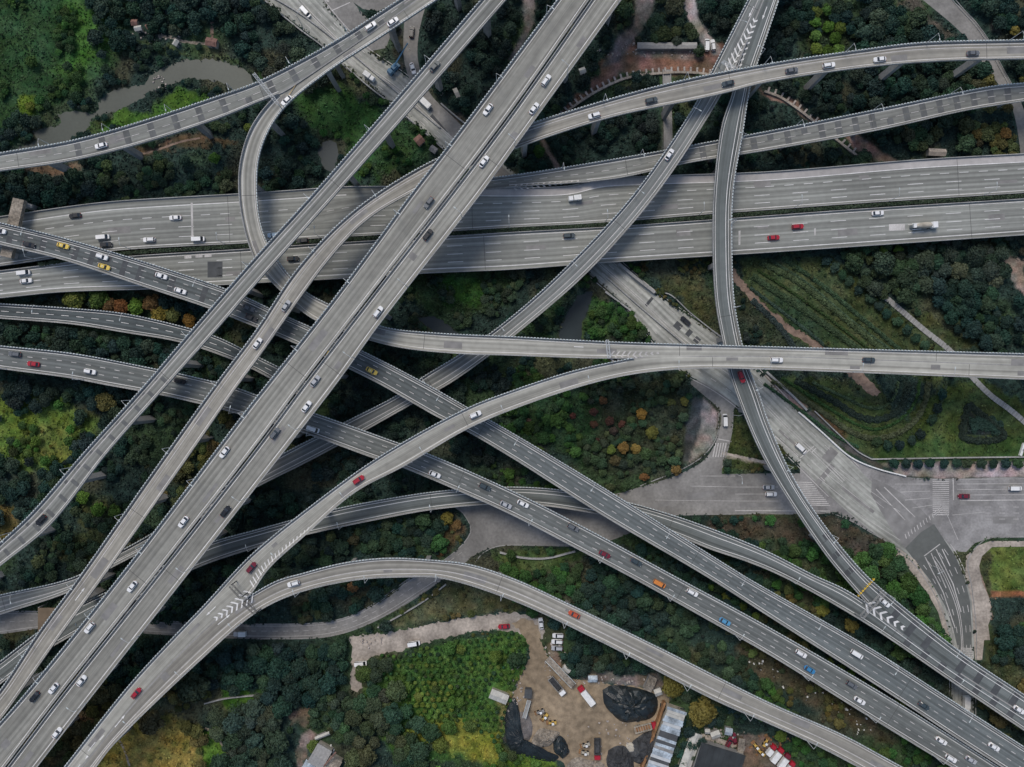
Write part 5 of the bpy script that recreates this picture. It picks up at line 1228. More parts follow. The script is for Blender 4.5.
    # planting strip between the two carriageways of the level highway
    D = [(60,262),(112,254.5),(250,246),(306,242),(456,233.7),(512,230),(612,224.5),(712,217),(768,213),(850,207),(1024,196)]
    hz = 8.0; k = 1-hz/H
    Dp = [(CX+(x-CX)*k, CY+(y-CY)*k) for x, y in D]
    DD = dense(Dp, 1.0, 20); L = arclen(DD)[-1]; n = 17000; s = RNG.random(n)*L
    x = np.interp(s, arclen(DD), DD[:, 0]); y = np.interp(s, arclen(DD), DD[:, 1])+(RNG.random(n)-.5)*3.2
    c = np.stack([(x-CX)*S, (CY-y)*S, hz+.25+.8*RNG.random(n)], 1); nn = RNG.normal(size=(n, 3))*.7; nn[:, 2] += 1; nn /= np.linalg.norm(nn, axis=1)[:, None]
    t_ = np.cross(nn, RNG.normal(size=(n, 3))); t_ /= np.linalg.norm(t_, axis=1)[:, None]; b = np.cross(nn, t_); q = .22
    me = quads_mesh('median_hedge', np.stack([c-t_*q-b*q, c+t_*q-b*q, c+t_*q+b*q, c-t_*q+b*q], 1)); me.materials.append(M['leaf'])
    o_ = bpy.data.objects.new('hedge', me); COL.objects.link(o_); o_.color = (0.042, 0.062, 0.036, 1); tag(o_, 'long clipped hedge in the median of the wide level highway', 'hedge')
    mb = MB()
    for i in range(0, len(DD)-4, 4):
        a, b2 = Vector(((DD[i][0]-CX)*S, (CY-DD[i][1])*S, 0)), Vector(((DD[i+4][0]-CX)*S, (CY-DD[i+4][1])*S, 0)); d = b2-a; c2 = (a+b2)/2
        mb.box(c2.x, c2.y, hz-1.2, hz+.30, d.length+.05, 1.15, math.atan2(d.y, d.x))
    mb.build('planter_trough', M['concrete'], o_)
    # low growth over all the open ground
    n = 190000; x = RNG.random(n)*1100-38; y = RNG.random(n)*840-36
    keep = ~mget(HARD, x, y); x, y = x[keep], y[keep]; mz = mget(MINZ, x, y)
    k = 1.0; vis = ~mget(VIEW, x, y); keep = vis & (mz > 2); x, y = x[keep], y[keep]
    col, de = cover_colour(x, y); keep = RNG.random(len(x)) < de*.95; x, y, col = x[keep], y[keep], col[keep]; n = len(x)
    lum = (.55+.95*RNG.random(n)**1.3)[:, None]; patchy = (vnoise(x, y, 5, 21)); h = (.08+.75*RNG.random(n)**2*patchy*1.6)
    Vs, Cs = [], []
    for rep in range(2):
        c = np.stack([(x-CX)*S+RNG.normal(size=n)*.25, (CY-y)*S+RNG.normal(size=n)*.25, h*(.6+.5*RNG.random(n))+.03], 1)
        nn = RNG.normal(size=(n, 3))*.6; nn[:, 2] += 1; nn /= np.linalg.norm(nn, axis=1)[:, None]
        t_ = np.cross(nn, RNG.normal(size=(n, 3))); t_ /= np.linalg.norm(t_, axis=1)[:, None]; b = np.cross(nn, t_); q = (.14+.22*RNG.random(n))[:, None]
        Vs.append(np.stack([c-t_*q-b*q, c+t_*q-b*q, c+t_*q+b*q, c-t_*q+b*q], 1)); Cs.append(col*lum*(.85+.3*RNG.random((n, 1))))
    me = quads_mesh('undergrowth', np.concatenate(Vs), np.concatenate(Cs)); me.materials.append(M['leafattr'])
    o = bpy.data.objects.new('undergrowth', me); COL.objects.link(o); tag(o, 'low grass, weeds and scrub covering the open ground', 'undergrowth', kind='stuff')
# ------------------------------------------------------------------ vehicles
CARCOL = {'white': (0.80,0.80,0.78), 'silver': (0.42,0.43,0.44), 'grey': (0.13,0.14,0.15), 'black': (0.018,0.02,0.024), 'dark blue grey': (0.05,0.07,0.08),
 'red': (0.38,0.02,0.035), 'dark red': (0.17,0.02,0.035), 'yellow': (0.72,0.52,0.10), 'blue': (0.05,0.22,0.42), 'light blue': (0.10,0.30,0.48), 'orange': (0.62,0.22,0.05), 'pale blue': (0.42,0.55,0.66), 'orange red': (0.50,0.09,0.04)}
def outline_rings(mb, rings):
    """skin a closed body from stacked outlines (lists of xyz), capped on top and bottom"""
    n = len(rings[0]); base = len(mb.v)
    for r in rings: mb.v += [tuple(p) for p in r]
    for k in range(len(rings)-1):
        for i in range(n):
            j = (i+1) % n; mb.f.append((base+k*n+i, base+k*n+j, base+(k+1)*n+j, base+(k+1)*n+i))
    mb.f.append(tuple(base+i for i in reversed(range(n)))); mb.f.append(tuple(base+(len(rings)-1)*n+i for i in range(n)))
def plan(L, Wd, z, front=.86, back=.88, rx=.5, x0=0.0):
    """rounded car outline seen from above"""
    h = L/2; w = Wd/2
    P = [(h, w*.45*front), (h-.12*rx*2, w*.78*front), (h-.5*rx*2, w*.98), (h*.3, w), (-h*.3, w), (-h+.45*rx*2, w*.98), (-h+.10*rx*2, w*.80*back), (-h, w*.45*back)]
    P = P+[(x, -y) for x, y in P[::-1]]
    return [(x+x0, y, z) for x, y in P]
def wheels(root, xs, tw, r=.33, wd=.24):
    out = []
    for x in xs:
        for s in (1, -1):
            mb = MB(); mb.tube((x, s*(tw/2-wd), r), (x, s*tw/2, r), r, r, 12); out.append(part('wheel', mb, 'tyre', root))
            mb = MB(); mb.tube((x, s*(tw/2-.01), r), (x, s*(tw/2+.012), r), r*.58, r*.5, 8); q = part('rim', mb, 'lamp', out[-1])
    return out
def part(name, mb, m, parent, tint=False, smooth=False):
    o = mb.build(name, M[m], parent, smooth); KIDS.setdefault(parent.name, []).append(o)
    if tint: o['tinted'] = 1
    return o
def lights(root, L, Wd, z=.62):
    for s in (1, -1):
        mb = MB(); mb.box(L/2-.10, s*Wd*.34, z, z+.14, .16, .34, s*-.25); part('headlight', mb, 'lightlens', root)
        mb = MB(); mb.box(-L/2+.08, s*Wd*.35, z+.05, z+.2, .12, .32, s*.25); part('tail_light', mb, 'redlens', root)
def make_sedan(L=4.7, Wd=1.86, taxi=False):
    root = empty('car')
    mb = MB(); P = plan
    outline_rings(mb, [P(L-.1, Wd-.16, .2), P(L, Wd-.02, .42), P(L, Wd, .62), P(L-.06, Wd-.04, .80), P(L-.30, Wd-.22, .93)])
    # bonnet and boot swell, roof
    def roofring(x0, x1, w0, w1, z):
        m = (w0+w1)/2
        return [(x1, w1*.5*.7, z), (x1-.06, w1*.5, z), (x0+.06, w0*.5, z), (x0, w0*.5*.7, z), (x0, -w0*.5*.7, z), (x0+.06, -w0*.5, z), (x1-.06, -w1*.5, z), (x1, -w1*.5*.7, z)]
    outline_rings(mb, [roofring(-1.28, .42, 1.28, 1.30, 1.37), roofring(-1.18, .34, 1.2, 1.22, 1.46)])
    outline_rings(mb, [[(1.02, .38, .90), (2.05, .30, .86), (2.05, -.30, .86), (1.02, -.38, .90)], [(1.05, .30, .97), (1.95, .22, .93), (1.95, -.22, .93), (1.05, -.30, .97)]])
    part('body', mb, 'carpaint', root, True)
    mb = MB()
    outline_rings(mb, [roofring(-1.95, 1.12, 1.50, 1.52, .90), roofring(-1.32, .46, 1.33, 1.35, 1.375)]); part('windows', mb, 'glass', root)
    mb = MB()
    for s in (1, -1):
        mb.box(.72, s*(Wd/2+.08), .92, 1.06, .16, .2)
    part('wing_mirrors', mb, 'carpaint', root, True)
    wheels(root, (1.42, -1.38), Wd-.02); lights(root, L, Wd)
    if taxi:
        mb = MB(); mb.box(-.35, 0, 1.46, 1.6, .22, .75, 0, .8); part('roof_sign', mb, 'white', root)
    return root
def make_suv(L=4.6, Wd=1.9):
    root = empty('car'); mb = MB()
    outline_rings(mb, [plan(L-.1, Wd-.16, .25), plan(L, Wd, .5), plan(L, Wd, .8), plan(L-.08, Wd-.06, .98), plan(L-.25, Wd-.2, 1.06)])
    def rr(x0, x1, w0, w1, z): return [(x1, w1*.36, z), (x1-.06, w1*.5, z), (x0+.06, w0*.5, z), (x0, w0*.36, z), (x0, -w0*.36, z), (x0+.06, -w0*.5, z), (x1-.06, -w1*.5, z), (x1, -w1*.36, z)]
    outline_rings(mb, [rr(-1.95, .42, 1.40, 1.36, 1.60), rr(-1.85, .34, 1.28, 1.26, 1.69)]); part('body', mb, 'carpaint', root, True)
    mb = MB(); outline_rings(mb, [rr(-2.16, 1.02, 1.60, 1.56, 1.04), rr(-1.98, .46, 1.43, 1.40, 1.605)]); part('windows', mb, 'glass', root)
    mb = MB()
    for s in (1, -1): mb.box(-.75, s*.56, 1.69, 1.74, 1.9, .06)
    part('roof_rails', mb, 'railgap', root)
    wheels(root, (1.40, -1.38), Wd-.02, .36); lights(root, L, Wd, .75); return root
def make_van(L=5.0, Wd=1.86):
    root = empty('van'); mb = MB()
    outline_rings(mb, [plan(L-.08, Wd-.12, .28, rx=.3), plan(L, Wd, .5, rx=.3), plan(L, Wd, .95, rx=.3), plan(L-.1, Wd-.06, 1.1, rx=.3)])
    def rr(x0, x1, w0, w1, z): return [(x1, w1*.42, z), (x1-.06, w1*.5, z), (x0+.06, w0*.5, z), (x0, w0*.45, z), (x0, -w0*.45, z), (x0+.06, -w0*.5, z), (x1-.06, -w1*.5, z), (x1, -w1*.42, z)]
    outline_rings(mb, [rr(-2.42, 1.22, 1.64, 1.60, 1.80), rr(-2.36, 1.14, 1.52, 1.50, 1.90)]); part('body', mb, 'carpaint', root, True)
    mb = MB(); outline_rings(mb, [rr(-2.45, 2.0, 1.76, 1.70, 1.08), rr(-2.42, 1.3, 1.66, 1.62, 1.81)]); part('windows', mb, 'glass', root)
    wheels(root, (1.6, -1.5), Wd-.02, .34); lights(root, L, Wd, .7); return root
def make_box_truck(L=6.8, Wd=2.2, bed='box', cab='white', bedm='white'):
    root = empty('truck'); mb = MB()
    def rr(x0, x1, w, z): return [(x1, w*.38, z), (x1-.12, w*.5, z), (x0, w*.5, z), (x0, -w*.5, z), (x1-.12, -w*.5, z), (x1, -w*.38, z)]
    h = L/2
    outline_rings(mb, [rr(h-1.9, h, Wd-.1, .5), rr(h-1.9, h, Wd, 1.4), rr(h-1.9, h-.22, Wd-.1, 2.15), rr(h-1.85, h-.35, Wd-.3, 2.3)]); part('cab', mb, 'carpaint', root, True)
    mb = MB(); mb.hexa([(h-.14, -Wd*.42, 1.35), (h-.02, -Wd*.40, 1.35), (h-.02, Wd*.40, 1.35), (h-.14, Wd*.42, 1.35), (h-.32, -Wd*.38, 2.12), (h-.22, -Wd*.38, 2.05), (h-.22, Wd*.38, 2.05), (h-.32, Wd*.38, 2.12)]); part('windscreen', mb, 'glass', root)
    mb = MB(); mb.box(-.2, 0, .55, .8, L-.8, .9); part('chassis', mb, 'railgap', root)
    l = L-2.15; cx = -h+l/2
    if bed == 'box':
        mb = MB(); mb.box(cx, 0, .85, 2.75, l, Wd, 0, 1); 
        for i in range(6): mb.box(cx-l/2+l*(i+.5)/6, 0, 2.74, 2.79, .07, Wd*.96)
        part('cargo_box', mb, bedm, root)
    else:
        mb = MB()
        mb.box(cx, 0, .85, 1.0, l, Wd)
        for s in (1, -1): mb.box(cx, s*(Wd/2-.07), 1.0, 1.9, l, .14)
        mb.box(cx-l/2+.07, 0, 1.0, 1.85, .14, Wd-.3); mb.box(cx+l/2-.07, 0, 1.0, 2.1, .14, Wd-.3)
        for i in range(5): 
            for s in (1, -1): mb.box(cx-l/2+l*(i+.5)/5, s*(Wd/2+.03), .9, 1.88, .12, .06)
        part('dump_bed', mb, bedm, root)
        mb = MB(); mb.box(cx, 0, 1.0, 1.45, l-.35, Wd-.35, 0, .8); part('load', mb, {'open': 'tarpgrey', 'ribbed': 'rust'}[bed], root)
        if bed == 'ribbed':
            mb = MB()
            for i in range(7): mb.box(cx-l/2+l*(i+.5)/7, 0, 1.86, 1.96, .16, Wd-.2)
            part('cross_bars', mb, 'cream', root)
    wheels(root, (h-1.1, -h+1.0, -h+2.1) if L > 6.5 else (h-.9, -h+1.1), Wd-.02, .46, .3); return root
def make_mixer():
    root = empty('truck'); L, Wd = 10.4, 2.5; h = L/2; mb = MB()
    def rr(x0, x1, w, z): return [(x1, w*.38, z), (x1-.12, w*.5, z), (x0, w*.5, z), (x0, -w*.5, z), (x1-.12, -w*.5, z), (x1, -w*.38, z)]
    outline_rings(mb, [rr(h-2.2, h, Wd-.1, .6), rr(h-2.2, h, Wd, 1.6), rr(h-2.2, h-.2, Wd-.1, 2.6), rr(h-2.1, h-.35, Wd-.3, 2.8)]); part('cab', mb, 'carpaint', root, True)
    mb = MB(); mb.hexa([(h-.14, -1, 1.6), (h+.02, -1, 1.6), (h+.02, 1, 1.6), (h-.14, 1, 1.6), (h-.3, -.95, 2.55), (h-.16, -.95, 2.5), (h-.16, .95, 2.5), (h-.3, .95, 2.55)]); part('windscreen', mb, 'glass', root)
    mb = MB(); mb.box(-.6, 0, .6, .95, L-1.4, 1.1); part('chassis', mb, 'railgap', root)
    mb = MB()
    prof = [(2.6, .75), (1.8, 1.12), (.3, 1.22), (-1.2, 1.12), (-2.8, .82), (-3.9, .55)]
    for (a, ra), (b, rb) in zip(prof[:-1], prof[1:]): mb.tube((a, 0, 2.15+(2.6-a)*.09), (b, 0, 2.15+(2.6-b)*.09), ra, rb, 20)
    part('mixing_drum', mb, 'cream', root)
    mb = MB(); mb.box(-4.3, 0, 2.2, 3.5, .9, 1.3, 0, 1.25); part('hopper', mb, 'white', root)
    mb = MB(); mb.box(3.0-.35, 0, 1.0, 2.6, .5, 1.9); part('water_tank', mb, 'white', root)
    for s in (1, -1):
        mb = MB(); mb.box(-2.6, s*1.1, 1.05, 1.15, 3.4, .3); part('mudguard', mb, 'white', root)
    wheels(root, (h-1.4, h-3.1, -h+1.9, -h+3.2), Wd-.02, .5, .32); return root
def make_pickup(L=5.2, Wd=1.85):
    root = empty('pickup'); mb = MB()
    outline_rings(mb, [plan(L-.1, Wd-.1, .3, rx=.35), plan(L, Wd, .55, rx=.35), plan(L, Wd, .85, rx=.35), plan(L-.1, Wd-.08, .98, rx=.35)])
    mb.box(.75, 0, 1.62, 1.72, 1.0, 1.45)
    part('body', mb, 'carpaint', root, True)
    mb = MB(); mb.hexa([(-.05, -.8, .97), (1.75, -.8, .97), (1.75, .8, .97), (-.05, .8, .97), (.2, -.72, 1.62), (1.25, -.72, 1.62), (1.25, .72, 1.62), (.2, .72, 1.62)]); part('windows', mb, 'glass', root)
    mb = MB(); mb.box(-1.35, 0, .985, 1.03, 2.1, 1.45); part('cargo_bed', mb, 'joint', root)
    wheels(root, (1.6, -1.6), Wd-.02, .36); lights(root, L, Wd, .7); return root
MAKERS = {'sedan': (make_sedan, 'car'), 'taxi': (lambda: make_sedan(taxi=True), 'taxi'), 'suv': (make_suv, 'car'), 'van': (make_van, 'van'), 'pickup': (make_pickup, 'pickup'),
 'box': (make_box_truck, 'truck'), 'smallbox': (lambda: make_box_truck(5.0, 1.9), 'truck'), 'dump': (lambda: make_box_truck(8.6, 2.5, 'open', bedm='tarpgrey'), 'truck'), 'dumpgrey': (lambda: make_box_truck(8.6, 2.5, 'open', bedm='concrete'), 'truck'),
 'longbox': (lambda: make_box_truck(8.8, 2.5, 'box'), 'truck'), 'ribbed': (lambda: make_box_truck(9.0, 2.6, 'ribbed', bedm='cream'), 'truck'), 'mixer': (make_mixer, 'truck')}
VP = {}
NOUN = {'sedan': 'car', 'taxi': 'taxi', 'suv': 'car', 'van': 'van', 'pickup': 'pickup', 'box': 'box truck', 'smallbox': 'small box truck', 'mixer': 'cement mixer truck'}
# x, y, road, colour, kind, direction (+1 along the ribbon), optional label
CARS = [
(102,146,'N','white','sedan',-1),(371,27,'N','white','suv',1),(393,22.5,'N','white','sedan',1),(287,101,'I','white','sedan',1),
(435,67,'B1','dark blue grey','sedan',1),(42,519.5,'B1','black','suv',-1),
(286.5,306,'B2','silver','sedan',1),(258,343.5,'B2','white','sedan',1),(594,116,'B2','white','suv',-1),(651,101,'B2','dark blue grey','suv',1),(727.5,84,'B2','dark blue grey','sedan',-1),(791,71,'B2','grey','sedan',1),(828,66,'B2','white','suv',1),(879,60,'B2','white','sedan',-1),(972,54,'B2','grey','sedan',1),
(488,110,'A1','white','sedan',-1),(429,203,'A1','grey','suv',-1),(225,452,'A1','white','sedan',-1),(184,521.5,'A1','white','sedan',-1),(133,586,'A1','white','sedan',-1),(90.5,627,'A1','white','suv',-1),(54.5,687.5,'A1','white','sedan',-1),(35.5,696,'A1','black','sedan',-1),
(546,81,'A2','white','suv',1),(534,109,'A2','white','sedan',1),(484,162,'A2','white','sedan',1),(428,235,'A2','black','suv',1),(378.5,312,'A2','white','suv',1),(315.5,381,'A2','silver','sedan',1),(307,406.5,'A2','white','sedan',1),(275.5,433,'A2','grey','suv',1),(226,511,'A2','black','sedan',1),(82.5,680,'A2','white','sedan',1),(58,732,'A2','white','sedan',1),
(669,155,'J1','white','sedan',1),(741,377,'J2','red','suv',-1),
(1,231,'F1','white','sedan',1),(30,245,'F1','black','sedan',1),(64,246,'F1','yellow','taxi',1),(103,257,'F1','white','suv',1),(105,267,'F1','yellow','taxi',1),(162,276,'F1','white','sedan',1),(181,291,'F1','white','sedan',1),(249,308,'F1','grey','sedan',1),(252,318,'F1','black','suv',1),(372,371,'F1','yellow','taxi',1),(325,352,'F1','yellow','taxi',1),(856,653.5,'F1','white','van',1),(923,705,'F1','dark blue grey','sedan',1),(993,746,'F1','white','sedan',1),
(16,354,'F2','grey','suv',-1),(34.5,364,'F2','red','sedan',-1),(91,371.5,'F2','white','suv',1),(181,381,'F2','black','suv',1),(313.5,429,'F2','white','van',1),(435,474,'F2','white','sedan',1),(485,486.5,'F2','dark blue grey','suv',1),(506,504.5,'F2','silver','sedan',1),(523,503.5,'F2','white','sedan',1),(573,527,'F2','grey','suv',1),(604.5,554,'F2','dark red','sedan',1),(636,561.5,'F2','dark blue grey','sedan',1),(659,583,'F2','orange','van',1),(692,592,'F2','white','suv',1),(724.5,621,'F2','light blue','sedan',1),(800.5,653,'F2','white','suv',1),(809,669,'F2','blue','sedan',1),(851,684,'F2','grey','suv',1),(859,700,'F2','white','sedan',1),(940.5,740,'F2','white','sedan',1),(950,757.5,'F2','white','suv',1),(970,759,'F2','silver','sedan',1),
(76,216,'H1','black','sedan',-1),(104,237.5,'H1','white','van',1),(107,245,'H1','black','suv',1),(176,218,'H1','white','sedan',-1),(150,240,'H1','white','suv',-1),(199,239.5,'H1','white','van',1),(274,235.5,'H1','pale blue','suv',-1),(303,241,'H1','black','suv',-1),(574.5,199,'H1','white','smallbox',-1),
(25,273,'H2','white','van',1),(27,281,'H2','white','sedan',1),(293.5,259,'H2','black','suv',1),(569,236,'H2','dark blue grey','suv',1),(773,238,'H2','red','sedan',1),(797,227,'H2','red','suv',1),(877,213.5,'H2','white','sedan',1),(922,226.5,'H2','white','mixer',1),
(776,360,'I','white','suv',1),(868,360,'I','dark blue grey','sedan',1),(475.5,414.5,'D2','white','suv',1),(359,479.5,'D2','red','suv',1),(252,567,'D2','dark red','suv',1),(137,692.5,'D2','red','sedan',1),
(294,583,'D3','white','suv',-1),(574,614,'D3','orange red','sedan',-1),(884,602,'J2','white','sedan',-1),(1018,709,'LM','white','sedan',1),
(306,13,'G','white','van',1),(370,78,'G','white','smallbox',1),(424,103,'G','white','box',-1),(685,321,'G','black','suv',-1),(800,448,'G','white','van',1),(964,703,'G','white','box',1),
(412,33,'X','black','suv',1),(413,69,'X','white','sedan',-1),
]
def put_vehicle(kind, x, y, z, ang, colour, label, cat, group=None, nm=None):
    if kind not in VP:
        o = MAKERS[kind][0](); VP[kind] = o; first = True
    else: o = copy_tree(VP[kind]); first = False
    def tint(q, src):
        for a, b in zip(KIDS.get(src.name, []), q.children if False else kids_of(q)):
            if a.get('tinted'): b.color = (*colour, 1)
    o.location = (x, y, z); o.rotation_euler = (0, 0, ang)
    for ch in kids_of(o):
        if ch.get('tinted'): ch.color = (*colour, 1)
    tag(o, label, cat, group)
    return o
_KC = {}
def kids_of(o):
    return [c for c in COL.objects if c.parent is o] if False else _KIDMAP(o)
def _KIDMAP(o): return list(o.children)
ORD = ['first', 'second', 'third', 'fourth', 'fifth', 'sixth', 'seventh', 'eighth', 'ninth', 'tenth', 'eleventh', 'twelfth']
def shorten(lab):
    for a, b in (('the upper of the two dark flyovers running to the lower right', 'the upper dark flyover'), ('the lower of the two dark flyovers running to the lower right', 'the lower dark flyover'),
                 ('the upper carriageway of the wide level highway', 'the upper wide carriageway'), ('the lower carriageway of the wide level highway', 'the lower wide carriageway'), ('deck of the twin diagonal highway', 'twin diagonal deck'),
                 ('the long curved flyover bending to the upper right', 'the long curved flyover'), ('the pale curved flyover through the middle', 'the pale middle curve'), ('the slender flyover forking left at the top', 'the slender left fork'),
                 ('the low dark ramp under the other decks', 'the low dark ramp'), ('the arching flyover above the construction yard', 'the arching flyover'), ('the slim flyover leaving the wide highway to the upper right', 'the slim barred flyover'), ('the straight narrow flyover at the far left', 'the straight narrow flyover')): lab = lab.replace(a, b)
    return lab
def vehicles():
    groups = {}
    for c in CARS: groups.setdefault((c[2], c[3], NOUN[c[4]]), []).append(c)
    shortg = {'G': 'the main road on the ground', 'X': 'the narrow service lane at the top'}
    for c in CARS:
        x, y, rk, colr, kind, dr = c[:6]; r = ROADS[rk]; d = r.near(x, y)
        z = np.interp(d, r.s, r.z); p = W(x, y, z+.02); a = r.ang(d)+(0 if dr > 0 else PI)
        g = groups[(rk, colr, NOUN[kind])]
        where = FLY[rk]['short'] if rk in FLY else shortg[rk]
        spread = max(q[0] for q in g)-min(q[0] for q in g) >= (max(q[1] for q in g)-min(q[1] for q in g))*.8
        if len(g) == 1: lab = f'{colr} {NOUN[kind]} on {where}, the only {colr} one there'
        else:
            gs = sorted(g, key=lambda q: q[0] if spread else q[1]); i = gs.index(c)
            lab = f'{colr} {NOUN[kind]} on {where}, {ORD[i]} {colr} one from the {"left" if spread else "top"}'
        lab = shorten(lab)
        lab = lab.replace('dark blue grey', 'dark')
        put_vehicle(kind, p.x, p.y, p.z, a, CARCOL[colr], lab, MAKERS[kind][1], 'vehicles on the roads')
    # vehicles off the ribbons: x, y, heading of the nose in the picture (degrees anticlockwise from right)
    for (x, y, h, kind, colr, lab) in [
      (706.5,46,88,'van','white','white van parked left of the white car at the end of the brown works'),(712.5,46,98,'suv','white','white car parked right of the white van at the end of the brown works'),
      (724.5,420,92,'van','white','white van on the slip lane before the zebra crossing'),(1014,488,0,'van','white','white van on the cross street at the right edge'),(963,496,180,'sedan','dark red','dark red car on the cross street right of the zebra crossing'),
      (770.5,493.8,0,'suv','white','white car on the cross street left of the winding flyover'),(768,487,0,'sedan','silver','silver car above the white one left of the winding flyover'),
      (241,632.5,180,'smallbox','silver','small pale box truck on the slip road below the chevron gore'),(504,626,184,'sedan','red','red car on the pale dirt track'),(414,643,8,'van','white','white van at the edge of the pale dirt track'),
      (361,663,5,'van','white','white van parked at the shady turning below the dirt track'),(541,623,97,'sedan','white','white car standing on the track at the yard entrance'),(558,635,178,'suv','white','upper white car parked beside the yard entrance'),
      (557,641,178,'suv','white','lower white car parked beside the yard entrance'),(557,647.5,178,'suv','silver','silver car parked below the two white ones at the yard entrance'),
      (557,685,-50,'dumpgrey','white','grey open dump truck with white cab in the construction yard'),(586,694,128,'longbox','red','red cabbed truck with long white box in the construction yard'),
      (645,726,14,'ribbed','red','red cabbed truck with ribbed orange bed beside the tarpaulins'),(597,747.5,-90,'dump','red','red cabbed truck with dark bed standing upright at the yard bottom'),
      (770,748,50,'smallbox','red','leftmost red truck in the row at the sheds'),(776,753,52,'box','red','second red truck in the row at the sheds'),(783,759,55,'box','dark red','third red truck in the row at the sheds'),(789,765,55,'smallbox','red','last red truck in the row at the bottom edge'),
      (734,738,100,'sedan','dark red','dark red car beside the brown container near the dark roof'),(729,741,60,'suv','dark red','second dark red car left of the one by the brown container')]:
        p = W(x, y, .12); put_vehicle(kind, p.x, p.y, p.z-.02, math.radians(h), CARCOL[colr], lab, MAKERS[kind][1])

# ------------------------------------------------------------------ street lamps
def make_lamp():
    root = empty('street_lamp'); mb = MB(); mb.tube((0, 0, 0), (0, 0, 8.2), .13, .08, 7); mb.tube((0, 0, 8.15), (1.2, 0, 8.7), .07, .06, 6); mb.tube((1.2, 0, 8.7), (2.2, 0, 8.8), .06, .05, 6)
    part('pole', mb, 'lamp', root); mb = MB(); mb.box(2.5, 0, 8.74, 8.88, .95, .34, 0, .8); part('lamp_head', mb, 'rail', root)
    return root
def lamps():
    proto = None
    names = {'A': 0}
    for k in DECKS:
        r = ROADS[k]
        for (side, sp_, ph, st) in FLY[k]['lamps']:
            sg = 1 if side == 'L' else -1; d = ph
            while d < r.len:
                x, y, z = r.at(d, .10, 0, side=sg)
                if in_frame(x, y, z, 6) and not merged(r, d, .2, sg, DECKS, shrink=-.6):
                    kk = S*(1-z/H); px, py = x/kk+CX, CY-y/kk
                    # a post may not run up through a higher deck
                    hitdeck = False
                    for q in DECKS:
                        if q == k: continue
                        ok, zz = ROADS[q].inside(x, y, 1.5)
                        if ok and zz > z+1: hitdeck = True
                    if not hitdeck:
                        o = copy_tree(proto) if proto else make_lamp()
                        if not proto: proto = o
                        tt = r.ang(d); o.location = (x, y, z+.7); o.rotation_euler = (0, 0, tt-PI/2*sg)
                        tag(o, shorten('slim grey street lamp on the parapet of '+FLY[k]['short']), 'street lamp', shorten('street lamps along '+FLY[k]['short']))
                d += sp_
    for (x, y, h, lab) in [(733,415,20,'street lamp leaning over the slip lane beside the grass wedge'),(302,25,60,'street lamp over the upper left main road'),(736,474,-90,'street lamp at the left end of the cross street'),(933,566,200,'street lamp beside the bend below the junction'),(962,650,180,'street lamp at the lower zebra crossing'),(745,352,180,'street lamp on the main road beside the level deck')]:
        o = copy_tree(proto); p = W(x, y, 0); o.location = (p.x, p.y, 0); o.rotation_euler = (0, 0, math.radians(h)); tag(o, lab, 'street lamp')

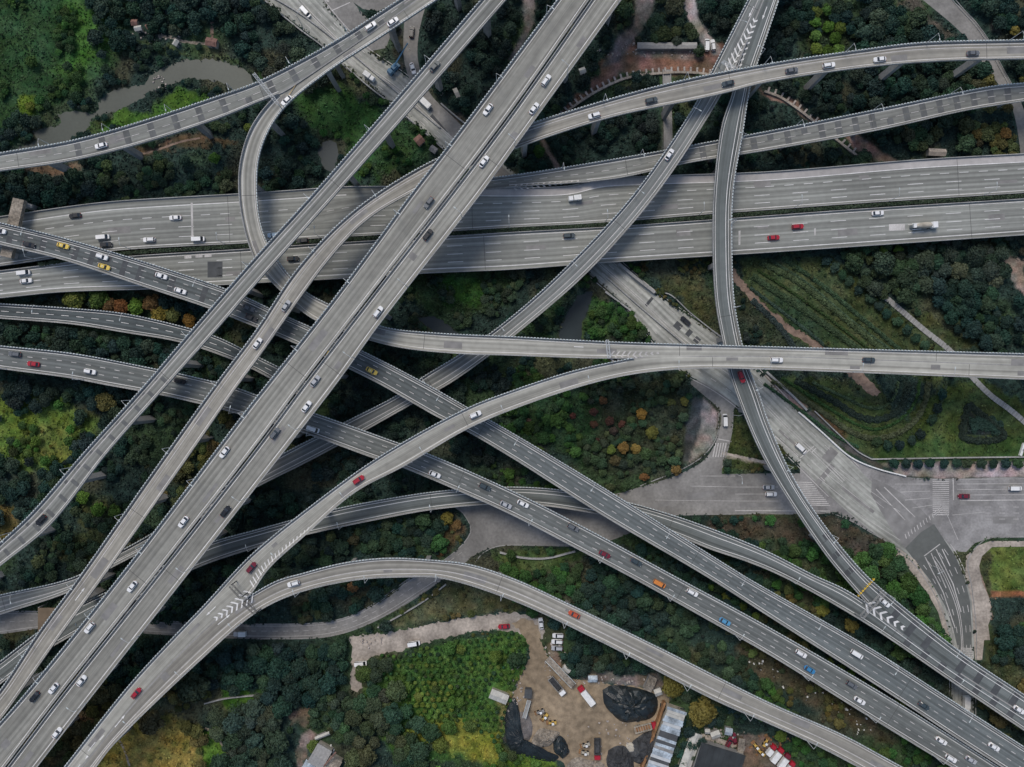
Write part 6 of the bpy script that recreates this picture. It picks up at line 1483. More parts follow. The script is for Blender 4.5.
# ------------------------------------------------------------------ chevrons and arrows painted on the decks
def chevrons():
    def chev(a, b, w0, w1, n, z, parent_key, t=.9, m='paint'):
        surf = {'J2': ['J1', 'J2'], 'D2': ['D2', 'D3'], 'LM': ['LM', 'J2'], 'I': ['I', 'D2'], 'E': ['E']}[parent_key]
        mb = MB(); A, B = W(a[0], a[1], z), W(b[0], b[1], z); d = (B-A); L = d.length; d.normalize(); nn = Vector((-d.y, d.x, 0))
        for i in range(n):
            f = (i+.5)/n; w = w0+(w1-w0)*f; c = A+d*(L*f); wd = L/n*.36
            for s in (1, -1):
                p0 = c+d*(w*.45); p1 = c+nn*(s*w/2)
                q = [p0, p0+d*wd, p1+d*wd, p1]
                if s > 0: q = q[::1]
                P = [(v.x, v.y, max([ROADS[k_].inside(v.x, v.y, .4)[1] for k_ in surf]+[z-1])+.035) for v in q]
                ar = (P[1][0]-P[0][0])*(P[2][1]-P[0][1])-(P[1][1]-P[0][1])*(P[2][0]-P[0][0])
                if ar < 0: P = P[::-1]
                mb.quad(*P)
        root = [o for o in COL.objects if o.parent is None and o.get('label') == FLY[parent_key]['label']][0]
        mb.build('chevron_marking', M[m], root)
    chev((757,16),(732,68), 1.6, 6.4, 10, 19.95, 'J2'); chev((212,621),(249,596), 1.4, 5.6, 8, 23.07, 'D2'); chev((908,631),(869,606), 1.4, 5.4, 6, 12.85, 'LM')
    chev((662,352.5),(613,357), .6, 4.6, 9, 24.06, 'I', m='paintworn'); chev((582,181.5),(515,187), .8, 2.4, 12, 9.2, 'E', m='paintworn')
    hb = MB(); r = ROADS['D2']; q0, q1 = sorted((r.near(254,588), r.near(312,532))); q = q0
    while q < q1:
        w = 2.6*(1-(q-q0)/(q1-q0)*.75); a, b, c, d = r.at(q, .55, .014, side=-1), r.at(q+.5, .55, .014, side=-1), r.at(q+1.5, .55+w, .014, side=-1), r.at(q+1.0, .55+w, .014, side=-1)
        hb.quad(a, b, c, d); q += 1.75
    root = [o for o in COL.objects if o.parent is None and o.get('label') == FLY['D2']['label']][0]; hb.build('hatch_marking', M['paint'], root)
    def arrow(x, y, z, ang, L, key):
        mb = MB(); p = W(x, y, z); c, s = math.cos(ang), math.sin(ang)
        def T(a, b): return (p.x+a*c-b*s, p.y+a*s+b*c, z)
        mb.quad(T(-L/2, -.13), T(L/2-1.6, -.13), T(L/2-1.6, .13), T(-L/2, .13)); mb.tri(T(L/2-1.6, -.42), T(L/2, 0), T(L/2-1.6, .42))
        root = [o for o in COL.objects if o.parent is None and o.get('label') == FLY[key]['label']][0]; mb.build('arrow_marking', M['paint'], root)
    for (x, y, key, dr) in [(212,610,'D2',-1),(224,619.5,'D3',1),(582,347,'I',1),(105,734,'D3',1),(90,753,'D3',-1),(82,762,'D3',1),(93,745,'D2',1),(752,10,'J1',-1),(765,12,'J2',-1),(80,594,'B2',1),(120,721,'D2',1)]:
        r = ROADS[key]; d = r.near(x, y); z = np.interp(d, r.s, r.z)+.02; arrow(x, y, z, r.ang(d)+(0 if dr > 0 else PI), 6, key)
    # dark square repairs on the level highway
    mb = MB()
    for (x, y, lx, ly) in ((215,269.5,15,16),):
        p = W(x, y, 8.03); k = S*(1-8/H); a = math.radians(1.5)
        mb.quad((p.x-lx*k/2, p.y-ly*k/2, 8.012), (p.x+lx*k/2, p.y-ly*k/2, 8.012), (p.x+lx*k/2, p.y+ly*k/2, 8.012), (p.x-lx*k/2, p.y+ly*k/2, 8.012))
    root = [o for o in COL.objects if o.parent is None and o.get('label') == FLY['H2']['label']][0]; mb.build('dark_patch', M['patch'], root)
    mb = MB()
    for (x, y, lx, ly) in ((897,227.5,16,6.5),(815,232,1.6,7),(739.5,238,2,14),(188,257,7,3.5),(199,256,7,3.5),(208,255.5,7,3.5)):
        p = W(x, y, 8.03); k = S*(1-8/H)
        mb.quad((p.x-lx*k/2, p.y-ly*k/2, 8.014), (p.x+lx*k/2, p.y-ly*k/2+.2, 8.014), (p.x+lx*k/2, p.y+ly*k/2+.2, 8.014), (p.x-lx*k/2, p.y+ly*k/2, 8.014))
    mb.build('pale_repair', M['paintworn'], root)
    mb = MB(); zz = 21.6; A_, B_, C_ = W(283,91.5,zz), W(297,82.5,zz), W(287,98,zz)
    for a, b in ((A_, B_), (C_, B_)):
        d = (b-a).normalized(); n = Vector((-d.y, d.x, 0))*.16; mb.quad(a-n, b-n, b+n, a+n)
    rootn = [o for o in COL.objects if o.parent is None and o.get('label') == FLY['N']['label']][0]; mb.build('gore_marking', M['paintyellow'], rootn)
    root1 = [o for o in COL.objects if o.parent is None and o.get('label') == FLY['H1']['label']][0]
    mb = MB(); strip(mb, ROADS['H1'], ROADS['H1'].near(470,190), ROADS['H1'].len, 'L', 1.75, 2.6, .008, 3); mb.build('hard_shoulder', M['shoulder'], root1)
    mb = MB(); p = W(192.5, 222, 8.02); mb.quad((p.x-.4, p.y-7.5, 8.018), (p.x+.4, p.y-7.5, 8.018), (p.x+.1, p.y+7.5, 8.018), (p.x-.7, p.y+7.5, 8.018)); mb.build('pale_repair', M['paintworn'], root1)

# ------------------------------------------------------------------ single structures
def lump(name, pts, h, m, label, cat, n=3, rough=.25, top=.55):
    """irregular heap: outline raised in shrinking rings"""
    D = dense(list(pts)+[pts[0]], 3, 0)[:-1]; P = np.array([[(x-CX)*S, (CY-y)*S] for x, y in D]); c = P.mean(0); mb = MB(); rr = np.random.default_rng(int(pts[0][0])); N = len(P); rows = 7
    A = P
    area = np.sum(A[:, 0]*np.roll(A[:, 1], -1)-np.roll(A[:, 0], -1)*A[:, 1])
    if area < 0: P = P[::-1]
    for k in range(rows):
        f = k/(rows-1); s = 1-f*.97
        for i in range(N):
            jit = rr.normal(size=3)*rough*(0 if k == 0 else 1); z = h*(1-(1-f)**2.2)
            mb.v.append((c[0]+(P[i, 0]-c[0])*s+jit[0], c[1]+(P[i, 1]-c[1])*s+jit[1], z*(0.85+.3*rr.random()) if k else -.1))
    for k in range(rows-1):
        for i in range(N): j = (i+1) % N; mb.f.append((k*N+i, k*N+j, (k+1)*N+j, (k+1)*N+i))
    mb.f.append(tuple((rows-1)*N+i for i in range(N)))
    return tag(mb.build(name, M[m]), label, cat)
def house(name, x, y, lx, ly, ang, h, roofm, wallm, label, cat='shed', pitch=.8):
    p = W(x, y, 0); root = empty(name, (p.x, p.y, 0), math.radians(ang)); tag(root, label, cat); lx *= S; ly *= S
    mb = MB(); mb.box(0, 0, 0, h, lx, ly); mb.build('wall', M[wallm], root)
    mb = MB(); a, b = lx/2+.25, ly/2+.25; z0, z1 = h+.02, h+pitch
    V = [(-a, -b, z0), (a, -b, z0), (a, 0, z1), (-a, 0, z1), (-a, b, z0), (a, b, z0)]; mb.v += V; mb.f += [(0, 1, 2, 3), (3, 2, 5, 4), (0, 3, 4), (1, 5, 2), (0, 4, 5, 1)]
    rf = mb.build('roof', M[roofm], root)
    mb = MB(); n = max(3, int(lx/1.1))
    for i in range(n):
        xx = -a+2*a*(i+.5)/n
        for s in (1, -1): mb.hexa([(xx-.05, 0, z1), (xx+.05, 0, z1), (xx+.05, s*b, z0), (xx-.05, s*b, z0), (xx-.05, 0, z1+.07), (xx+.05, 0, z1+.07), (xx+.05, s*b, z0+.07), (xx-.05, s*b, z0+.07)])
    mb.build('roof_ribs', M[roofm], rf)
    mb = MB(); mb.box(lx*.1, -ly/2-.02, 0, min(2.1, h-.2), min(1.2, lx*.3), .06); mb.build('door', M['railgap'], root)
    return root
def structures():
    # portal beam under the taxi flyover
    root = empty('portal_frame'); tag(root, 'beige concrete portal beam spanning the level highway under the taxi flyover', 'portal')
    a, b = W(19, 199, 13.2), W(6, 257, 13.2); mb = MB(); d = b-a; c = (a+b)/2; mb.box(c.x, c.y, 11.6, 13.6, d.length, 4.4, math.atan2(d.y, d.x)); mb.build('beam', M['heap'], root)
    for (q, f) in ((a, .06), (b, .94)):
        p = a+d*f; mb = MB(); mb.box(p.x, p.y, -.2, 11.6, 2.2, 2.6, math.atan2(d.y, d.x)); mb.build('column', M['concrete'], root)
    mb = MB(); p = W(28, 205, 9); mb.box(p.x, p.y, 9, 10, 4.2, 1.2, -.35); mb.build('side_bracket', M['concrete'], root)
    # yellow barrier and gantry on the merge
    root = empty('traffic_barrier'); tag(root, 'yellow striped barrier across the winding flyover before the chevron gore', 'barrier')
    z = 13.2; a, b = W(857, 596, z), W(874, 578, z); d = b-a; n = 8
    for i in range(n):
        p = a+d*((i+.5)/n); mb = MB(); mb.box(p.x, p.y, z, z+1.0, .55, .5, math.atan2(d.y, d.x), .8); mb.build('post', M['hazard'], root)
    mb = MB(); mb.tube(a+Vector((0, 0, .8)), b+Vector((0, 0, .8)), .12); mb.build('rail', M['hazard'], root)
    def gantry(a, b, z, h, label, m='lamp', wd=.5):
        root = empty('sign_gantry'); tag(root, label, 'gantry'); A, B = W(a[0], a[1], z+h), W(b[0], b[1], z+h); d = (B-A); L = d.length; d.normalize(); n = Vector((-d.y, d.x, 0))*wd
        mb = MB()
        for s in (1, -1): 
            for zz in (0, .8): mb.tube(A+n*s+Vector((0, 0, zz)), B+n*s+Vector((0, 0, zz)), .09)
        k = int(L/1.2)
        for i in range(k): mb.tube(A+d*(L*i/k)+n, A+d*(L*(i+1)/k)-n, .05, n=4); mb.tube(A+d*(L*i/k)-n+Vector((0, 0, .8)), A+d*(L*(i+1)/k)+n+Vector((0, 0, .8)), .05, n=4)
        mb.build('truss', M[m], root)
        for P in (A, B): mb = MB(); mb.tube((P.x, P.y, z), (P.x, P.y, z+h), .2, .18, 8); mb.build('post', M[m], root)
        return root
    gantry((231,585),(242,597),23,6, 'dark overhead gantry beam across the upper lane before the lower left chevrons', 'joint', .7)
    gantry((244,602),(256,613),23,6, 'dark overhead gantry beam across the lower lane before the lower left chevrons', 'joint', .7)
    gantry((254,74),(278,104),21.5,6, 'thin pale sign gantry across the fork above the loop ramp')
    gantry((861,617),(884,592),13,5.5, 'pale gantry over the merge beside the yellow barrier', 'concrete', .8)
    gantry((607,340),(609,358),24,3, 'thin pale gantry over the level deck at the gore')
    gantry((722,62),(736,70),19,5, 'pale gantry over the left fork before the chevrons')
    # brown sound cover over the slip road
    root = empty('tunnel_cover'); tag(root, 'brown square canopy over the slip road beside the curved flyover', 'canopy'); mb = MB()
    P = [W(38,608,7), W(58,608,7), W(52,618,7), W(38,633,7)]; mb.prism([(p.x, p.y) for p in P], 6.6, 7.1); mb.build('roof', M['brownpanel'], root)
    for p in P: mb = MB(); mb.tube((p.x, p.y, 0), (p.x, p.y, 6.6), .3); mb.build('post', M['concrete'], root)
    # blue mobile crane
    p = W(394, 70, 0); root = empty('mobile_crane', (p.x, p.y, 0), math.radians(48)); tag(root, 'blue mobile crane reaching from the main road over the service lane', 'crane')
    mb = MB(); mb.box(0, 0, .6, 1.4, 5.6, 2.3); mb.box(-1.9, 0, 1.4, 2.9, 1.6, 2.2, 0, .9); mb.build('carrier', M['blue'], root)
    mb = MB(); mb.box(.6, 0, 1.5, 2.8, 2.6, 2.0, 0, .85); mb.build('turret', M['blue'], root)
    mb = MB(); mb.hexa([(.2, -.32, 2.7), (.8, -.32, 2.7), (.8, .32, 2.7), (.2, .32, 2.7), (9.6, -.2, 8.3), (9.9, -.2, 8.1), (9.9, .2, 8.1), (9.6, .2, 8.3)]); mb.build('boom', M['blue'], root)
    mb = MB(); mb.tube((9.7, 0, 8.2), (9.7, 0, 3), .04); mb.box(9.7, 0, 2.5, 3, .35, .35); mb.build('hook', M['lamp'], root)
    for x in (-1.8, .2, 1.9):
        for s in (1, -1): mb = MB(); mb.tube((x, s*.85, .5), (x, s*1.17, .5), .5, .5, 12); mb.build('wheel', M['tyre'], root)
    p = W(389, 64, 0); root = empty('dump_stand', (p.x, p.y, 0)); 
    bpy.data.objects.remove(root)
    # retaining wall of the dirt works: a curved kerb with ribs, each rib a block of its own part mesh
    for (nm, pts, lab, n) in (('retaining_wall', [(556,122),(571,109),(588,97),(604,88),(622,80),(640,76),(660,74),(680,73),(700,74),(712,76)], 'curved ribbed retaining wall round the lower side of the brown dirt works', 27),
                         ('retaining_wall', [(764,92),(778,97),(795,108),(812,121),(832,137),(848,150),(866,163)], 'ribbed retaining wall slanting between the two curved flyovers on the right', 18)):
        D = dense(pts, 2, 0); mb = MB()
        for i in range(0, len(D)-3, 3):
            a, b = W(*D[i]), W(*D[i+3]); d = b-a; c = (a+b)/2; mb.box(c.x, c.y, 0, 1.0, d.length+.1, .9, math.atan2(d.y, d.x))
        o = mb.build('retaining_wall', M['pavement']); tag(o, lab, 'wall'); rb = MB(); al = arclen(D); T = np.gradient(D, axis=0)
        for i in range(n):
            s = al[-1]*(i+.5)/n; x, y = np.interp(s, al, D[:, 0]), np.interp(s, al, D[:, 1]); t = (np.interp(s, al, T[:, 0]), np.interp(s, al, T[:, 1])); l = math.hypot(*t); nx, ny = t[1]/l, -t[0]/l
            if nm and lab.startswith('ribbed'): nx, ny = nx, ny
            p = W(x+nx*3.2, y+ny*3.2); rb.box(p.x, p.y, 0, .9, .7, 1.9, math.atan2(-t[1], t[0]))
        rb.build('ribs', M['debris'], o)
    D = [(668,72),(667,152)]; mb = MB(); a, b = W(668,70), W(666.5,152); mb.box((a.x+b.x)/2, (a.y+b.y)/2, 0, .25, abs(a.y-b.y), 2.6, PI/2+.02); 
    for s in (1, -1): mb.box((a.x+b.x)/2+s*1.5, (a.y+b.y)/2, 0, .8, abs(a.y-b.y), .35, PI/2+.02)
    tag(mb.build('drainage_channel', M['concrete']), 'pale concrete drainage channel running down from the dirt works', 'drain')
    # boardwalk across the garden: railed deck with slats
    D = dense([(886,298),(905,314),(925,331),(950,351),(970,375),(990,395),(1010,410),(1045,440)], 2, 0); mb = MB(); sl = MB(); al = arclen(D); s = 0
    T = np.gradient(D, axis=0)
    for i in range(0, len(D)-3, 3):
        a, b = W(*D[i]), W(*D[i+3]); d = b-a; c = (a+b)/2; mb.box(c.x, c.y, 0, .35, d.length+.1, 2.1, math.atan2(d.y, d.x))
    o = mb.build('boardwalk', M['concrete']); tag(o, 'pale slatted footbridge slanting across the lawn on the right', 'footpath')
    while s < al[-1]:
        x, y = np.interp(s, al, D[:, 0]), np.interp(s, al, D[:, 1]); t = math.atan2(-np.interp(s, al, T[:, 1]), np.interp(s, al, T[:, 0])); p = W(x, y); sl.box(p.x, p.y, .353, .43, .35, 2.2, t); s += 3.4
    sl.build('slats', M['parapet'], o)
    # big white letter on the lawn at the edge
    mb = MB()
    def bar(a, b, w=.9):
        A, B = W(*a), W(*b); d = B-A; c = (A+B)/2; mb.box(c.x, c.y, 0, 1.0, d.length+w*.5, w, math.atan2(d.y, d.x))
    bar((1019.5,455),(1023,444)); bar((1023,444),(1030,444)); bar((1030,444),(1033,455)); bar((1021.6,450),(1031,450), .7)
    tag(mb.build('letter_sign', M['white']), 'big white letter A standing on the lawn, cut by the right edge', 'sign')
    # construction yard
    lump('tarpaulin_heap', [(602,690),(611,685),(628,686),(645,690),(656,695),(658,708),(652,718),(636,722),(622,722),(612,714),(604,704)], 4.5, 'tarp', 'large heap under shiny black tarpaulin at the right of the yard', 'heap', rough=.5)
    lump('tarpaulin_heap', [(633,740),(646,732),(662,730),(665,745),(663,757),(650,765),(634,762),(628,752)], 3.5, 'tarpgrey', 'grey netted heap below the ribbed truck', 'heap', rough=.5)
    lump('tarpaulin_heap', [(608,750),(618,745),(630,748),(634,760),(632,775),(612,775),(606,762)], 2.5, 'tarpgrey', 'lower grey netted heap left of its larger neighbour', 'heap', rough=.5)
    lump('sand_heap', [(530,745),(534,735),(540,728),(552,730),(560,732),(553,743),(545,747)], 2.5, 'heap', 'pale sand heap beside the grey mud pit', 'heap', rough=.4)
    lump('gravel_heap', [(553,742),(560,735),(568,745),(568,755),(562,757),(554,752)], 2.5, 'tarp', 'small black heap right of the pale sand', 'heap', rough=.4)
    lump('gravel_heap', [(660,703),(667,702),(671,708),(668,714),(660,712)], 2.0, 'tarp', 'small dark heap by the top of the striped roof', 'heap', rough=.3)
    lump('sand_heap', [(626,744),(631,742),(640,749),(638,752),(627,751)], 1.5, 'cream', 'small cream heap between the grey netted ones', 'heap', rough=.3)
    lump('tarpaulin_heap', [(503,722),(508,704),(514,696),(518,706),(512,722),(514,738),(528,748),(546,752),(560,757),(556,762),(530,758),(510,750)], 1.6, 'tarp', 'dark sheeted bank curving round the lower left edge of the yard', 'heap', rough=.2)
    lump('mud_heap', [(508,722),(514,712),(526,712),(533,726),(530,740),(518,745),(509,738)], 1.2, 'yardgrey', 'flat grey mud bank at the lower left of the yard', 'heap', rough=.3)
    lump('gravel_heap', [(566,765),(575,757),(592,760),(604,763),(604,780),(566,780)], 1.6, 'heap', 'pale rubble bank along the bottom edge of the yard', 'heap', rough=.4)
    house('office_cabin', 499, 694, 17, 8.5, -22, 2.8, 'whiteroof', 'cream', 'white roofed cabin at the left edge of the yard', 'cabin')
    house('shed', 592, 676.5, 8, 5.5, 0, 2.6, 'metalroof', 'cream', 'small pale roofed shed at the top of the yard')
    house('shed', 649, 681, 7, 14, -25, 3, 'heap', 'concrete', 'beige flat shed standing above the black tarpaulin heap')
    house('shed', 566, 667, 7, 4, -40, 2.4, 'whiteroof', 'cream', 'little white shed beside the conveyor')
    house('shed', 657, 690, 6, 6, 20, 2.2, 'whiteroof', 'concrete', 'tiny pale shed right of the beige one')
    # long striped metal roof
    p = W(664, 737, 0); root = empty('warehouse', (p.x, p.y, 0), math.radians(71)); tag(root, 'long warehouse with patchy blue white corrugated roof at the bottom edge', 'warehouse')
    mb = MB(); mb.box(0, 0, 0, 4.2, 27, 7.4); mb.build('wall', M['cream'], root); rnd = random.Random(4)
    for i in range(22):
        mb = MB(); x = -13.6+i*1.24; t = rnd.uniform(-.12, .12); a = 3.9+rnd.uniform(-.2, .3); mb.hexa([(x, -a, 4.25), (x+1.18, -a, 4.25), (x+1.18+t, a, 4.5), (x+t, a, 4.5), (x, -a, 4.38), (x+1.18, -a, 4.38+rnd.random()*.12), (x+1.18+t, a, 4.65), (x+t, a, 4.62+rnd.random()*.15)])
        mb.build('roof_panel', M[rnd.choice(['metalroof', 'metalroof', 'lamp', 'whiteroof', 'concrete', 'patch'])], root)
    mb = MB(); mb.box(0, 5.0, 0, 3, 28, .9); mb.build('side_gutter', M['rust'], root)
    house('long_shed', 688, 750, 42, 10, 70, 3.2, 'whiteroof', 'cream', 'narrow cream roofed shed between striped roof and dark roof')
    p = W(716, 757, 0); root = empty('warehouse', (p.x, p.y, 0), math.radians(-17)); tag(root, 'warehouse with large dark flat roof at the bottom edge', 'warehouse')
    mb = MB(); mb.box(0, -2.5, 0, 5, 17.5, 16); mb.build('wall', M['concrete'], root); mb = MB(); mb.box(0, -2.5, 5, 5.3, 18, 16.6); 
    for i in range(8): mb.box(-8+i*2.28, -2.5, 5.3, 5.38, .1, 16.4)
    mb.build('roof', M['darkroof'], root)
    mb = MB(); mb.box(0, 6.6, 0, .3, 20, 1.9); mb.build('forecourt', M['pavement'], root)
    house('container', 739, 744, 5, 16, -8, 2.8, 'heap', 'brownpanel', 'beige topped container beside the dark red cars', 'container', .1)
    house('shed', 714, 732, 8, 6, 20, 2.4, 'whiteroof', 'concrete', 'small whitish shed above the dark warehouse roof'); house('shed', 727, 729, 6, 6, -10, 2.4, 'metalroof', 'concrete', 'small bluish shed right of the whitish one')
    house('shed', 706, 729, 4, 4, 0, 2.2, 'whiteroof', 'concrete', 'tiny white shed at the corner of the striped roof')
    # village lower left
    house('house', 322, 752, 15, 20, -30, 4, 'concrete', 'cream', 'grey roofed village house with red ridge at the bottom edge', 'house'); house('house', 334, 762, 12, 16, -30, 3.6, 'heap', 'cream', 'beige roofed village house at the bottom edge right of the grey one', 'house')
    house('house', 310, 764, 12, 10, 60, 3.2, 'metalroof', 'concrete', 'bluish roofed village house left of the grey one', 'house'); mb = MB(); a, b = W(324,766,6), W(336,752,6); mb.tube(a, b, .35); tag(mb.build('roof_pipe', M['tilered']), 'red pipe lying over the village roofs', 'pipe')
    house('shed', 324, 733, 14, 2.5, 22, 2.5, 'whiteroof', 'concrete', 'thin white roof above the village'); 
    # huts at the upper left
    house('hut', 214, 45, 10, 7, -10, 2.8, 'tilered', 'cream', 'red roofed hut at the right end of the brown footpath', 'hut'); house('hut', 141, 31, 6, 4, 10, 2.5, 'whiteroof', 'cream', 'pale roofed hut at the left end of the brown footpath', 'hut')
    house('hut', 178, 45, 5, 4, 60, 2.3, 'whiteroof', 'concrete', 'white roofed hut below the brown footpath', 'hut'); house('hut', 137, 25, 5, 5, 0, 2.2, 'tilered', 'cream', 'tiny reddish hut above the pale roofed one', 'hut'); house('hut', 151, 28, 5, 4, 30, 2.0, 'tilered', 'cream', 'small brownish lean-to right of the pale roofed hut', 'hut')
    house('hut', 420, 142, 7, 8, 40, 2.6, 'tilered', 'cream', 'reddish roofed hut below the main road beside the twin highway', 'hut'); house('hut', 434, 151, 6, 5, -35, 2.4, 'concrete', 'concrete', 'grey hut right of the reddish roofed one', 'hut')
    house('shed', 582, 73, 5, 5, 20, 2.4, 'pale' if 'pale' in M else 'whiteroof', 'concrete', 'tiny white shed at the left end of the dirt works'); house('shed', 457, 95, 3, 9, 25, 2.2, 'concrete', 'concrete', 'narrow grey shed in the dark hollow left of the twin highway')
    house('long_shed', 666, 48, 58, 5, 0, 2.4, 'concrete', 'concrete', 'long low grey roofed building above the dirt works', 'building', .4)
    house('shed', 934, 154, 16, 6, -3, 2.4, 'pavement', 'concrete', 'low brown shed beside the wide highway at the upper right')
    # machines in the yard
    def loader(x, y, ang, label, m='yellow'):
        p = W(x, y, 0); root = empty('wheel_loader', (p.x, p.y, 0), math.radians(ang)); root.scale = (.72, .72, .72); tag(root, label, 'loader')
        mb = MB(); mb.box(-.9, 0, .7, 1.7, 2.6, 1.7, 0, .92); mb.box(1.1, 0, .7, 1.3, 1.4, 1.2); mb.build('body', M[m], root)
        mb = MB(); mb.box(-.1, 0, 1.7, 2.9, 1.3, 1.3, 0, .85); mb.build('cab', M['glass'], root); mb = MB(); mb.box(-.1, 0, 2.9, 3.0, 1.3, 1.3); mb.build('cab_roof', M['white'], root)
        mb = MB(); 
        for s in (1, -1): mb.hexa([(1, s*.45-.1, 1.1), (1, s*.45+.1, 1.1), (2.7, s*.45+.1, .5), (2.7, s*.45-.1, .5), (1, s*.45-.1, 1.4), (1, s*.45+.1, 1.4), (2.7, s*.45+.1, .8), (2.7, s*.45-.1, .8)])
        mb.build('lift_arm', M[m], root); mb = MB(); mb.hexa([(2.6, -1.2, .2), (3.5, -1.2, .1), (3.5, 1.2, .1), (2.6, 1.2, .2), (2.5, -1.2, 1.0), (2.9, -1.2, .9), (2.9, 1.2, .9), (2.5, 1.2, 1.0)]); mb.build('bucket', M['rust'], root)
        for xx in (-1.3, 1.2):
            for s in (1, -1): mb = MB(); mb.tube((xx, s*.75, .65), (xx, s*1.2, .65), .65, .65, 12); mb.build('wheel', M['tyre'], root)
    loader(545, 716, 230, 'upper yellow wheel loader at the sand heap'); loader(552.5, 722, 185, 'lower yellow wheel loader at the sand heap'); loader(540.5, 711, 200, 'pale grey wheel loader above the two yellow ones', 'concrete')
    loader(586, 744, 200, 'upper cream wheel loader left of the dark bedded truck', 'cream'); loader(585, 752, 170, 'lower cream wheel loader left of the dark bedded truck', 'cream')
    for (x, y, a, t) in ((756,746,130,'upper'),(761,752,140,'middle'),(765,742,60,'rightmost')): loader(x, y, a, f'{t} of three old machines scattered on the brown lot')
    # conveyor machines
    def conveyor(a, b, wd, h, label, m='concrete'):
        root = empty('conveyor'); tag(root, label, 'conveyor'); A, B = W(*a), W(*b); d = B-A; c = (A+B)/2; an = math.atan2(d.y, d.x)
        mb = MB(); mb.box(c.x, c.y, h-.3, h, d.length, wd, an); mb.build('belt', M[m], root); mb = MB(); d2 = d.normalized(); nn = Vector((-d2.y, d2.x, 0))
        for s in (1, -1): q = c+nn*(s*wd/2); mb.box(q.x, q.y, h, h+.3, d.length, .15, an)
        mb.build('side_rail', M['rail'], root)
        for i in range(5):
            p = A+d*(i+.5)/5; mb = MB(); mb.box(p.x, p.y, 0, h-.3, .25, wd*.8, an); mb.build('trestle', M['rust'], root)
    conveyor((547,656),(573,683), 2.5, 3, 'long pale conveyor slanting into the yard between the entrance and the box truck', 'heap')
    conveyor((524,716),(529,698), 1.4, 2.2, 'short grey conveyor at the left side of the yard')
    house('crusher', 528, 691, 6, 8, -5, 3, 'patch', 'patch', 'dark crusher at the head of the short grey conveyor', 'machine', .3)
    # rubble and rubbish
    for (cx, cy, rx, ry, n, m, lab) in [(820,690,55,30,60,'white','scattered white rubbish on the slope at the lower right'),(750,665,20,10,12,'white','white specks on the scrub above the arching flyover'),(650,50,55,8,50,'debris','pale rubble along the dirt works'),(160,84,8,8,24,'debris','pale debris floating in the muddy river'),(160,37,28,10,26,'debris','pale rubbish round the huts by the brown footpath'),(370,640,14,8,26,'debris','pale rubble at the start of the dirt track'),(555,660,12,22,40,'debris','mixed rubble along the yard entrance'),(620,740,55,25,40,'debris','loose rubble around the grey netted heaps'),(725,735,22,10,34,'debris','mixed scrap above the dark warehouse roof'),(770,745,22,14,40,'rust','rusty scrap on the brown lot'),(515,690,10,30,30,'debris','rubble along the left side of the yard'),(330,755,20,12,26,'white','white clutter round the village roofs'),(600,680,50,4,30,'debris','rubble along the top of the yard')]:
        mb = MB(); rn = random.Random(n+int(cx))
        for i in range(n):
            a = rn.random()*6.28; q = math.sqrt(rn.random()); x, y = cx+math.cos(a)*q*rx, cy+math.sin(a)*q*ry*(1 if True else 1)
            if lab.startswith('scattered'): y = cy+(x-cx)*.62+rn.uniform(-22, 22)
            if mget(MINZ, x, y) < 3: continue
            p = W(x, y); s = rn.uniform(.25, .75); mb.box(p.x, p.y, 0, s*.6+(.25 if m != 'debris' else .1), s*1.4, s, rn.random()*3, .7)
        tag(mb.build('rubble', M[m]), lab, 'rubble', kind='stuff')
    # footpaths
    for nm, pts, wd, m in (('footpath', [(158,36),(170,37),(182,41),(196,43),(208,44)], 1.1, 'heap'), ('footpath', [(135,156),(160,149),(180,142),(200,138)], .8, 'dirt'), ('footpath', [(212,38),(212,22)], 1.2, 'dirt'), ('footpath', [(722,453),(745,458),(768,463)], 1.2, 'pavement'), ('footpath', [(980,575),(985,590),(990,605),(992,620)], 1.1, 'dirt'), ('footpath', [(112,732),(122,745),(130,767)], .9, 'heap'),('footpath', [(205,728),(216,735),(224,748),(232,767)], 1.0, 'heap')):
        D = dense(pts, 2, 0); mb = MB()
        for i in range(len(D)-1):
            a, b = W(*D[i]), W(*D[i+1]); d = (b-a).normalized(); n = Vector((-d.y, d.x, 0))*wd/2*random.uniform(.8, 1.2); z = .045+.0; mb.quad((a.x-n.x, a.y-n.y, z), (b.x-n.x, b.y-n.y, z), (b.x+n.x, b.y+n.y, z), (a.x+n.x, a.y+n.y, z))
        tag(mb.build(nm, M[m]), kind='structure')
    # railway beside the road in the upper right
    mb = MB()
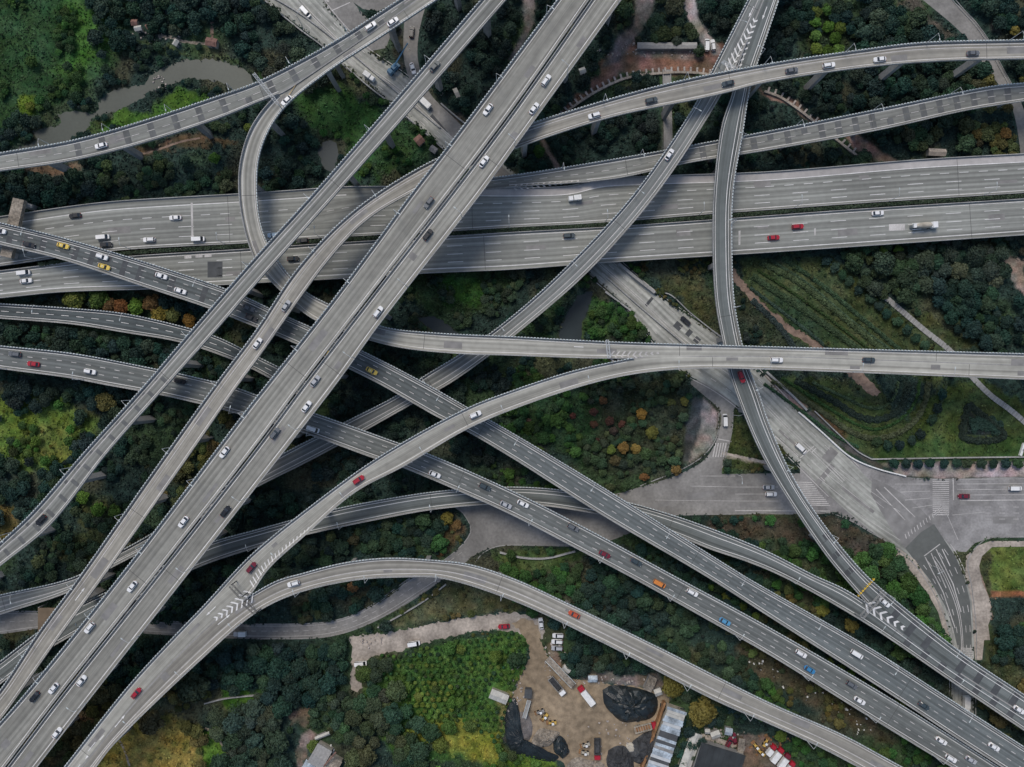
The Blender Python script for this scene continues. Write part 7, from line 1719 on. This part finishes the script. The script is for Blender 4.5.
    for off in (0, 3.2):
        D = dense([(944+off,-10),(957+off,6),(975+off,26),(988+off,45),(996+off,62),(1008+off,84)], 2, 0)
        for i in range(len(D)-1): a, b = W(*D[i]), W(*D[i+1]); d = b-a; c = (a+b)/2; mb.box(c.x, c.y, .05, .35, d.length+.05, .2, math.atan2(d.y, d.x))
    tag(mb.build('guard_rail', M['parapet']), 'double pale guard rail along the road at the upper right', 'guard rail')

def main():
    build_ground()
    for k in DECKS: build_fly(k)
    vegetation(); chevrons(); vehicles(); lamps(); structures()
    cam = bpy.data.cameras.new('camera'); co = bpy.data.objects.new('camera', cam); COL.objects.link(co); co.location = (0, 0, H)
    cam.sensor_fit = 'HORIZONTAL'; cam.angle = 2*math.atan(512*S/H); cam.clip_end = 9000; cam.clip_start = 1; SC.camera = co
    w = bpy.data.worlds.new('World'); SC.world = w; w.use_nodes = True; nt = w.node_tree; bg = nt.nodes['Background']
    sky = nt.nodes.new('ShaderNodeTexSky'); sky.sky_type = 'NISHITA'; sky.sun_disc = False
    EL, AZ = math.radians(56), math.radians(-25)      # sun high, towards the top of the picture, a little left
    sky.sun_elevation = EL; sky.sun_rotation = AZ; sky.air_density = 1.0; sky.dust_density = 2.0
    nt.links.new(sky.outputs[0], bg.inputs[0]); bg.inputs[1].default_value = SKY
    sun = bpy.data.lights.new('sun', 'SUN'); sun.energy = SUNE; sun.angle = math.radians(22); sun.color = (1, .93, .84)
    so = bpy.data.objects.new('sun', sun); COL.objects.link(so)
    dirv = Vector((math.sin(AZ)*math.cos(EL), math.cos(AZ)*math.cos(EL), math.sin(EL)))
    so.rotation_euler = dirv.to_track_quat('Z', 'Y').to_euler(); so.location = dirv*400
    SC.view_settings.view_transform = 'Standard'; SC.view_settings.look = 'None'; SC.view_settings.exposure = EXPO; SC.view_settings.gamma = 1
    SC.cycles.max_bounces = 5; SC.cycles.diffuse_bounces = 3; SC.cycles.glossy_bounces = 2
    try: SC.cycles.use_denoising = True; SC.cycles.denoiser = 'OPENIMAGEDENOISE'
    except Exception: pass
def check():
    for o in COL.objects:
        if o.get('label') and len(o['label'].split()) > 16: raise_ = print('LONG', o.name, o['label'])
SKY, SUNE, EXPO = 0.10, 1.3, 0.38
main()
